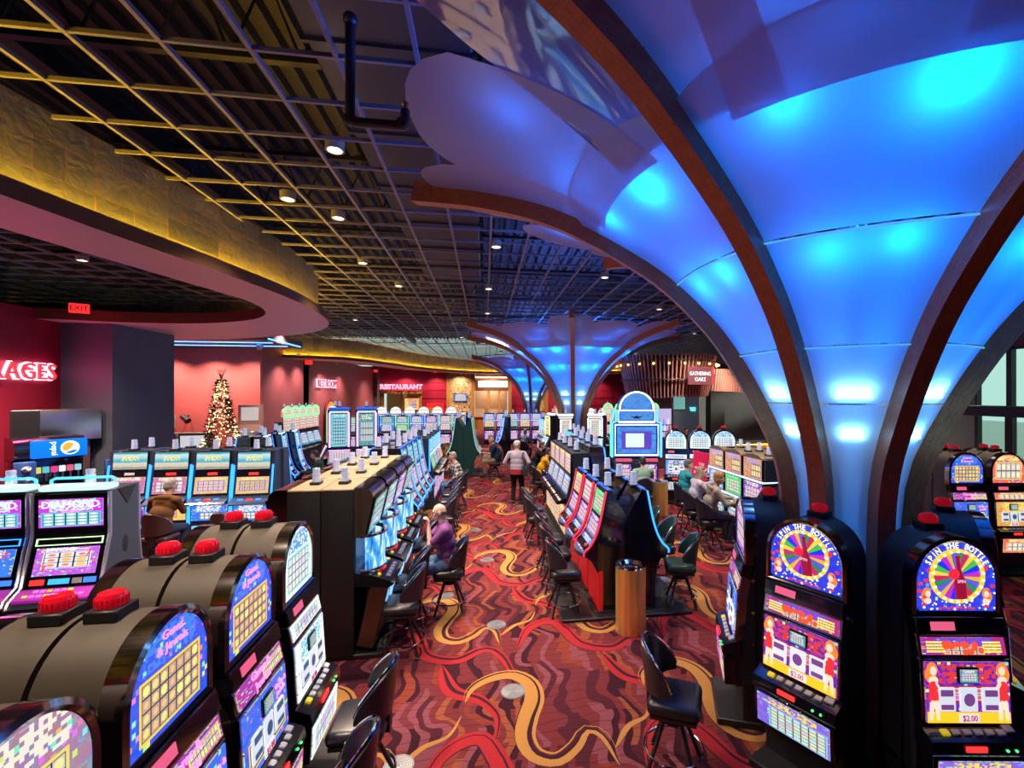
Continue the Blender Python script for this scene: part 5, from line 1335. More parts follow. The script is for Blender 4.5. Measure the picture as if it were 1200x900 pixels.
# televisions and posters on the back wall
def panel(name, label, cat, x, y, z, w, h, az, m, fr=BLACKG, d=.06):
    o = thing(name, label, cat, (x, y, z), R(az+90))
    b = MB(); b.rbox(-w/2-.04, w/2+.04, 0, d, -h/2-.04, h/2+.04, .012, 1); b.build('frame', fr, o)
    b = MB(); b.box(-w/2, w/2, -.006, .002, -h/2, h/2); b.build('screen', m, o)
    return o
panel('wall_tv', 'wide flat television high on the tan stone wall left of the cashier', 'television', -2.1, 42.22, 2.85, 1.05, .62, 270, scr['bluegame'])
panel('wall_poster', 'cream framed poster low on the tan stone wall below the television', 'poster', -1.75, 42.22, 1.15, .6, .8, 270, glow('poster cream', (.85, .7, .5), .7))
panel('wall_screen', 'bright white and red advertising screen on the red back wall right of the middle canopy', 'screen', 7.1, 42.4, 1.6, 1.7, 1.0, 270, scr['red'], d=.1)
# restaurant front: lit doorway furniture
o = thing('menu_board', 'dark lit menu board inside the restaurant doorway', 'menu board', (-6.3, 43.0, 2.2))
b = MB(); b.rbox(-.75, .75, 0, .06, -.5, .65, .01, 1); b.build('frame', OAK, o); b = MB(); b.box(-.68, .68, -.01, 0, -.43, .58); b.build('board', scr['cowboy'], o)
o = thing('service_door', 'orange lit timber door low in the red back wall', 'door', (-4.3, 42.55, 0))
b = MB(); b.rbox(-.75, .75, -.06, .0, 0, 2.35, .01, 1); b.build('frame', glow('red lit frame', (.8, .02, .02), .7), o); b = MB(); b.rbox(-.55, .55, -.1, -.02, 0, 1.95, .01, 1); d_ = b.build('leaf', OAK, o)
b = MB(); b.ball((.45, -.13, 1.0), .04, 8, 6); b.build('knob', BRASS, d_)
o = thing('archway_screen', 'orange glowing arched opening low on the rose wall', 'archway', (-9.22, 30.0, 0), R(90))
b = MB(); b.prism(arch_pts(.95, .3, 1.9, 16), 'y', -.06, 0); b.build('arch_frame', mat('burgundy lacquer', (.2, .02, .03), .4), o); b = MB(); b.prism(arch_pts(.8, .3, 1.9, 16), 'y', -.08, -.05); b.build('arch_glow', glow('orange arch light', (1, .2, .03), 1.2), o)

# ------------------------------------------------------------------ slatted canopy and bar
def slats(label, pts_top, pts_bot, zt, zb, n, w=.05):
    o = thing('slatted_canopy', label, 'canopy')
    A = smooth_path([(x, y, 0) for x, y in pts_top], n); B = smooth_path([(x, y, 0) for x, y in pts_bot], n)
    SL = mat('walnut slat', (.42, .2, .16), .4)
    proto = None
    for i in range(n):
        p, q = A[i], B[i]; t = (A[min(i+1, n-1)]-A[max(i-1, 0)]).normalized(); nr = Vector((-t.y, t.x, 0)); b = MB()
        vs = []
        for c, z in ((q, zb[0]+(zb[1]-zb[0])*i/(n-1)), (p, zt)):
            for s1, s2 in ((-1, -1), (1, -1), (1, 1), (-1, 1)): vs.append(c+t*(s1*w*.5)+nr*(s2*.07)+Vector((0, 0, z)))
        b.add(vs, [(0, 1, 2, 3), (7, 6, 5, 4), (0, 4, 5, 1), (1, 5, 6, 2), (2, 6, 7, 3), (3, 7, 4, 0)])
        b.build('slat', SL, o)
    ln = MB(); A2 = offset(A, .16); B2 = offset(B, .16); ln.grid([[(p.x, p.y, zt-.05) for p in A2], [(p.x, p.y, zb[0]+(zb[1]-zb[0])*i/(n-1)+.06) for i, p in enumerate(B2)]]); ln.build('gap_shade_sheet', mat('black gap shade', (.006, .006, .01), .8), o)  # dark sheet added behind the slats for the darkness between them
    for z, P in ((zt-.25, A), (zt-1.0, None)):
        rr = MB(); rr.tube([((A[i].x*.8+B[i].x*.2) if P is None else A[i].x, (A[i].y*.8+B[i].y*.2) if P is None else A[i].y, z) for i in range(n)], .03, 6); rr.build('hoop', mat('black hoop', (.02, .02, .02), .5), o)
    return o
def arc(cx, cy, r, a0, a1, n=12): return [(cx+r*cos(R(a0+(a1-a0)*i/n)), cy+r*sin(R(a0+(a1-a0)*i/n))) for i in range(n+1)]
BX, BY = 7.6, 18.9
slats('walnut slatted curved canopy flaring upward over the bar, carrying the burgundy sign', arc(BX, BY, 1.95, 165, 350), arc(BX, BY, 1.6, 165, 350), 4.72, (2.95, 3.1), 40)
slats('long straight walnut slatted canopy behind the round one, towards the charcoal wall', [(9.7, 18.9), (11.5, 19.6), (14.6, 20.2)], [(9.6, 18.9), (11.5, 19.6), (14.6, 20.2)], 4.25, (3.3, 3.1), 34)
o = thing('bar_sign', 'burgundy sign board with pale lettering hung on the slatted canopy', 'sign', (8.1, 16.85, 3.85), R(14))
b = MB(); b.rbox(-.56, .56, -.03, .03, -.34, .34, .008, 1); b.build('board', mat('burgundy board', (.09, .025, .04), .5, 0, (.3, .08, .12), .08), o)
b = MB(); b.box(.56, .66, -.03, .03, -.33, .37); b.build('red_edge', glow('red sign edge', (.7, .04, .05), .8), o)
Lb = glow('pale sign lettering', (.65, .85, .9), 1.2)
letters('GATHERING', .2, Lb, 'sign_lettering', o, Matrix.Translation((0, -.036, .08)), .004, width=.9); letters('OAKS', .22, Lb, 'sign_lettering', o, Matrix.Translation((0, -.036, -.14)), .004, width=.9)
for i in range(12):
    a = R(170+178*i/11)
    o = thing('bulb_lamp', 'tiny amber bulb in the string around the slatted canopy top', 'bulb', (BX+2.08*cos(a), BY+2.08*sin(a), 4.33), 0, 'amber bulbs on the canopy')
    b = MB(); b.ball((0, 0, 0), .045, 10, 7); b.build('bulb', glow('amber bulb', (1, .45, .12), 6), o); b = MB(); b.tube([(0, 0, .03), (0, 0, .12)], .02, 6); b.build('socket', BLACK, o)
# bar: charcoal wall, counter, glowing under-shelf, bottles
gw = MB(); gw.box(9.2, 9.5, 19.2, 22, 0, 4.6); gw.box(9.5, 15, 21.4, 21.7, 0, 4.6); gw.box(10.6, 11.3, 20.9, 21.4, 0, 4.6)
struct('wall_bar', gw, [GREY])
o = thing('bar_counter', 'long dark bar counter glowing amber underneath in front of the charcoal wall', 'bar counter', (0, 0, 0))
b = MB(); b.rbox(8.6, 14.8, 17.0, 17.7, 1.2, 1.28, .01, 1); b.build('bar_top', mat('dark bar top', (.02, .018, .02), .2), o)
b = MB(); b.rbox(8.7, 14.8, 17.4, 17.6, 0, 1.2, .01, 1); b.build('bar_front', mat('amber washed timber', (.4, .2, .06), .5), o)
b = MB(); b.box(8.7, 14.8, 17.33, 17.37, 1.14, 1.17); b.build('bar_light', glow('amber strip', (1, .42, .03), 14), o)
cnd = (.5, .8, 1)
bs = thing('back_bar_shelf', 'lit tiered bottle shelf under the slatted canopy', 'shelf', (6.9, 19.6, 0))
b = MB(); b.box(-1.4, 1.4, 0, .5, 0, 1.2); 
for k in range(3): b.box(-1.4, 1.4, .12+.12*k, .5, 1.2+.28*k, 1.24+.28*k)
b.build('tiers', mat('back bar timber', (.1, .05, .04), .5), bs)
b = MB(); b.box(-1.4, 1.4, .48, .52, 1.2, 2.5); b.build('lit_back', glow('back bar glow', (.5, .45, .75), .8), bs)
btl = [glow('bottle clear', (.8, .85, .9), .7), glow('bottle amber', (.7, .3, .05), .6), glow('bottle red', (.7, .08, .08), .6), glow('bottle blue', (.2, .35, .9), .7), mat('bottle dark', (.02, .03, .02), .1)]
def bottle():
    b = MB(); b.lathe([(0, 0), (.045, 0), (.045, .17), (.016, .23), (.016, .29), (0, .29)], 10); return b.build('bottle', btl[0])
bp = None
for k in range(3):
    for j in range(13):
        if bp is None: bp = bottle(); c = bp
        else: c = bp.copy(); COL.objects.link(c)
        c.location = (6.9-1.28+.21*j, 19.6+.2+.12*k, 1.24+.28*k); c.material_slots[0].link = 'OBJECT'; c.material_slots[0].material = btl[(j*7+k*3) % 5]
        tag(c, 'small bottle standing on the lit tiered shelf behind the bar', 'bottle', 'bottles on the back bar shelf')
o = thing('bar_sconce', 'small teal wall lamp on the charcoal wall beside the bar', 'wall lamp', (9.12, 19.6, 2.4)); b = MB(); b.prism([(-.1, 0), (.1, 0), (.15, .18), (-.15, .18)], 'y', -.08, .08); b.build('shade', glow('teal shade', (.1, .6, .7), 1.2), o)
panel('bar_poster', 'small green and white notice hanging beside the round canopy', 'poster', 8.3, 19.2, 2.85, .5, .7, 262, glow('notice teal', (.2, .5, .45), .6))
def bar_chair():
    root = thing('bar_chair', None, None); b = MB(); b.rbox(-.2, .2, -.2, .2, .72, .78, .02, 1); b.build('seat', VINYL, root)
    for sx in (-1, 1):
        for sy in (-1, 1):
            l_ = MB(); l_.tube([(sx*.16, sy*.16, .74), (sx*.19, sy*.19, 0)], .016, 6); l_.build('leg', mat('dark timber', (.05, .025, .015), .5), root)
    b = MB()
    for x in (-.18, 0, .18): b.tube([(x, .19, .76), (x, .24, 1.12)], .014, 6)
    b.tube([(-.2, .24, 1.12), (.2, .24, 1.12)], .022, 6); b.build('back_frame', mat('dark timber', (.05, .025, .015)), root)
    return root
for i, (x, y) in enumerate([(9.2, 16.5), (9.9, 16.4), (10.6, 16.5), (11.3, 16.4), (12.0, 16.5), (12.8, 16.4), (11.0, 15.4), (11.9, 15.2), (12.6, 15.5)]):
    put('bar_chair', bar_chair, x, y, 90, 'dark timber bar chair silhouetted against the amber bar front', 'bar chair', 'dark bar chairs')
o = thing('barrel_table', 'pale upright barrel standing left of the amber bar front', 'barrel', (8.15, 15.0, 0)); b = MB(); b.lathe([(0, 0), (.27, 0), (.34, .5), (.27, 1.0), (0, 1.0)], 18); b.build('staves', mat('grey oak', (.35, .26, .22), .6), o)
b = MB()
for z, r in ((.15, .3), (.75, .325)): b.lathe([(r, z), (r+.012, z+.03), (r, z+.06)], 18)
b.build('hoops', mat('black hoop', (.02, .02, .02)), o)

# ------------------------------------------------------------------ giant jackpot display
def jackpot(x, y, az):
    o = thing('jackpot_display', 'giant arched jackpot display outlined in white-blue neon above a game bank', 'display', (x, y, 0), R(az+90))
    b = MB(); b.rbox(-.62, .62, -.1, .5, 0, 1.25, .02, 1); b.build('pedestal', mat('navy cabinet', (.015, .03, .075)), o)
    b = MB(); b.rbox(-.66, .66, -.12, .4, 1.4, 2.35, .02, 1); b.rbox(-.54, .54, -.12, .35, 2.35, 2.72, .02, 1); b.prism(arch_pts(.5, 2.7, 2.72, 20), 'y', -.12, .3); b.build('cabinet', mat('royal blue cabinet', (.01, .04, .3), .3), o)
    q = MB(); q.box(-.54, .54, -.135, -.12, 1.5, 2.24); sc_ = q.build('main_screen', scr['cloud'], o)
    q = MB(); q.box(-.42, .42, -.142, -.134, 1.62, 2.12); q.build('inner_screen', glow('deep violet screen', (.1, .05, .45), 1), sc_)
    q = MB(); q.box(-.3, .2, -.15, -.141, 1.68, 2.06); q.build('bright_window', glow('pale cyan window', (.45, .85, .95), 1.4), sc_)
    q = MB(); q.box(-.46, .46, -.135, -.12, 2.42, 2.66); q.build('name_panel', scr['cloud'], o)
    q = MB(); q.prism([(-.2, 2.56), (-.06, 2.52), (0, 2.56), (.06, 2.52), (.2, 2.56), (.1, 2.5), (.03, 2.47), (0, 2.49), (-.03, 2.47), (-.1, 2.5)], 'y', -.145, -.135); q.build('winged_emblem', mat('emblem navy', (.01, .02, .12), .3), o)
    q = MB(); q.prism(arch_pts(.42, 2.74, 2.76, 20), 'y', -.135, -.12); q.build('arch_screen', scr['cloud'], o)
    N_ = glow('white neon tube', (.75, .88, 1), 3.2); NB_ = glow('blue neon tube', (.02, .16, 1), 7)
    def neon(nm, pts, m, closed=True, r=.022): q = MB(); q.tube(pts, r, 6, closed); q.build(nm, m, o)
    for d, m in ((0, N_),):
        neon('neon_tube', [(-.6, -.15, 1.46), (.6, -.15, 1.46), (.6, -.15, 2.3), (-.6, -.15, 2.3)], m); neon('neon_tube', [(-.5, -.15, 2.38), (.5, -.15, 2.38), (.5, -.15, 2.7), (-.5, -.15, 2.7)], m)
    neon('neon_tube', [(.47*cos(pi*i/24), -.15, 2.74+.47*sin(pi*i/24)) for i in range(25)], N_, False)
    for s in (-1, 1): neon('neon_tube', [(s*.68, -.14, 1.4), (s*.68, -.14, 2.35), (s*.56, -.14, 2.4), (s*.56, -.14, 2.72)], NB_, False, .03)
    neon('neon_tube', [(-.69, .1, 1.4), (-.69, .1, 2.4), (-.56, .1, 2.75)], glow('green neon tube', (.1, 1, .3), 1.5), False)
    for x_ in (-.36, .36):
        q = MB(); q.rbox(x_-.22, x_+.22, -.22, -.1, 1.28, 1.36, .01, 1); q.build('lamp_bar', mat('red lamp bar', (.3, .05, .08), .3, 0, (.8, .1, .2), .6), o)
        q = MB(); q.box(x_-.2, x_+.2, -.16, -.1, .75, 1.2); q.build('player_screen', scr['violet'], o)
        q = MB(); q.rbox(x_-.25, x_+.25, -.42, -.1, .62, .7, .02, 1); q.build('button_deck', BLACKG, o)
jackpot(4.2, 12.7, 262)
# red placard tied shut over a seat
o = thing('placard', 'tall leaning red placard with white lettering at the end of the twin-screen bank', 'placard', (5.17, 10.95, .72), R(-38))
b = MB(); Pm = Matrix.Rotation(R(8), 4, 'Y'); b.rbox(-.19, .19, -.012, .012, .0, 1.02, .006, 1, 0, Pm); b.build('board', mat('crimson board', (.62, .01, .07), .4, 0, (.6, .01, .08), .35), o)
for k, t in enumerate(('THIS', 'MACHINE', 'RESERVED', 'US')): letters(t, .085, mat('white print', (.85, .85, .88), .5, 0, (.85, .85, .9), .4), 'placard_lettering', o, Pm @ Matrix.Translation((.03, -.016, .72-.11*k)), .002, width=.8)
b = MB(); b.rbox(-.12, .12, -.15, .15, -.72, -.69, .008, 1); b.tube([(0, 0, -.7), (0, 0, .05)], .018, 6); b.build('stand', BLACK, o)
# kiosk / ATM by the Christmas tree, wall cabinet, spotlight, security domes
o = thing('cash_machine', 'beige upright cash machine right of the Christmas tree', 'cash machine', (-8.9, 19.6, 0), R(15))
b = MB(); b.prism([(.3, 0), (.3, 2.75), (-.15, 2.75), (-.2, 2.0), (-.35, 1.7), (-.3, 1.5), (-.3, 0)], 'x', -.38, .38); b.build('cabinet', mat('beige pink panel', (.4, .22, .22), .4), o)
b = MB(); b.box(-.28, .28, -.2, -.16, 2.15, 2.65); b.build('screen', glow('kiosk screen', (.55, .5, .5), .7), o); b = MB(); b.rbox(-.3, .3, -.36, -.2, 1.55, 1.75, .01, 1); b.build('keypad_shelf', STEEL, o)
for i, (x, y, lab) in enumerate([(-11.4, 18.6, 'left of two grey kiosks with pale screens behind the four-machine bank'), (-10.45, 18.75, 'right of two grey kiosks with pale screens, nearer the Christmas tree')]):
    o = thing('ticket_kiosk', lab, 'kiosk', (x, y, 0), R(8)); b = MB(); b.rbox(-.45, .45, 0, .4, 0, 1.75, .03, 2); b.build('cabinet', mat('grey kiosk', (.12, .12, .14), .4), o); b = MB(); b.box(-.38, .38, -.015, 0, 1.0, 1.65); b.build('screen', glow('kiosk pale screen', (.6, .62, .65), .8), o)
o = thing('wall_box', 'small grey-green electrical box on the coral wall', 'wall box', (-12.3, 20.5, 2.05)); b = MB(); b.rbox(-.2, .2, 0, .1, -.25, .25, .015, 1); b.build('case', mat('grey green case', (.3, .36, .32), .5), o)
o = thing('spotlight', 'black spotlight on the coral wall left of the Christmas tree', 'spotlight', (-11.6, 20.45, 2.2)); b = MB(); b.tube([(0, .12, .1), (0, 0, .1), (.0, -.1, 0)], .03, 6); b.tube([(-.12, -.1, .08), (.16, -.22, -.1)], [.09, .12], 12); b.build('head', BLACK, o)
for x, y, z, lab in [(-8.1, 18.5, 4.9, 'white dome camera under the dark soffit corner'), (-5.5, 8.5, 5.66, 'smoked dome camera in the grid above the left bulkhead opening')]:
    o = thing('dome_camera', lab, 'security camera', (x, y, z)); b = MB(); b.lathe([(.1, .08), (.12, 0), (.11, -.04)], 16); b.build('mount', mat('camera white', (.6, .6, .62), .4), o); b = MB(); b.ball((0, 0, -.04), (.1, .1, .1), 14, 8); b.build('dome', BLACKG if z > 5 else mat('camera white', (.6, .6, .62)), o)
# ------------------------------------------------------------------ people
def fused(mb, name, m, voxel, parent=None, smooth_it=6):
    """one continuous surface from overlapping limbs"""
    me = mb.mesh(name, m); ob = bpy.data.objects.new(name, me); COL.objects.link(ob)
    r = ob.modifiers.new('r', 'REMESH'); r.mode = 'VOXEL'; r.voxel_size = voxel; r.use_smooth_shade = True
    if smooth_it:
        s = ob.modifiers.new('s', 'SMOOTH'); s.iterations = smooth_it; s.factor = .5
    dg = bpy.context.evaluated_depsgraph_get(); dg.update()
    new = bpy.data.meshes.new_from_object(ob.evaluated_get(dg)); new.name = name
    ob.modifiers.clear(); ob.data = new
    for p in new.polygons: p.use_smooth = True
    if parent: ob.parent = parent
    return ob
def ik(a, b, l1, l2, pole):
    a, b, pole = Vector(a), Vector(b), Vector(pole); d = b-a; L = min(d.length, (l1+l2)*.995); d.normalize()
    x = (l1*l1-l2*l2+L*L)/(2*L); h = sqrt(max(l1*l1-x*x, 0))
    p = pole-d*pole.dot(d); p.normalize()
    return a+d*x+p*h, a+d*L
def hand(mb, wrist, dirv, up, s, side, curl=.6):
    """palm, four bent fingers of unequal length and a thumb from the side of the palm"""
    d = Vector(dirv).normalized(); u = Vector(up); u = (u-d*u.dot(d)).normalized(); sd = d.cross(u)*side
    w = Vector(wrist)
    for k in (-1, 0, 1): mb.capsule(w+sd*(.012*k)*s, .017*s, w+d*.075*s+sd*(.022*k)*s, .015*s, 8)
    for k, ln in enumerate((.07, .08, .075, .058)):
        b0 = w+d*.08*s+sd*((.03-.02*k)*s); d1 = (d-u*curl*.5).normalized(); d2 = (d*.5-u*curl*1.2).normalized()
        b1 = b0+d1*ln*.55*s; b2 = b1+d2*ln*.5*s
        mb.capsule(b0-d*.02*s, .0095*s, b1, .0085*s, 7); mb.capsule(b1, .0085*s, b2, .0072*s, 7)
    t0 = w+d*.025*s+sd*.028*s; t1 = t0+(d*.6+sd*.8-u*.3).normalized()*.04*s; t2 = t1+(d-u*.35).normalized()*.03*s
    mb.capsule(t0-sd*.01*s, .012*s, t1, .0105*s, 7); mb.capsule(t1, .0105*s, t2, .0085*s, 7)
def person(name, label, loc, az, top, legs, hair, skin=(.62, .36, .27), sit=True, seat=.64, lean=.1, hands=((-.2, -.52, .98), (.2, -.52, .98)), hcurl=.6,
           feet=None, knees_w=.13, yaw=0, pitch=10, sleeve='long', hairdo='short', voxel=.011, build=1.0, shoe=(.03, .03, .035), scale=1.0, turn=0, extra=None, eyes=True, top2=None, topmat=None):
    """faces -y in its own frame; az is the compass angle it faces"""
    root = thing('person', label, 'person', loc, R(az+90)); root.scale = (scale,)*3
    SKm = mat('skin %s' % (skin,), skin, .5, spec=.35)
    TP = topmat or mat('cloth %s' % (top,), top, .85, spec=.15, noise=.35, nscale=9); LG = mat('cloth %s' % (legs,), legs, .85, spec=.15, noise=.3, nscale=12)
    w = build
    hip = Vector((0, .03, seat+.09)) if sit else Vector((0, 0, .93))
    sp = Vector((0, hip.y-lean*.45, hip.z+.25)); ch = Vector((0, hip.y-lean, hip.z+.42)); nk = Vector((0, ch.y-lean*.25, hip.z+.55))
    hd = nk+Vector((0, -.035-lean*.25, .155))
    Tm = Matrix.Translation(hip) @ Matrix.Rotation(R(turn), 4, 'Z') @ Matrix.Translation(-hip)
    sp, ch, nk, hd = [Tm @ v for v in (sp, ch, nk, hd)]
    HM = Matrix.Translation(hd) @ Matrix.Rotation(R(yaw+turn), 4, 'Z') @ Matrix.Rotation(R(pitch), 4, 'X')
    body, shirt, trs = MB(), MB(), MB()
    # head: skull, jaw, nose, brow, ears, neck
    body.ball((0, .01, .02), (.075, .094, .1), 18, 14, 0, HM); body.ball((0, -.03, -.05), (.056, .06, .065), 14, 10, 0, HM); body.ball((0, -.062, -.085), (.026, .026, .024), 10, 8, 0, HM)
    body.capsule(HM @ Vector((0, -.085, .02)), .009, HM @ Vector((0, -.112, -.022)), .014, 8)
    body.ball((0, -.078, .032), (.05, .015, .012), 10, 6, 0, HM); body.ball((0, -.087, -.05), (.024, .012, .012), 10, 6, 0, HM)
    for s in (-1, 1):
        body.ball((s*.077, .012, -.005), (.011, .022, .034), 8, 8, 0, HM); body.ball((s*.045, -.068, -.018), (.02, .014, .016), 8, 6, 0, HM)
    body.capsule(nk-Vector((0, -.01, .05)), .06, HM @ Vector((0, .025, -.05)), .054, 12)
    # trunk
    def trunk(mb, g):
        mb.ball(hip+Vector((0, 0, .02)), (.165*w+g, .125*w+g, .12+g), 16, 12); mb.ball(sp, (.15*w+g, .12*w+g, .15+g), 16, 12); mb.ball(ch-Vector((0, 0, .03)), (.165*w+g, .115*w+g, .16+g), 16, 12)
        mb.ball((hip+sp)/2, (.155*w+g, .125*w+g, .13+g), 16, 12)
    trunk(body, 0); trunk(shirt, .016)
    A = []
    for i, s in enumerate((-1, 1)):
        sh = ch+(Tm.to_3x3() @ Vector((s*.185*w, .01, .06)))
        for mb, g in ((body, 0), (shirt, .016)):
            mb.capsule(ch+Vector((0, .0, .09)), .062+g, sh, .055+g, 12)
        h = Tm @ Vector(hands[i]) if hands[i] else sh+Vector((s*.08, -.02, -.55))
        el, wr = ik(sh, h, .29, .27, Vector((s*.55, .35, -.75)))
        body.capsule(sh, .05, el, .039, 12); body.capsule(el, .039, wr, .027, 12)
        d = (wr-el).normalized(); up = Vector((0, 0, 1)) if abs(d.z) < .85 else Vector((0, 1, 0))
        hand(body, wr, d, up, 1.0, s, hcurl)
        if sleeve == 'long': shirt.capsule(sh, .066, el, .054, 12); shirt.capsule(el, .054, el.lerp(wr, .93), .042, 12)
        else: shirt.capsule(sh, .068, sh.lerp(el, .72), .062, 12)
    shirt.capsule(nk-Vector((0, -.02, .07)), .075, nk-Vector((0, -.015, .02)), .068, 12)
    # legs
    ft = feet or (((-.12, -.36, .24), (.12, -.36, .24)) if sit else ((-.11, .0, .08), (.11, -.03, .08)))
    shoes = MB()
    for i, s in enumerate((-1, 1)):
        hj = hip+Vector((s*.09, -.01, -.02 if sit else -.04)); an = Vector(ft[i])
        kn, an = ik(hj, an, .44, .43, Vector((s*knees_w, -1, .35)))
        body.capsule(hj, .082*w, kn, .055, 12); body.capsule(kn, .055, an, .038, 12)
        trs.capsule(hj, .1*w, kn, .072, 12); trs.capsule(kn, .072, an+Vector((0, 0, .03)), .056, 12)
        body.capsule(an+Vector((0, .02, -.03)), .035, an+Vector((s*.02, -.15, -.045)), .028, 10)
        shoes.capsule(an+Vector((0, .03, -.035)), .044, an+Vector((s*.02, -.16, -.05)), .038, 12); shoes.capsule(an+Vector((0, 0, -.02)), .045, an+Vector((0, 0, .03)), .045, 10)
    trs.ball(hip, (.178*w, .138*w, .115), 16, 12)
    bo = fused(body, 'body', SKm, voxel, root)
    so = fused(shirt, 'shirt', TP, voxel*1.1, root, 4); to = fused(trs, 'trousers', LG, voxel*1.15, root, 4); fused(shoes, 'shoes', mat('shoe %s' % (shoe,), shoe, .5), voxel*1.1, root, 2)
    # hair
    hr = MB(); HRm = mat('hair %s' % (hair,), hair, .6, noise=.5, nscale=40)
    if hairdo != 'bald':
        hr.ball((0, .03, .045), (.085, .092, .092), 16, 12, 0, HM); hr.ball((0, .055, .0), (.079, .066, .085), 16, 12, 0, HM); hr.ball((0, -.035, .1), (.066, .05, .035), 12, 8, 0, HM)
        if hairdo == 'bob': hr.ball((0, .035, -.015), (.098, .075, .1), 16, 12, 0, HM); hr.ball((0, .03, .06), (.098, .1, .095), 16, 12, 0, HM)
        if hairdo == 'curly':
            r2 = random.Random(len(label))
            for i in range(46):
                v = Vector((r2.gauss(0, 1), r2.gauss(.5, 1), r2.gauss(.35, 1))).normalized(); hr.ball((v.x*.085, v.y*.095+.025, v.z*.09+.035), .026, 8, 6, 0, HM)
        if hairdo == 'long':
            for i in range(-4, 5):
                x = i*.021; y = .07-.0035*i*i
                hr.capsule(HM @ Vector((x*.9, y, .02)), .035, HM @ Vector((x*1.25, y+.02, -.3+.006*i*i)), .026, 8)
        fused(hr, 'hair', HRm, .009, root, 4)
    else:
        for s in (-1, 1): hr.ball((s*.062, .04, .0), (.022, .052, .04), 10, 8, 0, HM)
        hr.ball((0, .085, -.005), (.06, .025, .045), 12, 8, 0, HM); fused(hr, 'hair', HRm, .008, root, 3)
    if eyes:
        for s in (-1, 1):
            e = MB(); e.ball((s*.031, -.078, .006), (.012, .008, .007), 8, 6, 0, HM); e.build('eye', mat('eye dark', (.04, .03, .03), .2), root)
        e = MB(); e.ball((0, -.096, -.052), (.02, .006, .005), 8, 6, 0, HM); e.build('mouth', mat('lip', (.4, .14, .12), .5), root)
    if extra: extra(root, locals())
    return root
def plaid_mat():
    m, n, l = new_mat('plaid flannel'); T = NT(m.node_tree); b = n['Principled BSDF']
    tc = n.new('ShaderNodeTexCoord'); sp = n.new('ShaderNodeSeparateXYZ'); l.new(tc.outputs['Object'], sp.inputs[0])
    fx = T.m('LESS_THAN', T.m('FRACT', T.m('MULTIPLY', T.m('ADD', sp.outputs[0], sp.outputs[1]), 10.0)), .45); fz = T.m('LESS_THAN', T.m('FRACT', T.m('MULTIPLY', sp.outputs[2], 10.0)), .45)
    c = T.mix(T.m('MULTIPLY', T.m('ADD', fx, fz), .5), (.02, .02, .03), (.5, .48, .5)); l.new(c, b.inputs['Base Color']); b.inputs['Roughness'].default_value = .9
    return m
GREYH = (.4, .38, .38); WHITEH = (.6, .58, .58); BROWNH = (.08, .045, .03); BLONDE = (.42, .3, .16); DARKH = (.02, .018, .022)
def glasses(root, L):
    HM = L['HM']; g = MB()
    for s in (-1, 1):
        g.tube([HM @ Vector((s*.033+.024*cos(t), -.094, .006+.019*sin(t))) for t in [2*pi*i/16 for i in range(16)]], .0025, 5, True); g.tube([HM @ Vector((s*.057, -.09, .01)), HM @ Vector((s*.083, .01, .01))], .0025, 5)
    g.tube([HM @ Vector((-.01, -.096, .008)), HM @ Vector((.01, -.096, .008))], .0025, 5); g.build('glasses', CHROME, root)
def hood(root, L):
    h = MB(); nk = L['nk']; h.tube([nk+Vector((.13*cos(t), .045+.095*sin(t), -.04+.035*sin(t))) for t in [2*pi*i/18 for i in range(18)]], .045, 10, True); h.ball(nk+Vector((0, .13, -.1)), (.12, .06, .1), 14, 10)
    fused(h, 'hood', L['TP'], .012, root, 3)
def jacket_hem(root, L):
    h = MB(); hp = L['hip']; h.lathe([(.2, -.09), (.21, .06)], 20, 0, Matrix.Translation(hp) @ Matrix.Diagonal((1, .8, 1, 1))); h.build('red_hem', mat('red shirt hem', (.35, .02, .05), .8), root)
def bag(root, L):
    b = MB(); b.rbox(-.32, -.2, -.02, .2, .8, 1.06, .03, 2); bo = b.build('shoulder_bag', mat('teal black leather', (.01, .035, .045), .3), root)
    s = MB(); s.tube([(-.26, .0, 1.05), (-.235, .03, 1.3), (-.2, .04, 1.47), (-.17, .1, 1.35), (-.26, .16, 1.05)], .012, 6); s.build('strap', mat('teal black leather', (.01, .035, .045)), bo)

person('person', 'man in purple polo shirt and jeans on a stool, hand raised to his mouth', (-.56, 7.0, 0), 186, (.2, .07, .24), (.1, .2, .36), (.2, .17, .16), (.7, .42, .34),
       lean=.06, hands=((-.03, -.245, 1.265), (.04, -.235, 1.25)), sleeve='short', hairdo='bald', voxel=.0075, pitch=8, yaw=0, feet=((-.12, -.46, .24), (.12, -.4, .2)), extra=glasses, hcurl=1.2, build=1.08)
person('person', 'man in a brown hooded jacket seen from behind at the blue-edged machines', (-5.75, 9.35, 0), 82, (.16, .075, .03), (.03, .05, .12), GREYH, sleeve='long', lean=.16, hands=((-.05, -.5, 1.0), (.34, -.5, 1.06)), voxel=.01, build=1.2, extra=hood, seat=.66, yaw=-15)
person('person', 'man in a black and white plaid shirt and jeans reaching to the curved machines', (-.72, 13.2, 0), 182, (.1, .1, .1), (.06, .13, .3), (.3, .27, .27), topmat=plaid_mat(), lean=.1, hands=((-.16, -.55, 1.02), (.22, -.22, .78)), hairdo='short', build=1.15)
person('person', 'man in navy shirt and khaki trousers seated right of the green-sided machine', (.38, 17.6, 0), 184, (.02, .05, .12), (.3, .24, .16), GREYH, sleeve='short', lean=.08, hairdo='bald', hands=((-.12, -.3, .92), (.15, -.45, 1.0)), build=1.2)
person('person', 'farther of two people seated beside the green-sided machine, in an orange pink shirt', (.35, 18.6, 0), 184, (.6, .2, .13), (.35, .3, .25), (.5, .4, .35), lean=.08, hands=((-.12, -.4, 1.0), (.15, -.45, 1.0)))
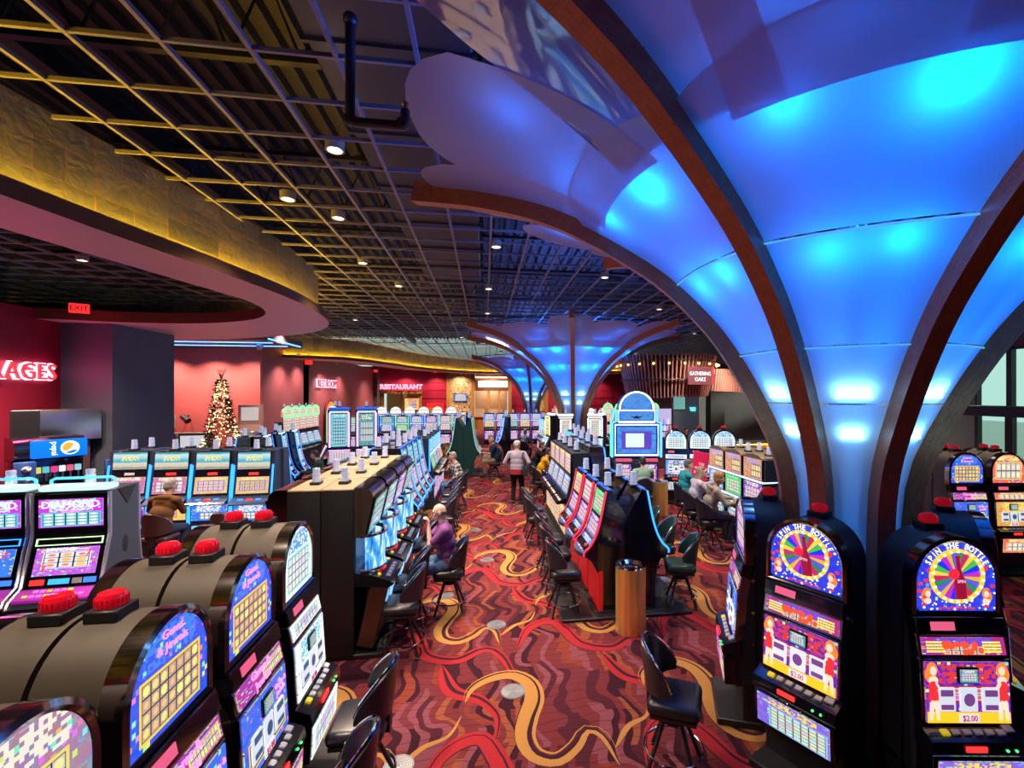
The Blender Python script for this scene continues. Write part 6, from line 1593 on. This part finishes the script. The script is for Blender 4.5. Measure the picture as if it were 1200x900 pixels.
person('person', 'standing grey haired woman in pale lilac jacket, black trousers and shoulder bag', (.92, 13.55, 0), 75, (.45, .43, .58), (.012, .012, .016), WHITEH, sit=False, lean=.03, hands=((-.27, -.1, .98), (.27, -.16, .98)), hairdo='curly', voxel=.01, build=1.16, scale=1.02, extra=lambda r, L: (bag(r, L), jacket_hem(r, L)), yaw=-20, eyes=False)
person('person', 'woman in a mustard yellow jacket leaning to touch a machine beside the standing woman', (1.62, 13.75, 0), 6, (.62, .32, .01), (.06, .1, .2), BROWNH, lean=.18, hands=((-.18, -.56, 1.05), (.18, -.55, 1.12)), hairdo='short', yaw=8)
person('person', 'man in a black jacket seated beyond the woman in yellow', (1.68, 15.5, 0), 355, (.012, .012, .018), (.15, .18, .26), (.14, .06, .035), lean=.14, hands=((-.18, -.55, 1.05), (.18, -.55, 1.0)))
person('person', 'woman with long dark hair in black, seated right of the yellow jacket', (1.83, 12.9, 0), 10, (.015, .02, .05), (.02, .03, .06), DARKH, lean=.12, hands=((-.18, -.45, 1.0), (.18, -.45, 1.0)), hairdo='long')
person('person', 'man in a bright teal shirt, farthest of the three seated at the twin-screen machines', (4.7, 10.55, 0), 355, (.03, .33, .4), (.03, .04, .08), (.16, .15, .14), lean=.06, hands=((-.2, -.52, 1.0), (.2, -.5, .96)), voxel=.01, build=1.2, seat=.68, hairdo='short')
person('person', 'woman with long wavy blond hair in a pale top at the middle twin-screen machine', (4.55, 9.72, 0), 0, (.55, .52, .68), (.03, .03, .05), (.36, .27, .2), lean=.1, hands=((-.2, -.52, 1.0), (.12, -.58, 1.2)), hairdo='long', voxel=.01)
person('person', 'woman with short blond hair in a beige jacket at the nearest twin-screen machine', (4.5, 8.95, 0), 352, (.32, .29, .25), (.04, .04, .06), (.4, .24, .09), lean=.14, hands=((-.2, -.5, 1.0), (.2, -.55, 1.0)), hairdo='bob', voxel=.01, build=1.1, extra=hood)
person('person', 'pale green clad figure seated facing the giant jackpot display', (3.95, 11.35, 0), 82, (.3, .5, .42), (.05, .06, .08), DARKH, lean=.06, hands=((-.25, -.5, 1.0), (.25, -.5, 1.0)), eyes=False, build=1.1)
person('person', 'woman with curly grey-brown hair in a red top behind the four-machine bank', (-8.0, 12.9, 0), 240, (.5, .06, .09), (.05, .04, .06), (.2, .14, .12), sit=False, lean=.03, hands=((-.25, -.25, 1.05), (.25, -.25, 1.05)), hairdo='curly', scale=.98)
person('person', 'white haired person in dark jacket standing right of the Christmas tree', (-8.1, 18.5, 0), 80, (.02, .04, .06), (.03, .03, .04), WHITEH, sit=False, lean=.05, hands=((-.25, -.3, 1.1), (.25, -.3, 1.1)), hairdo='bob', scale=1.03, eyes=False)
person('person', 'bald person in blue peering round the end of the three slanted machines on the left', (-4.55, 11.9, 0), 190, (.08, .14, .3), (.03, .04, .06), (.2, .17, .16), lean=.1, hairdo='bald')
person('person', 'person in a dark green jacket playing the middle one of the three slanted machines', (-4.5, 14.1, 0), 180, (.03, .08, .07), (.03, .04, .06), BROWNH, lean=.16)
person('person', 'bartender in black behind the bar under the slatted canopy', (8.2, 18.4, 0), 262, (.012, .012, .015), (.012, .012, .015), BROWNH, sit=False, lean=.02, hands=((-.25, -.2, 1.1), (.25, -.2, 1.1)))
person('person', 'grey haired woman whose face shows behind the twin-screen bank beside the canopy rib', (7.1, 9.0, 0), 190, (.4, .12, .12), (.03, .03, .05), WHITEH, lean=.08, hairdo='bob', seat=.72)
person('person', 'person in dark red standing at the tan stone wall by the low poster', (-1.3, 36.0, 0), 100, (.18, .02, .03), (.02, .02, .03), DARKH, sit=False, voxel=.014, eyes=False)
person('person', 'person in a blue shirt seated left of the green-sided machine', (-2.1, 19.5, 0), 0, (.06, .1, .2), (.03, .03, .05), BROWNH, voxel=.014, eyes=False)
person('person', 'grey haired person in pale blue seated far down the aisle before the farthest canopy', (1.75, 21.0, 0), 60, (.35, .42, .5), (.05, .06, .09), GREYH, voxel=.014, hairdo='bob', eyes=False)
# ------------------------------------------------------------------ machine banks
def ranks(n): return ['nearest one', 'second nearest', 'third nearest', 'fourth nearest', 'farthest one'][:n]
def lranks(n): return ['first', 'second', 'third', 'fourth', 'fifth', 'sixth', 'seventh', 'eighth'][:n]
DG = 'arch-topped machines'
YA = [1.75, 2.5, 3.27, 4.05]
lab = ['arch-topped slot machine with round violet and gold top glass, bottom left corner', 'arch-topped slot machine with blue jewel artwork, second nearest in the left foreground bank',
       'arch-topped slot machine with blue jewel artwork, third nearest in the left foreground bank', 'arch-topped slot machine with icy white artwork, far end of the left foreground bank']
pn = [{'top_glass': scr['round'], 'upper_glass': scr['violet'], 'reel_glass': scr['goldgame']}, None, None, {'top_glass': scr['ice'], 'upper_glass': scr['iceb'], 'reel_glass': scr['ice2'], 'belly_glass': scr['iceb']}]
for i, y in ((1, YA[1]), (0, YA[0]), (2, YA[2]), (3, YA[3])): put('arch', arch_machine, -1.64, y, 0, lab[i], 'slot machine', DG, pn[i])
for i, y in enumerate(YA):
    put('arch', arch_machine, -2.06, y, 180, 'chrome-fronted twin backing onto the %s machine of the left bank' % ['nearest jewel', 'second jewel', 'third jewel', 'icy white'][i], 'slot machine', DG)
bt = MB(); bt.rbox(-2.5, -1.2, 1.3, 4.5, 0, .05, .01, 1)
tag(bt.build('machine_plinth', BLACK), 'low black plinth under the left foreground bank of arch-topped machines', 'plinth')
# ring of machines round the big column
for az, pa, lb, r in ((207, 213, 'bottle-wheel slot machine turned left, at the foot of the big blue column', .84), (261, 268, 'bottle-wheel slot machine facing the camera in the bottom right corner', .95)):
    put('spin', lambda: arch_machine(True), T1[0]+r*cos(R(pa)), T1[1]+r*sin(R(pa)), az, lb, 'slot machine', DG)
put('arch', arch_machine, T1[0]+.8*cos(R(158)), T1[1]+.8*sin(R(158)), 158, 'arch-topped slot machine seen edge-on at the left of the big blue column', 'slot machine', DG, {'top_glass': scr['violet'], 'cabinet': mat('navy black laminate', (.02, .022, .032))})
put('arch', arch_machine, T1[0]+.84*cos(R(328)), T1[1]+.84*sin(R(328)), 328, 'arch-topped slot machine with chrome side at the right frame edge behind the bottle machine', 'slot machine', DG, {'top_glass': scr['red'], 'cabinet': mat('navy black laminate', (.02, .022, .032))})
put('arch', arch_machine, T1[0]+.8*cos(R(95)), T1[1]+.8*sin(R(95)), 95, 'arch-topped slot machine hidden behind the big column, its red beacon showing', 'slot machine', DG, {'cabinet': mat('navy black laminate', (.02, .022, .032))})
# two by the glass doors with backs behind
for i, (x, y) in enumerate(((8.5, 7.32), (9.24, 7.22))):
    put('arch', arch_machine, x, y, 262, ('arch-topped slot machine with blue artwork near the glass doors on the right', 'arch-topped slot machine with red and yellow artwork beside the glass doors on the right')[i], 'slot machine', DG,
        None if i == 0 else {'top_glass': scr['red'], 'upper_glass': scr['red'], 'reel_glass': scr['redreel'], 'belly_glass': scr['red']})
    put('arch', arch_machine, x+.058, y+.415, 82, ('rear twin of the blue arch-topped machine near the glass doors', 'rear twin of the red arch-topped machine near the glass doors')[i], 'slot machine', DG)
# three facing the camera by the bar
for i, (x, y, s) in enumerate(((5.55, 13.1, 'bluegame'), (6.25, 13.0, 'teal'), (6.95, 12.9, 'ice'))):
    put('arch', arch_machine, x, y, 250, 'pale-lit navy arch-topped machine, %s one of three in front of the bar' % ('left', 'middle', 'right')[i], 'slot machine', DG,
        {'top_glass': scr['ice'], 'upper_glass': scr['iceb'], 'reel_glass': scr[s], 'belly_glass': scr['teal'], 'cabinet': mat('navy cabinet', (.015, .03, .075))})
# black rounded bank beside the aisle
YE = [6.22, 7.02, 7.82, 8.62]
e_s = ['aqua', 'teal', 'violet', 'aqua']
for i, y in enumerate(YE):
    put('drum', drum_machine, -1.715, y, 0, 'black rounded machine with glowing drum facing the aisle, %s' % ranks(4)[i], 'slot machine', 'glowing drum machines', {'upper_screen': scr[e_s[i]]})
for i, y in enumerate(YE):
    put('drum', drum_machine, -2.09, y, 180, 'rear of the black drum bank, facing the left hall, %s' % ranks(4)[i], 'slot machine', 'glowing drum machines')
# concave machines beyond
for i, y in enumerate((10.0, 10.75, 11.5, 12.25)):
    put('curve_tall', lambda: curve_machine(2.05, BLUESTRIP, None, False), -1.68, y, 0, 'tall concave-front machine with gold button panel left of the aisle, %s' % ranks(4)[i], 'slot machine', 'tall concave machines', {'upper_screen': scr['aqua'], 'lower_screen': scr['violet'], 'game_panel': scr['goldgame']})
    put('curve_tall', None, -2.2, y, 180, 'concave machine backing onto the tall aisle row and facing left, %s' % ranks(4)[i], 'slot machine', 'tall concave machines')
for i, y in enumerate((13.5, 14.25, 15.0, 15.75)):
    put('video', video_machine, -1.6, y, 0, 'upright video machine with glowing edges beyond the concave row, %s' % ranks(4)[i], 'slot machine', 'upright video machines', {'main_screen': scr[('green', 'teal', 'violet', 'orange')[i]]})
    put('video', video_machine, -2.15, y, 180, 'upright video machine facing left behind the aisle row, %s' % ranks(4)[i], 'slot machine', 'upright video machines')
for i, y in enumerate((13.15, 13.9, 14.65, 15.4)):
    put('video', None, 2.9, y, 180, 'upright video machine beyond the yellow-blue bank facing the aisle, %s' % ranks(4)[i], 'slot machine', 'upright video machines', {'main_screen': scr[('orange', 'teal', 'bluegame', 'redgame')[i]], 'upper_screen': scr[('violet', 'goldgame', 'teal', 'green')[i]]})
# red-lit low concave bank right of the aisle
for i, y in enumerate((6.85, 7.62, 8.39)):
    put('curve_low', lambda: curve_machine(1.75, REDSTRIP, glow('red lit plinth', (.6, .008, .012), .45)), 1.77, y, 180, 'low concave machine edged in red light facing the aisle, %s' % ranks(3)[i], 'slot machine', 'red-lit concave machines', {'upper_screen': scr[('green', 'redgame', 'orange')[i]]})
    put('curve_low', None, 2.29, y, 0, 'low concave machine on the right side of the red-lit bank, %s' % ranks(3)[i], 'slot machine', 'red-lit concave machines', {'light_rail': BLUESTRIP, 'lit_plinth': BLACK, 'upper_screen': scr['orange']})
pb = MB(); pb.rbox(1.05, 2.95, 6.35, 8.85, 0, .045, .01, 1); tag(pb.build('machine_plinth', BLACK), 'flat black plinth under the red-lit concave bank behind the brass bin', 'plinth')
pb = MB(); pb.rbox(1.3, 2.75, 9.2, 12.6, 0, .045, .01, 1); tag(pb.build('machine_plinth', BLACK), 'flat black plinth under the yellow-blue machine bank before the white portrait machines', 'plinth')
for i, y in enumerate((9.7, 10.42, 11.14, 11.86)):
    put('video', None, 1.86, y, 180, 'black machine with yellow-blue panels beyond the red-lit bank, %s' % ranks(4)[i], 'slot machine', 'upright video machines', {'upper_screen': scr['goldgame'], 'main_screen': scr['bluegame'], 'belly_glass': scr['orange'], 'light_bar': BLACKG, 'light_strip': CHROME})
    put('curve_tall', None, 2.38, y, 0, 'concave machine on the right of the yellow-blue bank, %s' % ranks(4)[i], 'slot machine', 'tall concave machines', {'upper_screen': scr['white'], 'lower_screen': scr['ice']})
# twin-screen bank with blue-white bars
for i, y in enumerate((8.8, 9.55, 10.3)):
    put('twin', twin_screen_machine, 5.62, y, 180, 'twin-screen machine with white-blue light bars, %s at the seated trio' % ranks(3)[i], 'slot machine', 'twin-screen machines', {'lower_screen': scr[('violet', 'green', 'bluegame')[i]]})
    put('twin', None, 6.08, y, 0, 'rear twin-screen machine backing onto the trio bank, %s' % ranks(3)[i], 'slot machine', 'twin-screen machines')
# white portrait machines round the middle column
for x, y, az, lb, p in ((3.05, 17.6, 262, 'white-lit portrait machine with red-framed screen left of the middle canopy trunk', {'portrait_screen': scr['white'], 'light_strip': BLACKG}),
                        (4.2, 17.6, 256, 'white-lit portrait machine with white border right of the middle canopy trunk', {'portrait_screen': scr['white'], 'light_strip': WBLUE}),
                        (2.6, 18.5, 190, 'portrait machine seen edge-on with yellow and red light strips left of the middle canopy', {'portrait_screen': scr['orange'], 'light_strip': glow('yellow light strip', (1, .7, .05), 2)}),
                        (4.75, 18.5, 350, 'portrait machine seen edge-on with a red light strip right of the middle canopy', {'portrait_screen': scr['red'], 'light_strip': REDSTRIP})):
    o = put('portrait_low', lambda: portrait_machine(2.4), x, y, az, lb, 'slot machine', 'portrait machines', {**p, 'top_display': scr['whitetop'], 'topper': scr['whitetop'], 'light_bar': WBLUE, 'lower_screen': scr['ice']})
# purple portrait pair on the left
for i, (x, y, az) in enumerate(((-4.4, 15.2, 285), (-3.65, 15.4, 285))):
    put('portrait', portrait_machine, x, y, az, ('purple-lit tall portrait machine with round emblem screen, left of the pair', 'purple-lit tall portrait machine with striped screen, right of the pair')[i], 'slot machine', 'portrait machines', {'portrait_screen': scr[('purplep', 'aqua')[i]]})
put('portrait', None, -4.95, 16.3, 200, 'tall portrait machine edge-on with green light strips left of the purple pair', 'slot machine', 'portrait machines', {'light_strip': GREENSTRIP, 'portrait_screen': scr['green'], 'topper': WBLUE})
# blue-edged four-machine bank at the left
for i, (x, y) in enumerate(((-6.95, 10.55), (-6.15, 10.45), (-5.35, 10.35), (-4.55, 10.25))):
    put('slant', slant_machine, x, y, 273, 'beach-screen machine with blue edge strips, %s in the row of four' % ('first from the left', 'second from the left', 'third from the left', 'rightmost')[i], 'slot machine', 'blue-edged slant machines',
        {'main_screen': scr[('redgame', 'redgame', 'goldgame', 'goldred')[i]], 'belly_glass': scr[('violet', 'cowboy', 'bluebelly', 'bluebelly')[i]], 'led_readout': WHITEBTN if i == 0 else None})
    put('slant', None, x+.02, y+.5, 93, 'machine backing onto the beach-screen row, %s' % ('first from the left', 'second from the left', 'third from the left', 'rightmost')[i], 'slot machine', 'blue-edged slant machines')
# silver-railed machines at the left edge
for i, x in enumerate((-4.42, -5.2, -5.98)):
    put('rail', rail_machine, x, 5.9, 274, ('silver-railed machine with purple diamond screens, the full one at left', 'silver-railed machine with purple screens cut by the left frame edge', 'silver-railed machine with purple screens beyond the left frame edge')[i], 'slot machine', 'silver-railed machines', {'reel_screen': scr[('reels7', 'bluebelly', 'reels7')[i]], 'led_outline': None if i == 0 else BLUESTRIP})
# three slanted tall-screen machines and the green hooded five
for i, y in enumerate((13.2, 14.1, 15.0)):
    put('curve_tall', None, -5.6, y, 12, 'slanted tall-screen machine with glowing top behind the beach-screen row, %s' % ranks(3)[i], 'slot machine', 'tall concave machines', {'upper_screen': scr['teal'], 'lower_screen': scr['bluegame'], 'top_edge': WBLUE})
    put('curve_tall', None, -6.15, y-.1, 192, 'concave machine facing left behind the slanted tall-screen row, %s' % ranks(3)[i], 'slot machine', 'tall concave machines')
for i in range(5):
    put('hood', hood_machine, -7.5+.02*i, 19.2+.68*i, 348, 'machine with green-lit hood over a tall reel tower, %s from the left of five' % lranks(5)[i], 'slot machine', 'green-hooded machines')
# green-ended pair bank in the aisle
GE = mat('deep green end panel', (.008, .07, .06), .35)
for i, y in enumerate((18.6, 19.35, 20.1)):
    put('curve_green', lambda: curve_machine(2.2, mat('pale green edge', (.3, .7, .6), .3, 0, (.3, .8, .7), .5)), -.8+.26, y, 0, 'concave machine with dark green side facing the aisle, %s' % ranks(3)[i], 'slot machine', 'green-sided machines', {'cabinet': GE})
    put('curve_green', None, -.8-.26, y, 180, 'concave machine with dark green side facing left, %s' % ranks(3)[i], 'slot machine', 'green-sided machines', {'cabinet': GE})
# far rows
pal = ['teal', 'orange', 'bluegame', 'green', 'violet', 'goldgame', 'redgame', 'aqua', 'pinkred']
far = [(-6.9+.78*i, 27+.12*i) for i in range(8)]
for i, (x, y) in enumerate(far):
    put('video', None, x, y, 268, 'distant upright machine, %s from the left in the row below the restaurant sign' % lranks(8)[i], 'slot machine', 'distant machines', {'main_screen': scr[pal[i % 9]], 'upper_screen': scr[pal[(i*2+3) % 9]], 'light_strip': GREENSTRIP if i % 3 == 0 else None})
for i in range(7):
    put('dome', lambda: video_machine(True), -7.2+.85*i, 30.5, 268, 'dome-topped machine in the far row before the restaurant, %s from the left' % lranks(7)[i], 'slot machine', 'distant machines', {'main_screen': scr[pal[(i+4) % 9]]})
for i in range(6):
    put('dome', None, 5.2+.75*i, 26.0, 262, 'dome-topped machine in the far right row under the red wall, %s from the left' % lranks(6)[i], 'slot machine', 'distant machines', {'main_screen': scr[pal[(i+2) % 9]]})
for i in range(5):
    put('video', None, .3+.75*i, 30.0, 268, 'distant upright machine before the cashier, %s from the left' % lranks(5)[i], 'slot machine', 'distant machines', {'main_screen': scr[pal[(i*3+1) % 9]], 'light_strip': REDSTRIP if i % 2 else None})
for i in range(4):
    put('video', None, 4.3, 21.5+.78*i, 350, 'upright machine beyond the middle canopy facing right, %s' % ranks(4)[i], 'slot machine', 'distant machines', {'main_screen': scr[pal[(i*2) % 9]]})
    put('video', None, 2.95, 21.5+.78*i, 180, 'upright machine beyond the middle canopy facing the aisle, %s' % ranks(4)[i], 'slot machine', 'distant machines', {'main_screen': scr[pal[(i*2+5) % 9]]})
for i in range(4):
    put('curve_tall', None, .95+.03*i, 22.6+.8*i, 186, 'concave machine in the far aisle facing left before the cashier, %s' % ranks(4)[i], 'slot machine', 'tall concave machines')
for i in range(5):
    put('hood', None, 6.3+.62*i, 23.6, 266, 'green-hooded machine beyond the bar shelf, %s from the left' % lranks(5)[i], 'slot machine', 'green-hooded machines')

# ------------------------------------------------------------------ stools
L = 'black swivel stool '
seat_at(-.95, 3.88, 180, L+'in front of the icy white machine at lower left')
seat_at(-.93, 3.1, 182, L+'cut by the bottom edge at lower left')
seat_at(1.58, 3.78, -28, L+'alone at lower right before the bottle machine')
for i, (x, y) in enumerate(((-.98, 5.95), (-1.0, 6.62), (-.5, 7.0), (-1.02, 8.3))):
    seat_at(x, y, 180, L+('nearest at the black drum bank', 'second at the black drum bank', 'under the man in the purple shirt', 'beyond the man in the purple shirt')[i])
for i, y in enumerate((10.0, 10.75, 11.5, 12.3, 13.2)):
    seat_at(-.82 if i < 4 else -.7, y, 180, L+('at the tall concave row, %s' % ranks(5)[i] if i < 4 else 'under the man in the plaid shirt'))
for i, y in enumerate((6.72, 7.5, 8.25)): seat_at(1.14, y, 0, L+'glowing red at the red-lit bank, %s' % ranks(3)[i])
for i, y in enumerate((9.75, 10.5)): seat_at(1.08, y, 0, L+'at the yellow-blue bank, %s' % ranks(2)[i])
for i, (x, y, a) in enumerate(((2.92, 6.7, 165), (2.95, 7.6, 180), (2.95, 8.35, 175))): seat_at(x, y, a, 'dark green swivel stool on the right side of the red-lit bank, %s' % ranks(3)[i], GREENV)
for i, (x, y) in enumerate(((4.7, 10.55), (4.55, 9.72), (4.5, 8.95))): seat_at(x, y, 0, L+('under the man in teal', 'under the woman with long blond hair', 'under the woman in the beige jacket')[i])
for i, (x, y) in enumerate(((-6.8, 9.45), (-5.75, 9.35), (-4.6, 9.25))): seat_at(x, y, 88, 'dark brown swivel stool %s at the beach-screen row' % ('left of the man in brown', 'under the man in the brown jacket', 'right of the man in brown')[i], BROWNV)
seat_at(-3.55, 5.6, 30, L+'with blue sheen beside the silver-railed machine')
seat_at(-4.4, 4.75, 92, L+'before the full silver-railed machine at left')
for i, (x, y) in enumerate(((-2.85, 3.2), (-2.85, 3.95), (-2.85, 2.45))): seat_at(x, y, 0, L+'behind the left foreground bank, %s' % ('in the middle', 'farthest from the camera', 'nearest the camera')[i])
for x, y, a, t in ((.38, 17.6, 184, 'under the man in navy by the green-sided machine'), (.35, 18.6, 184, 'under the person in orange pink'), (1.62, 13.75, 6, 'under the woman in yellow'), (1.68, 15.5, 355, 'under the man in black beyond the yellow jacket'), (1.83, 12.9, 10, 'under the long dark haired woman'), (3.95, 11.35, 82, 'under the pale green figure at the jackpot display'), (-4.55, 11.9, 190, 'under the bald person in blue'), (-4.5, 14.1, 180, 'under the person in dark green'), (7.1, 9.0, 190, 'under the grey haired woman behind the twin-screen bank'), (-2.1, 19.5, 0, 'under the person in blue left of the green-sided machine'), (1.75, 21.0, 60, 'under the grey haired person far down the aisle')):
    seat_at(x, y, a, L+t)
# bins
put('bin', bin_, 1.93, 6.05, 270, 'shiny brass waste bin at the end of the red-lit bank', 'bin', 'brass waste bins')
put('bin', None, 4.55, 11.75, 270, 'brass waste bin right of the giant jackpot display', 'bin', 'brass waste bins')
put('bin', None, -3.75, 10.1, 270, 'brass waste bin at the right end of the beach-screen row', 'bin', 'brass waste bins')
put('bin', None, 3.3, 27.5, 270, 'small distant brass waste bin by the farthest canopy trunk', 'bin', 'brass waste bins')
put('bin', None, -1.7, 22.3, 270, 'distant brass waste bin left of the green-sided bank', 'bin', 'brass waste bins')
# ------------------------------------------------------------------ camera, world, lamps
cd = bpy.data.cameras.new('camera'); cam = bpy.data.objects.new('camera', cd); COL.objects.link(cam)
cd.sensor_fit = 'HORIZONTAL'; cd.sensor_width = 36; cd.lens = 36*550/1200
cd.shift_x = -50/1200; cd.shift_y = 12/1200; cd.clip_start = .05; cd.clip_end = 200
cam.location = (0, 0, 3.15); cam.rotation_euler = (R(90), 0, R(-8.5)); SC.camera = cam
w = bpy.data.worlds.new('daylight'); SC.world = w; w.use_nodes = True
bg = w.node_tree.nodes['Background']; bg.inputs[0].default_value = (.62, .85, .78, 1); bg.inputs[1].default_value = .75
can = mat('can trim', (.5, .5, .5), .4); lampm = glow('warm lamp lens', (1, .82, .55), 14)
k = 0
spots = [(-1.55, 5.2, .8), (.2, 8.2, 1.5), (.1, 11.5, 1.2), (.1, 15, 1.2), (.4, 19, 1.2), (.8, 24, 1.2), (1, 29, 1.2), (-2.4, 2.0, 1.1), (-2.55, 6.6, .9), (-2.35, 9.6, .9), (-2.1, 7.2, 1.1), (-2.0, 11.5, .8), (2.6, 10, .7), (5.2, 7.6, 1.2), (6.8, 5.2, 1.2), (5.2, 13.5, 1), (8.5, 10.5, .7), (-4.4, 17, 1), (-7, 18.5, 1.2), (-9.6, 18.6, 1), (-4, 24, 1), (-7.5, 29, 1), (7.5, 24, 1), (10, 18, .8), (6, 30, 1), (-3.2, 39.5, 1.6), (-7.4, 38.5, 1.6), (.6, 40.5, 1.6), (6.2, 39.5, 1.4), (10.5, 38, 1.4), (-6.8, 8.4, .8), (-7.6, 10.2, .8), (-8.3, 8.9, .9), (-1.0, 21.5, 1), (8.5, 15.6, 1), (12, 15, 1), (11, 8.5, .9), (-6.4, 13.2, .8)]  # the two beside the slate band are added to lighten it
where = ['over the aisle carpet', 'over the left machine banks', 'over the right machine banks']
for x, y, pw in spots:
    zc = 5.7
    o = thing('ceiling_downlight', 'small round recessed downlight in the open black ceiling grid', 'ceiling light', (x, y, zc), 0, 'ceiling downlights')
    b = MB(); b.lathe([(.095, .1), (.095, 0), (.075, 0), (.07, .07)], 16); b.build('trim_ring', can, o)
    b = MB(); b.lathe([(.0, .05), (.07, .05)], 16); b.build('lens', lampm, o)
    lamp('SPOT', (0, 0, -.03), 760*pw, (1, .76, .55), .06, None, 112, o, .9)
for x, y, z, pw in ((-12.2, 19.75, 5.0, 1.2), (-10.6, 19.75, 5.0, 1.3), (-9.3, 19.75, 5.0, 1.0), (-8.2, 22.4, 4.9, 1), (-8.3, 24.4, 4.9, .8), (-8.4, 28.5, 4.9, 1), (-8.4, 32, 4.9, 1), (-6.8, 41.6, 5.2, 1.2), (-4.2, 41.6, 5.2, 1.4), (-2.1, 41.5, 5.2, 1.3), (.6, 41.8, 5.2, 1.3), (3.2, 41.6, 5.2, 1), (7, 41.6, 5.2, 1.3), (10, 41.6, 5.2, 1), (-7.2, 44.5, 3.5, .6), (.6, 43.4, 5, 1.2), (-8.7, 9.6, 4.85, .8), (10.2, 18.2, 4.9, 1.4), (12.5, 19.6, 4.9, 1.4), (7.4, 15.8, 5.3, 1.6), (9.6, 16.2, 5.3, 1.2), (14.2, 14.5, 5.5, 1)):  # wash lamps added to brighten walls, bar and slats
    o = thing('added_wash_lamp', 'small added wash lamp at the ceiling edge, brightening the walls', 'ceiling light', (x, y, z), 0, 'added wash lamps')
    b = MB(); b.lathe([(.07, .06), (.07, 0), (.055, 0), (.05, .05)], 14); b.build('trim_ring', can, o)
    b = MB(); b.lathe([(.0, .04), (.05, .04)], 14); b.build('lens', lampm, o)
    lamp('SPOT', (0, 0, -.03), 420*pw, (1, .72, .55), .05, None, 125, o, .9)
SC.view_settings.view_transform = 'Standard'; SC.view_settings.look = 'None'; SC.view_settings.gamma = 1; SC.view_settings.exposure = .3
SC.view_settings.use_curve_mapping = False
SC.cycles.use_denoising = True
SC.cycles.max_bounces = 7; SC.cycles.diffuse_bounces = 3; SC.cycles.glossy_bounces = 3; SC.cycles.transmission_bounces = 5; SC.cycles.transparent_max_bounces = 6
SC.cycles.caustics_reflective = False; SC.cycles.caustics_refractive = False; SC.cycles.sample_clamp_indirect = 4
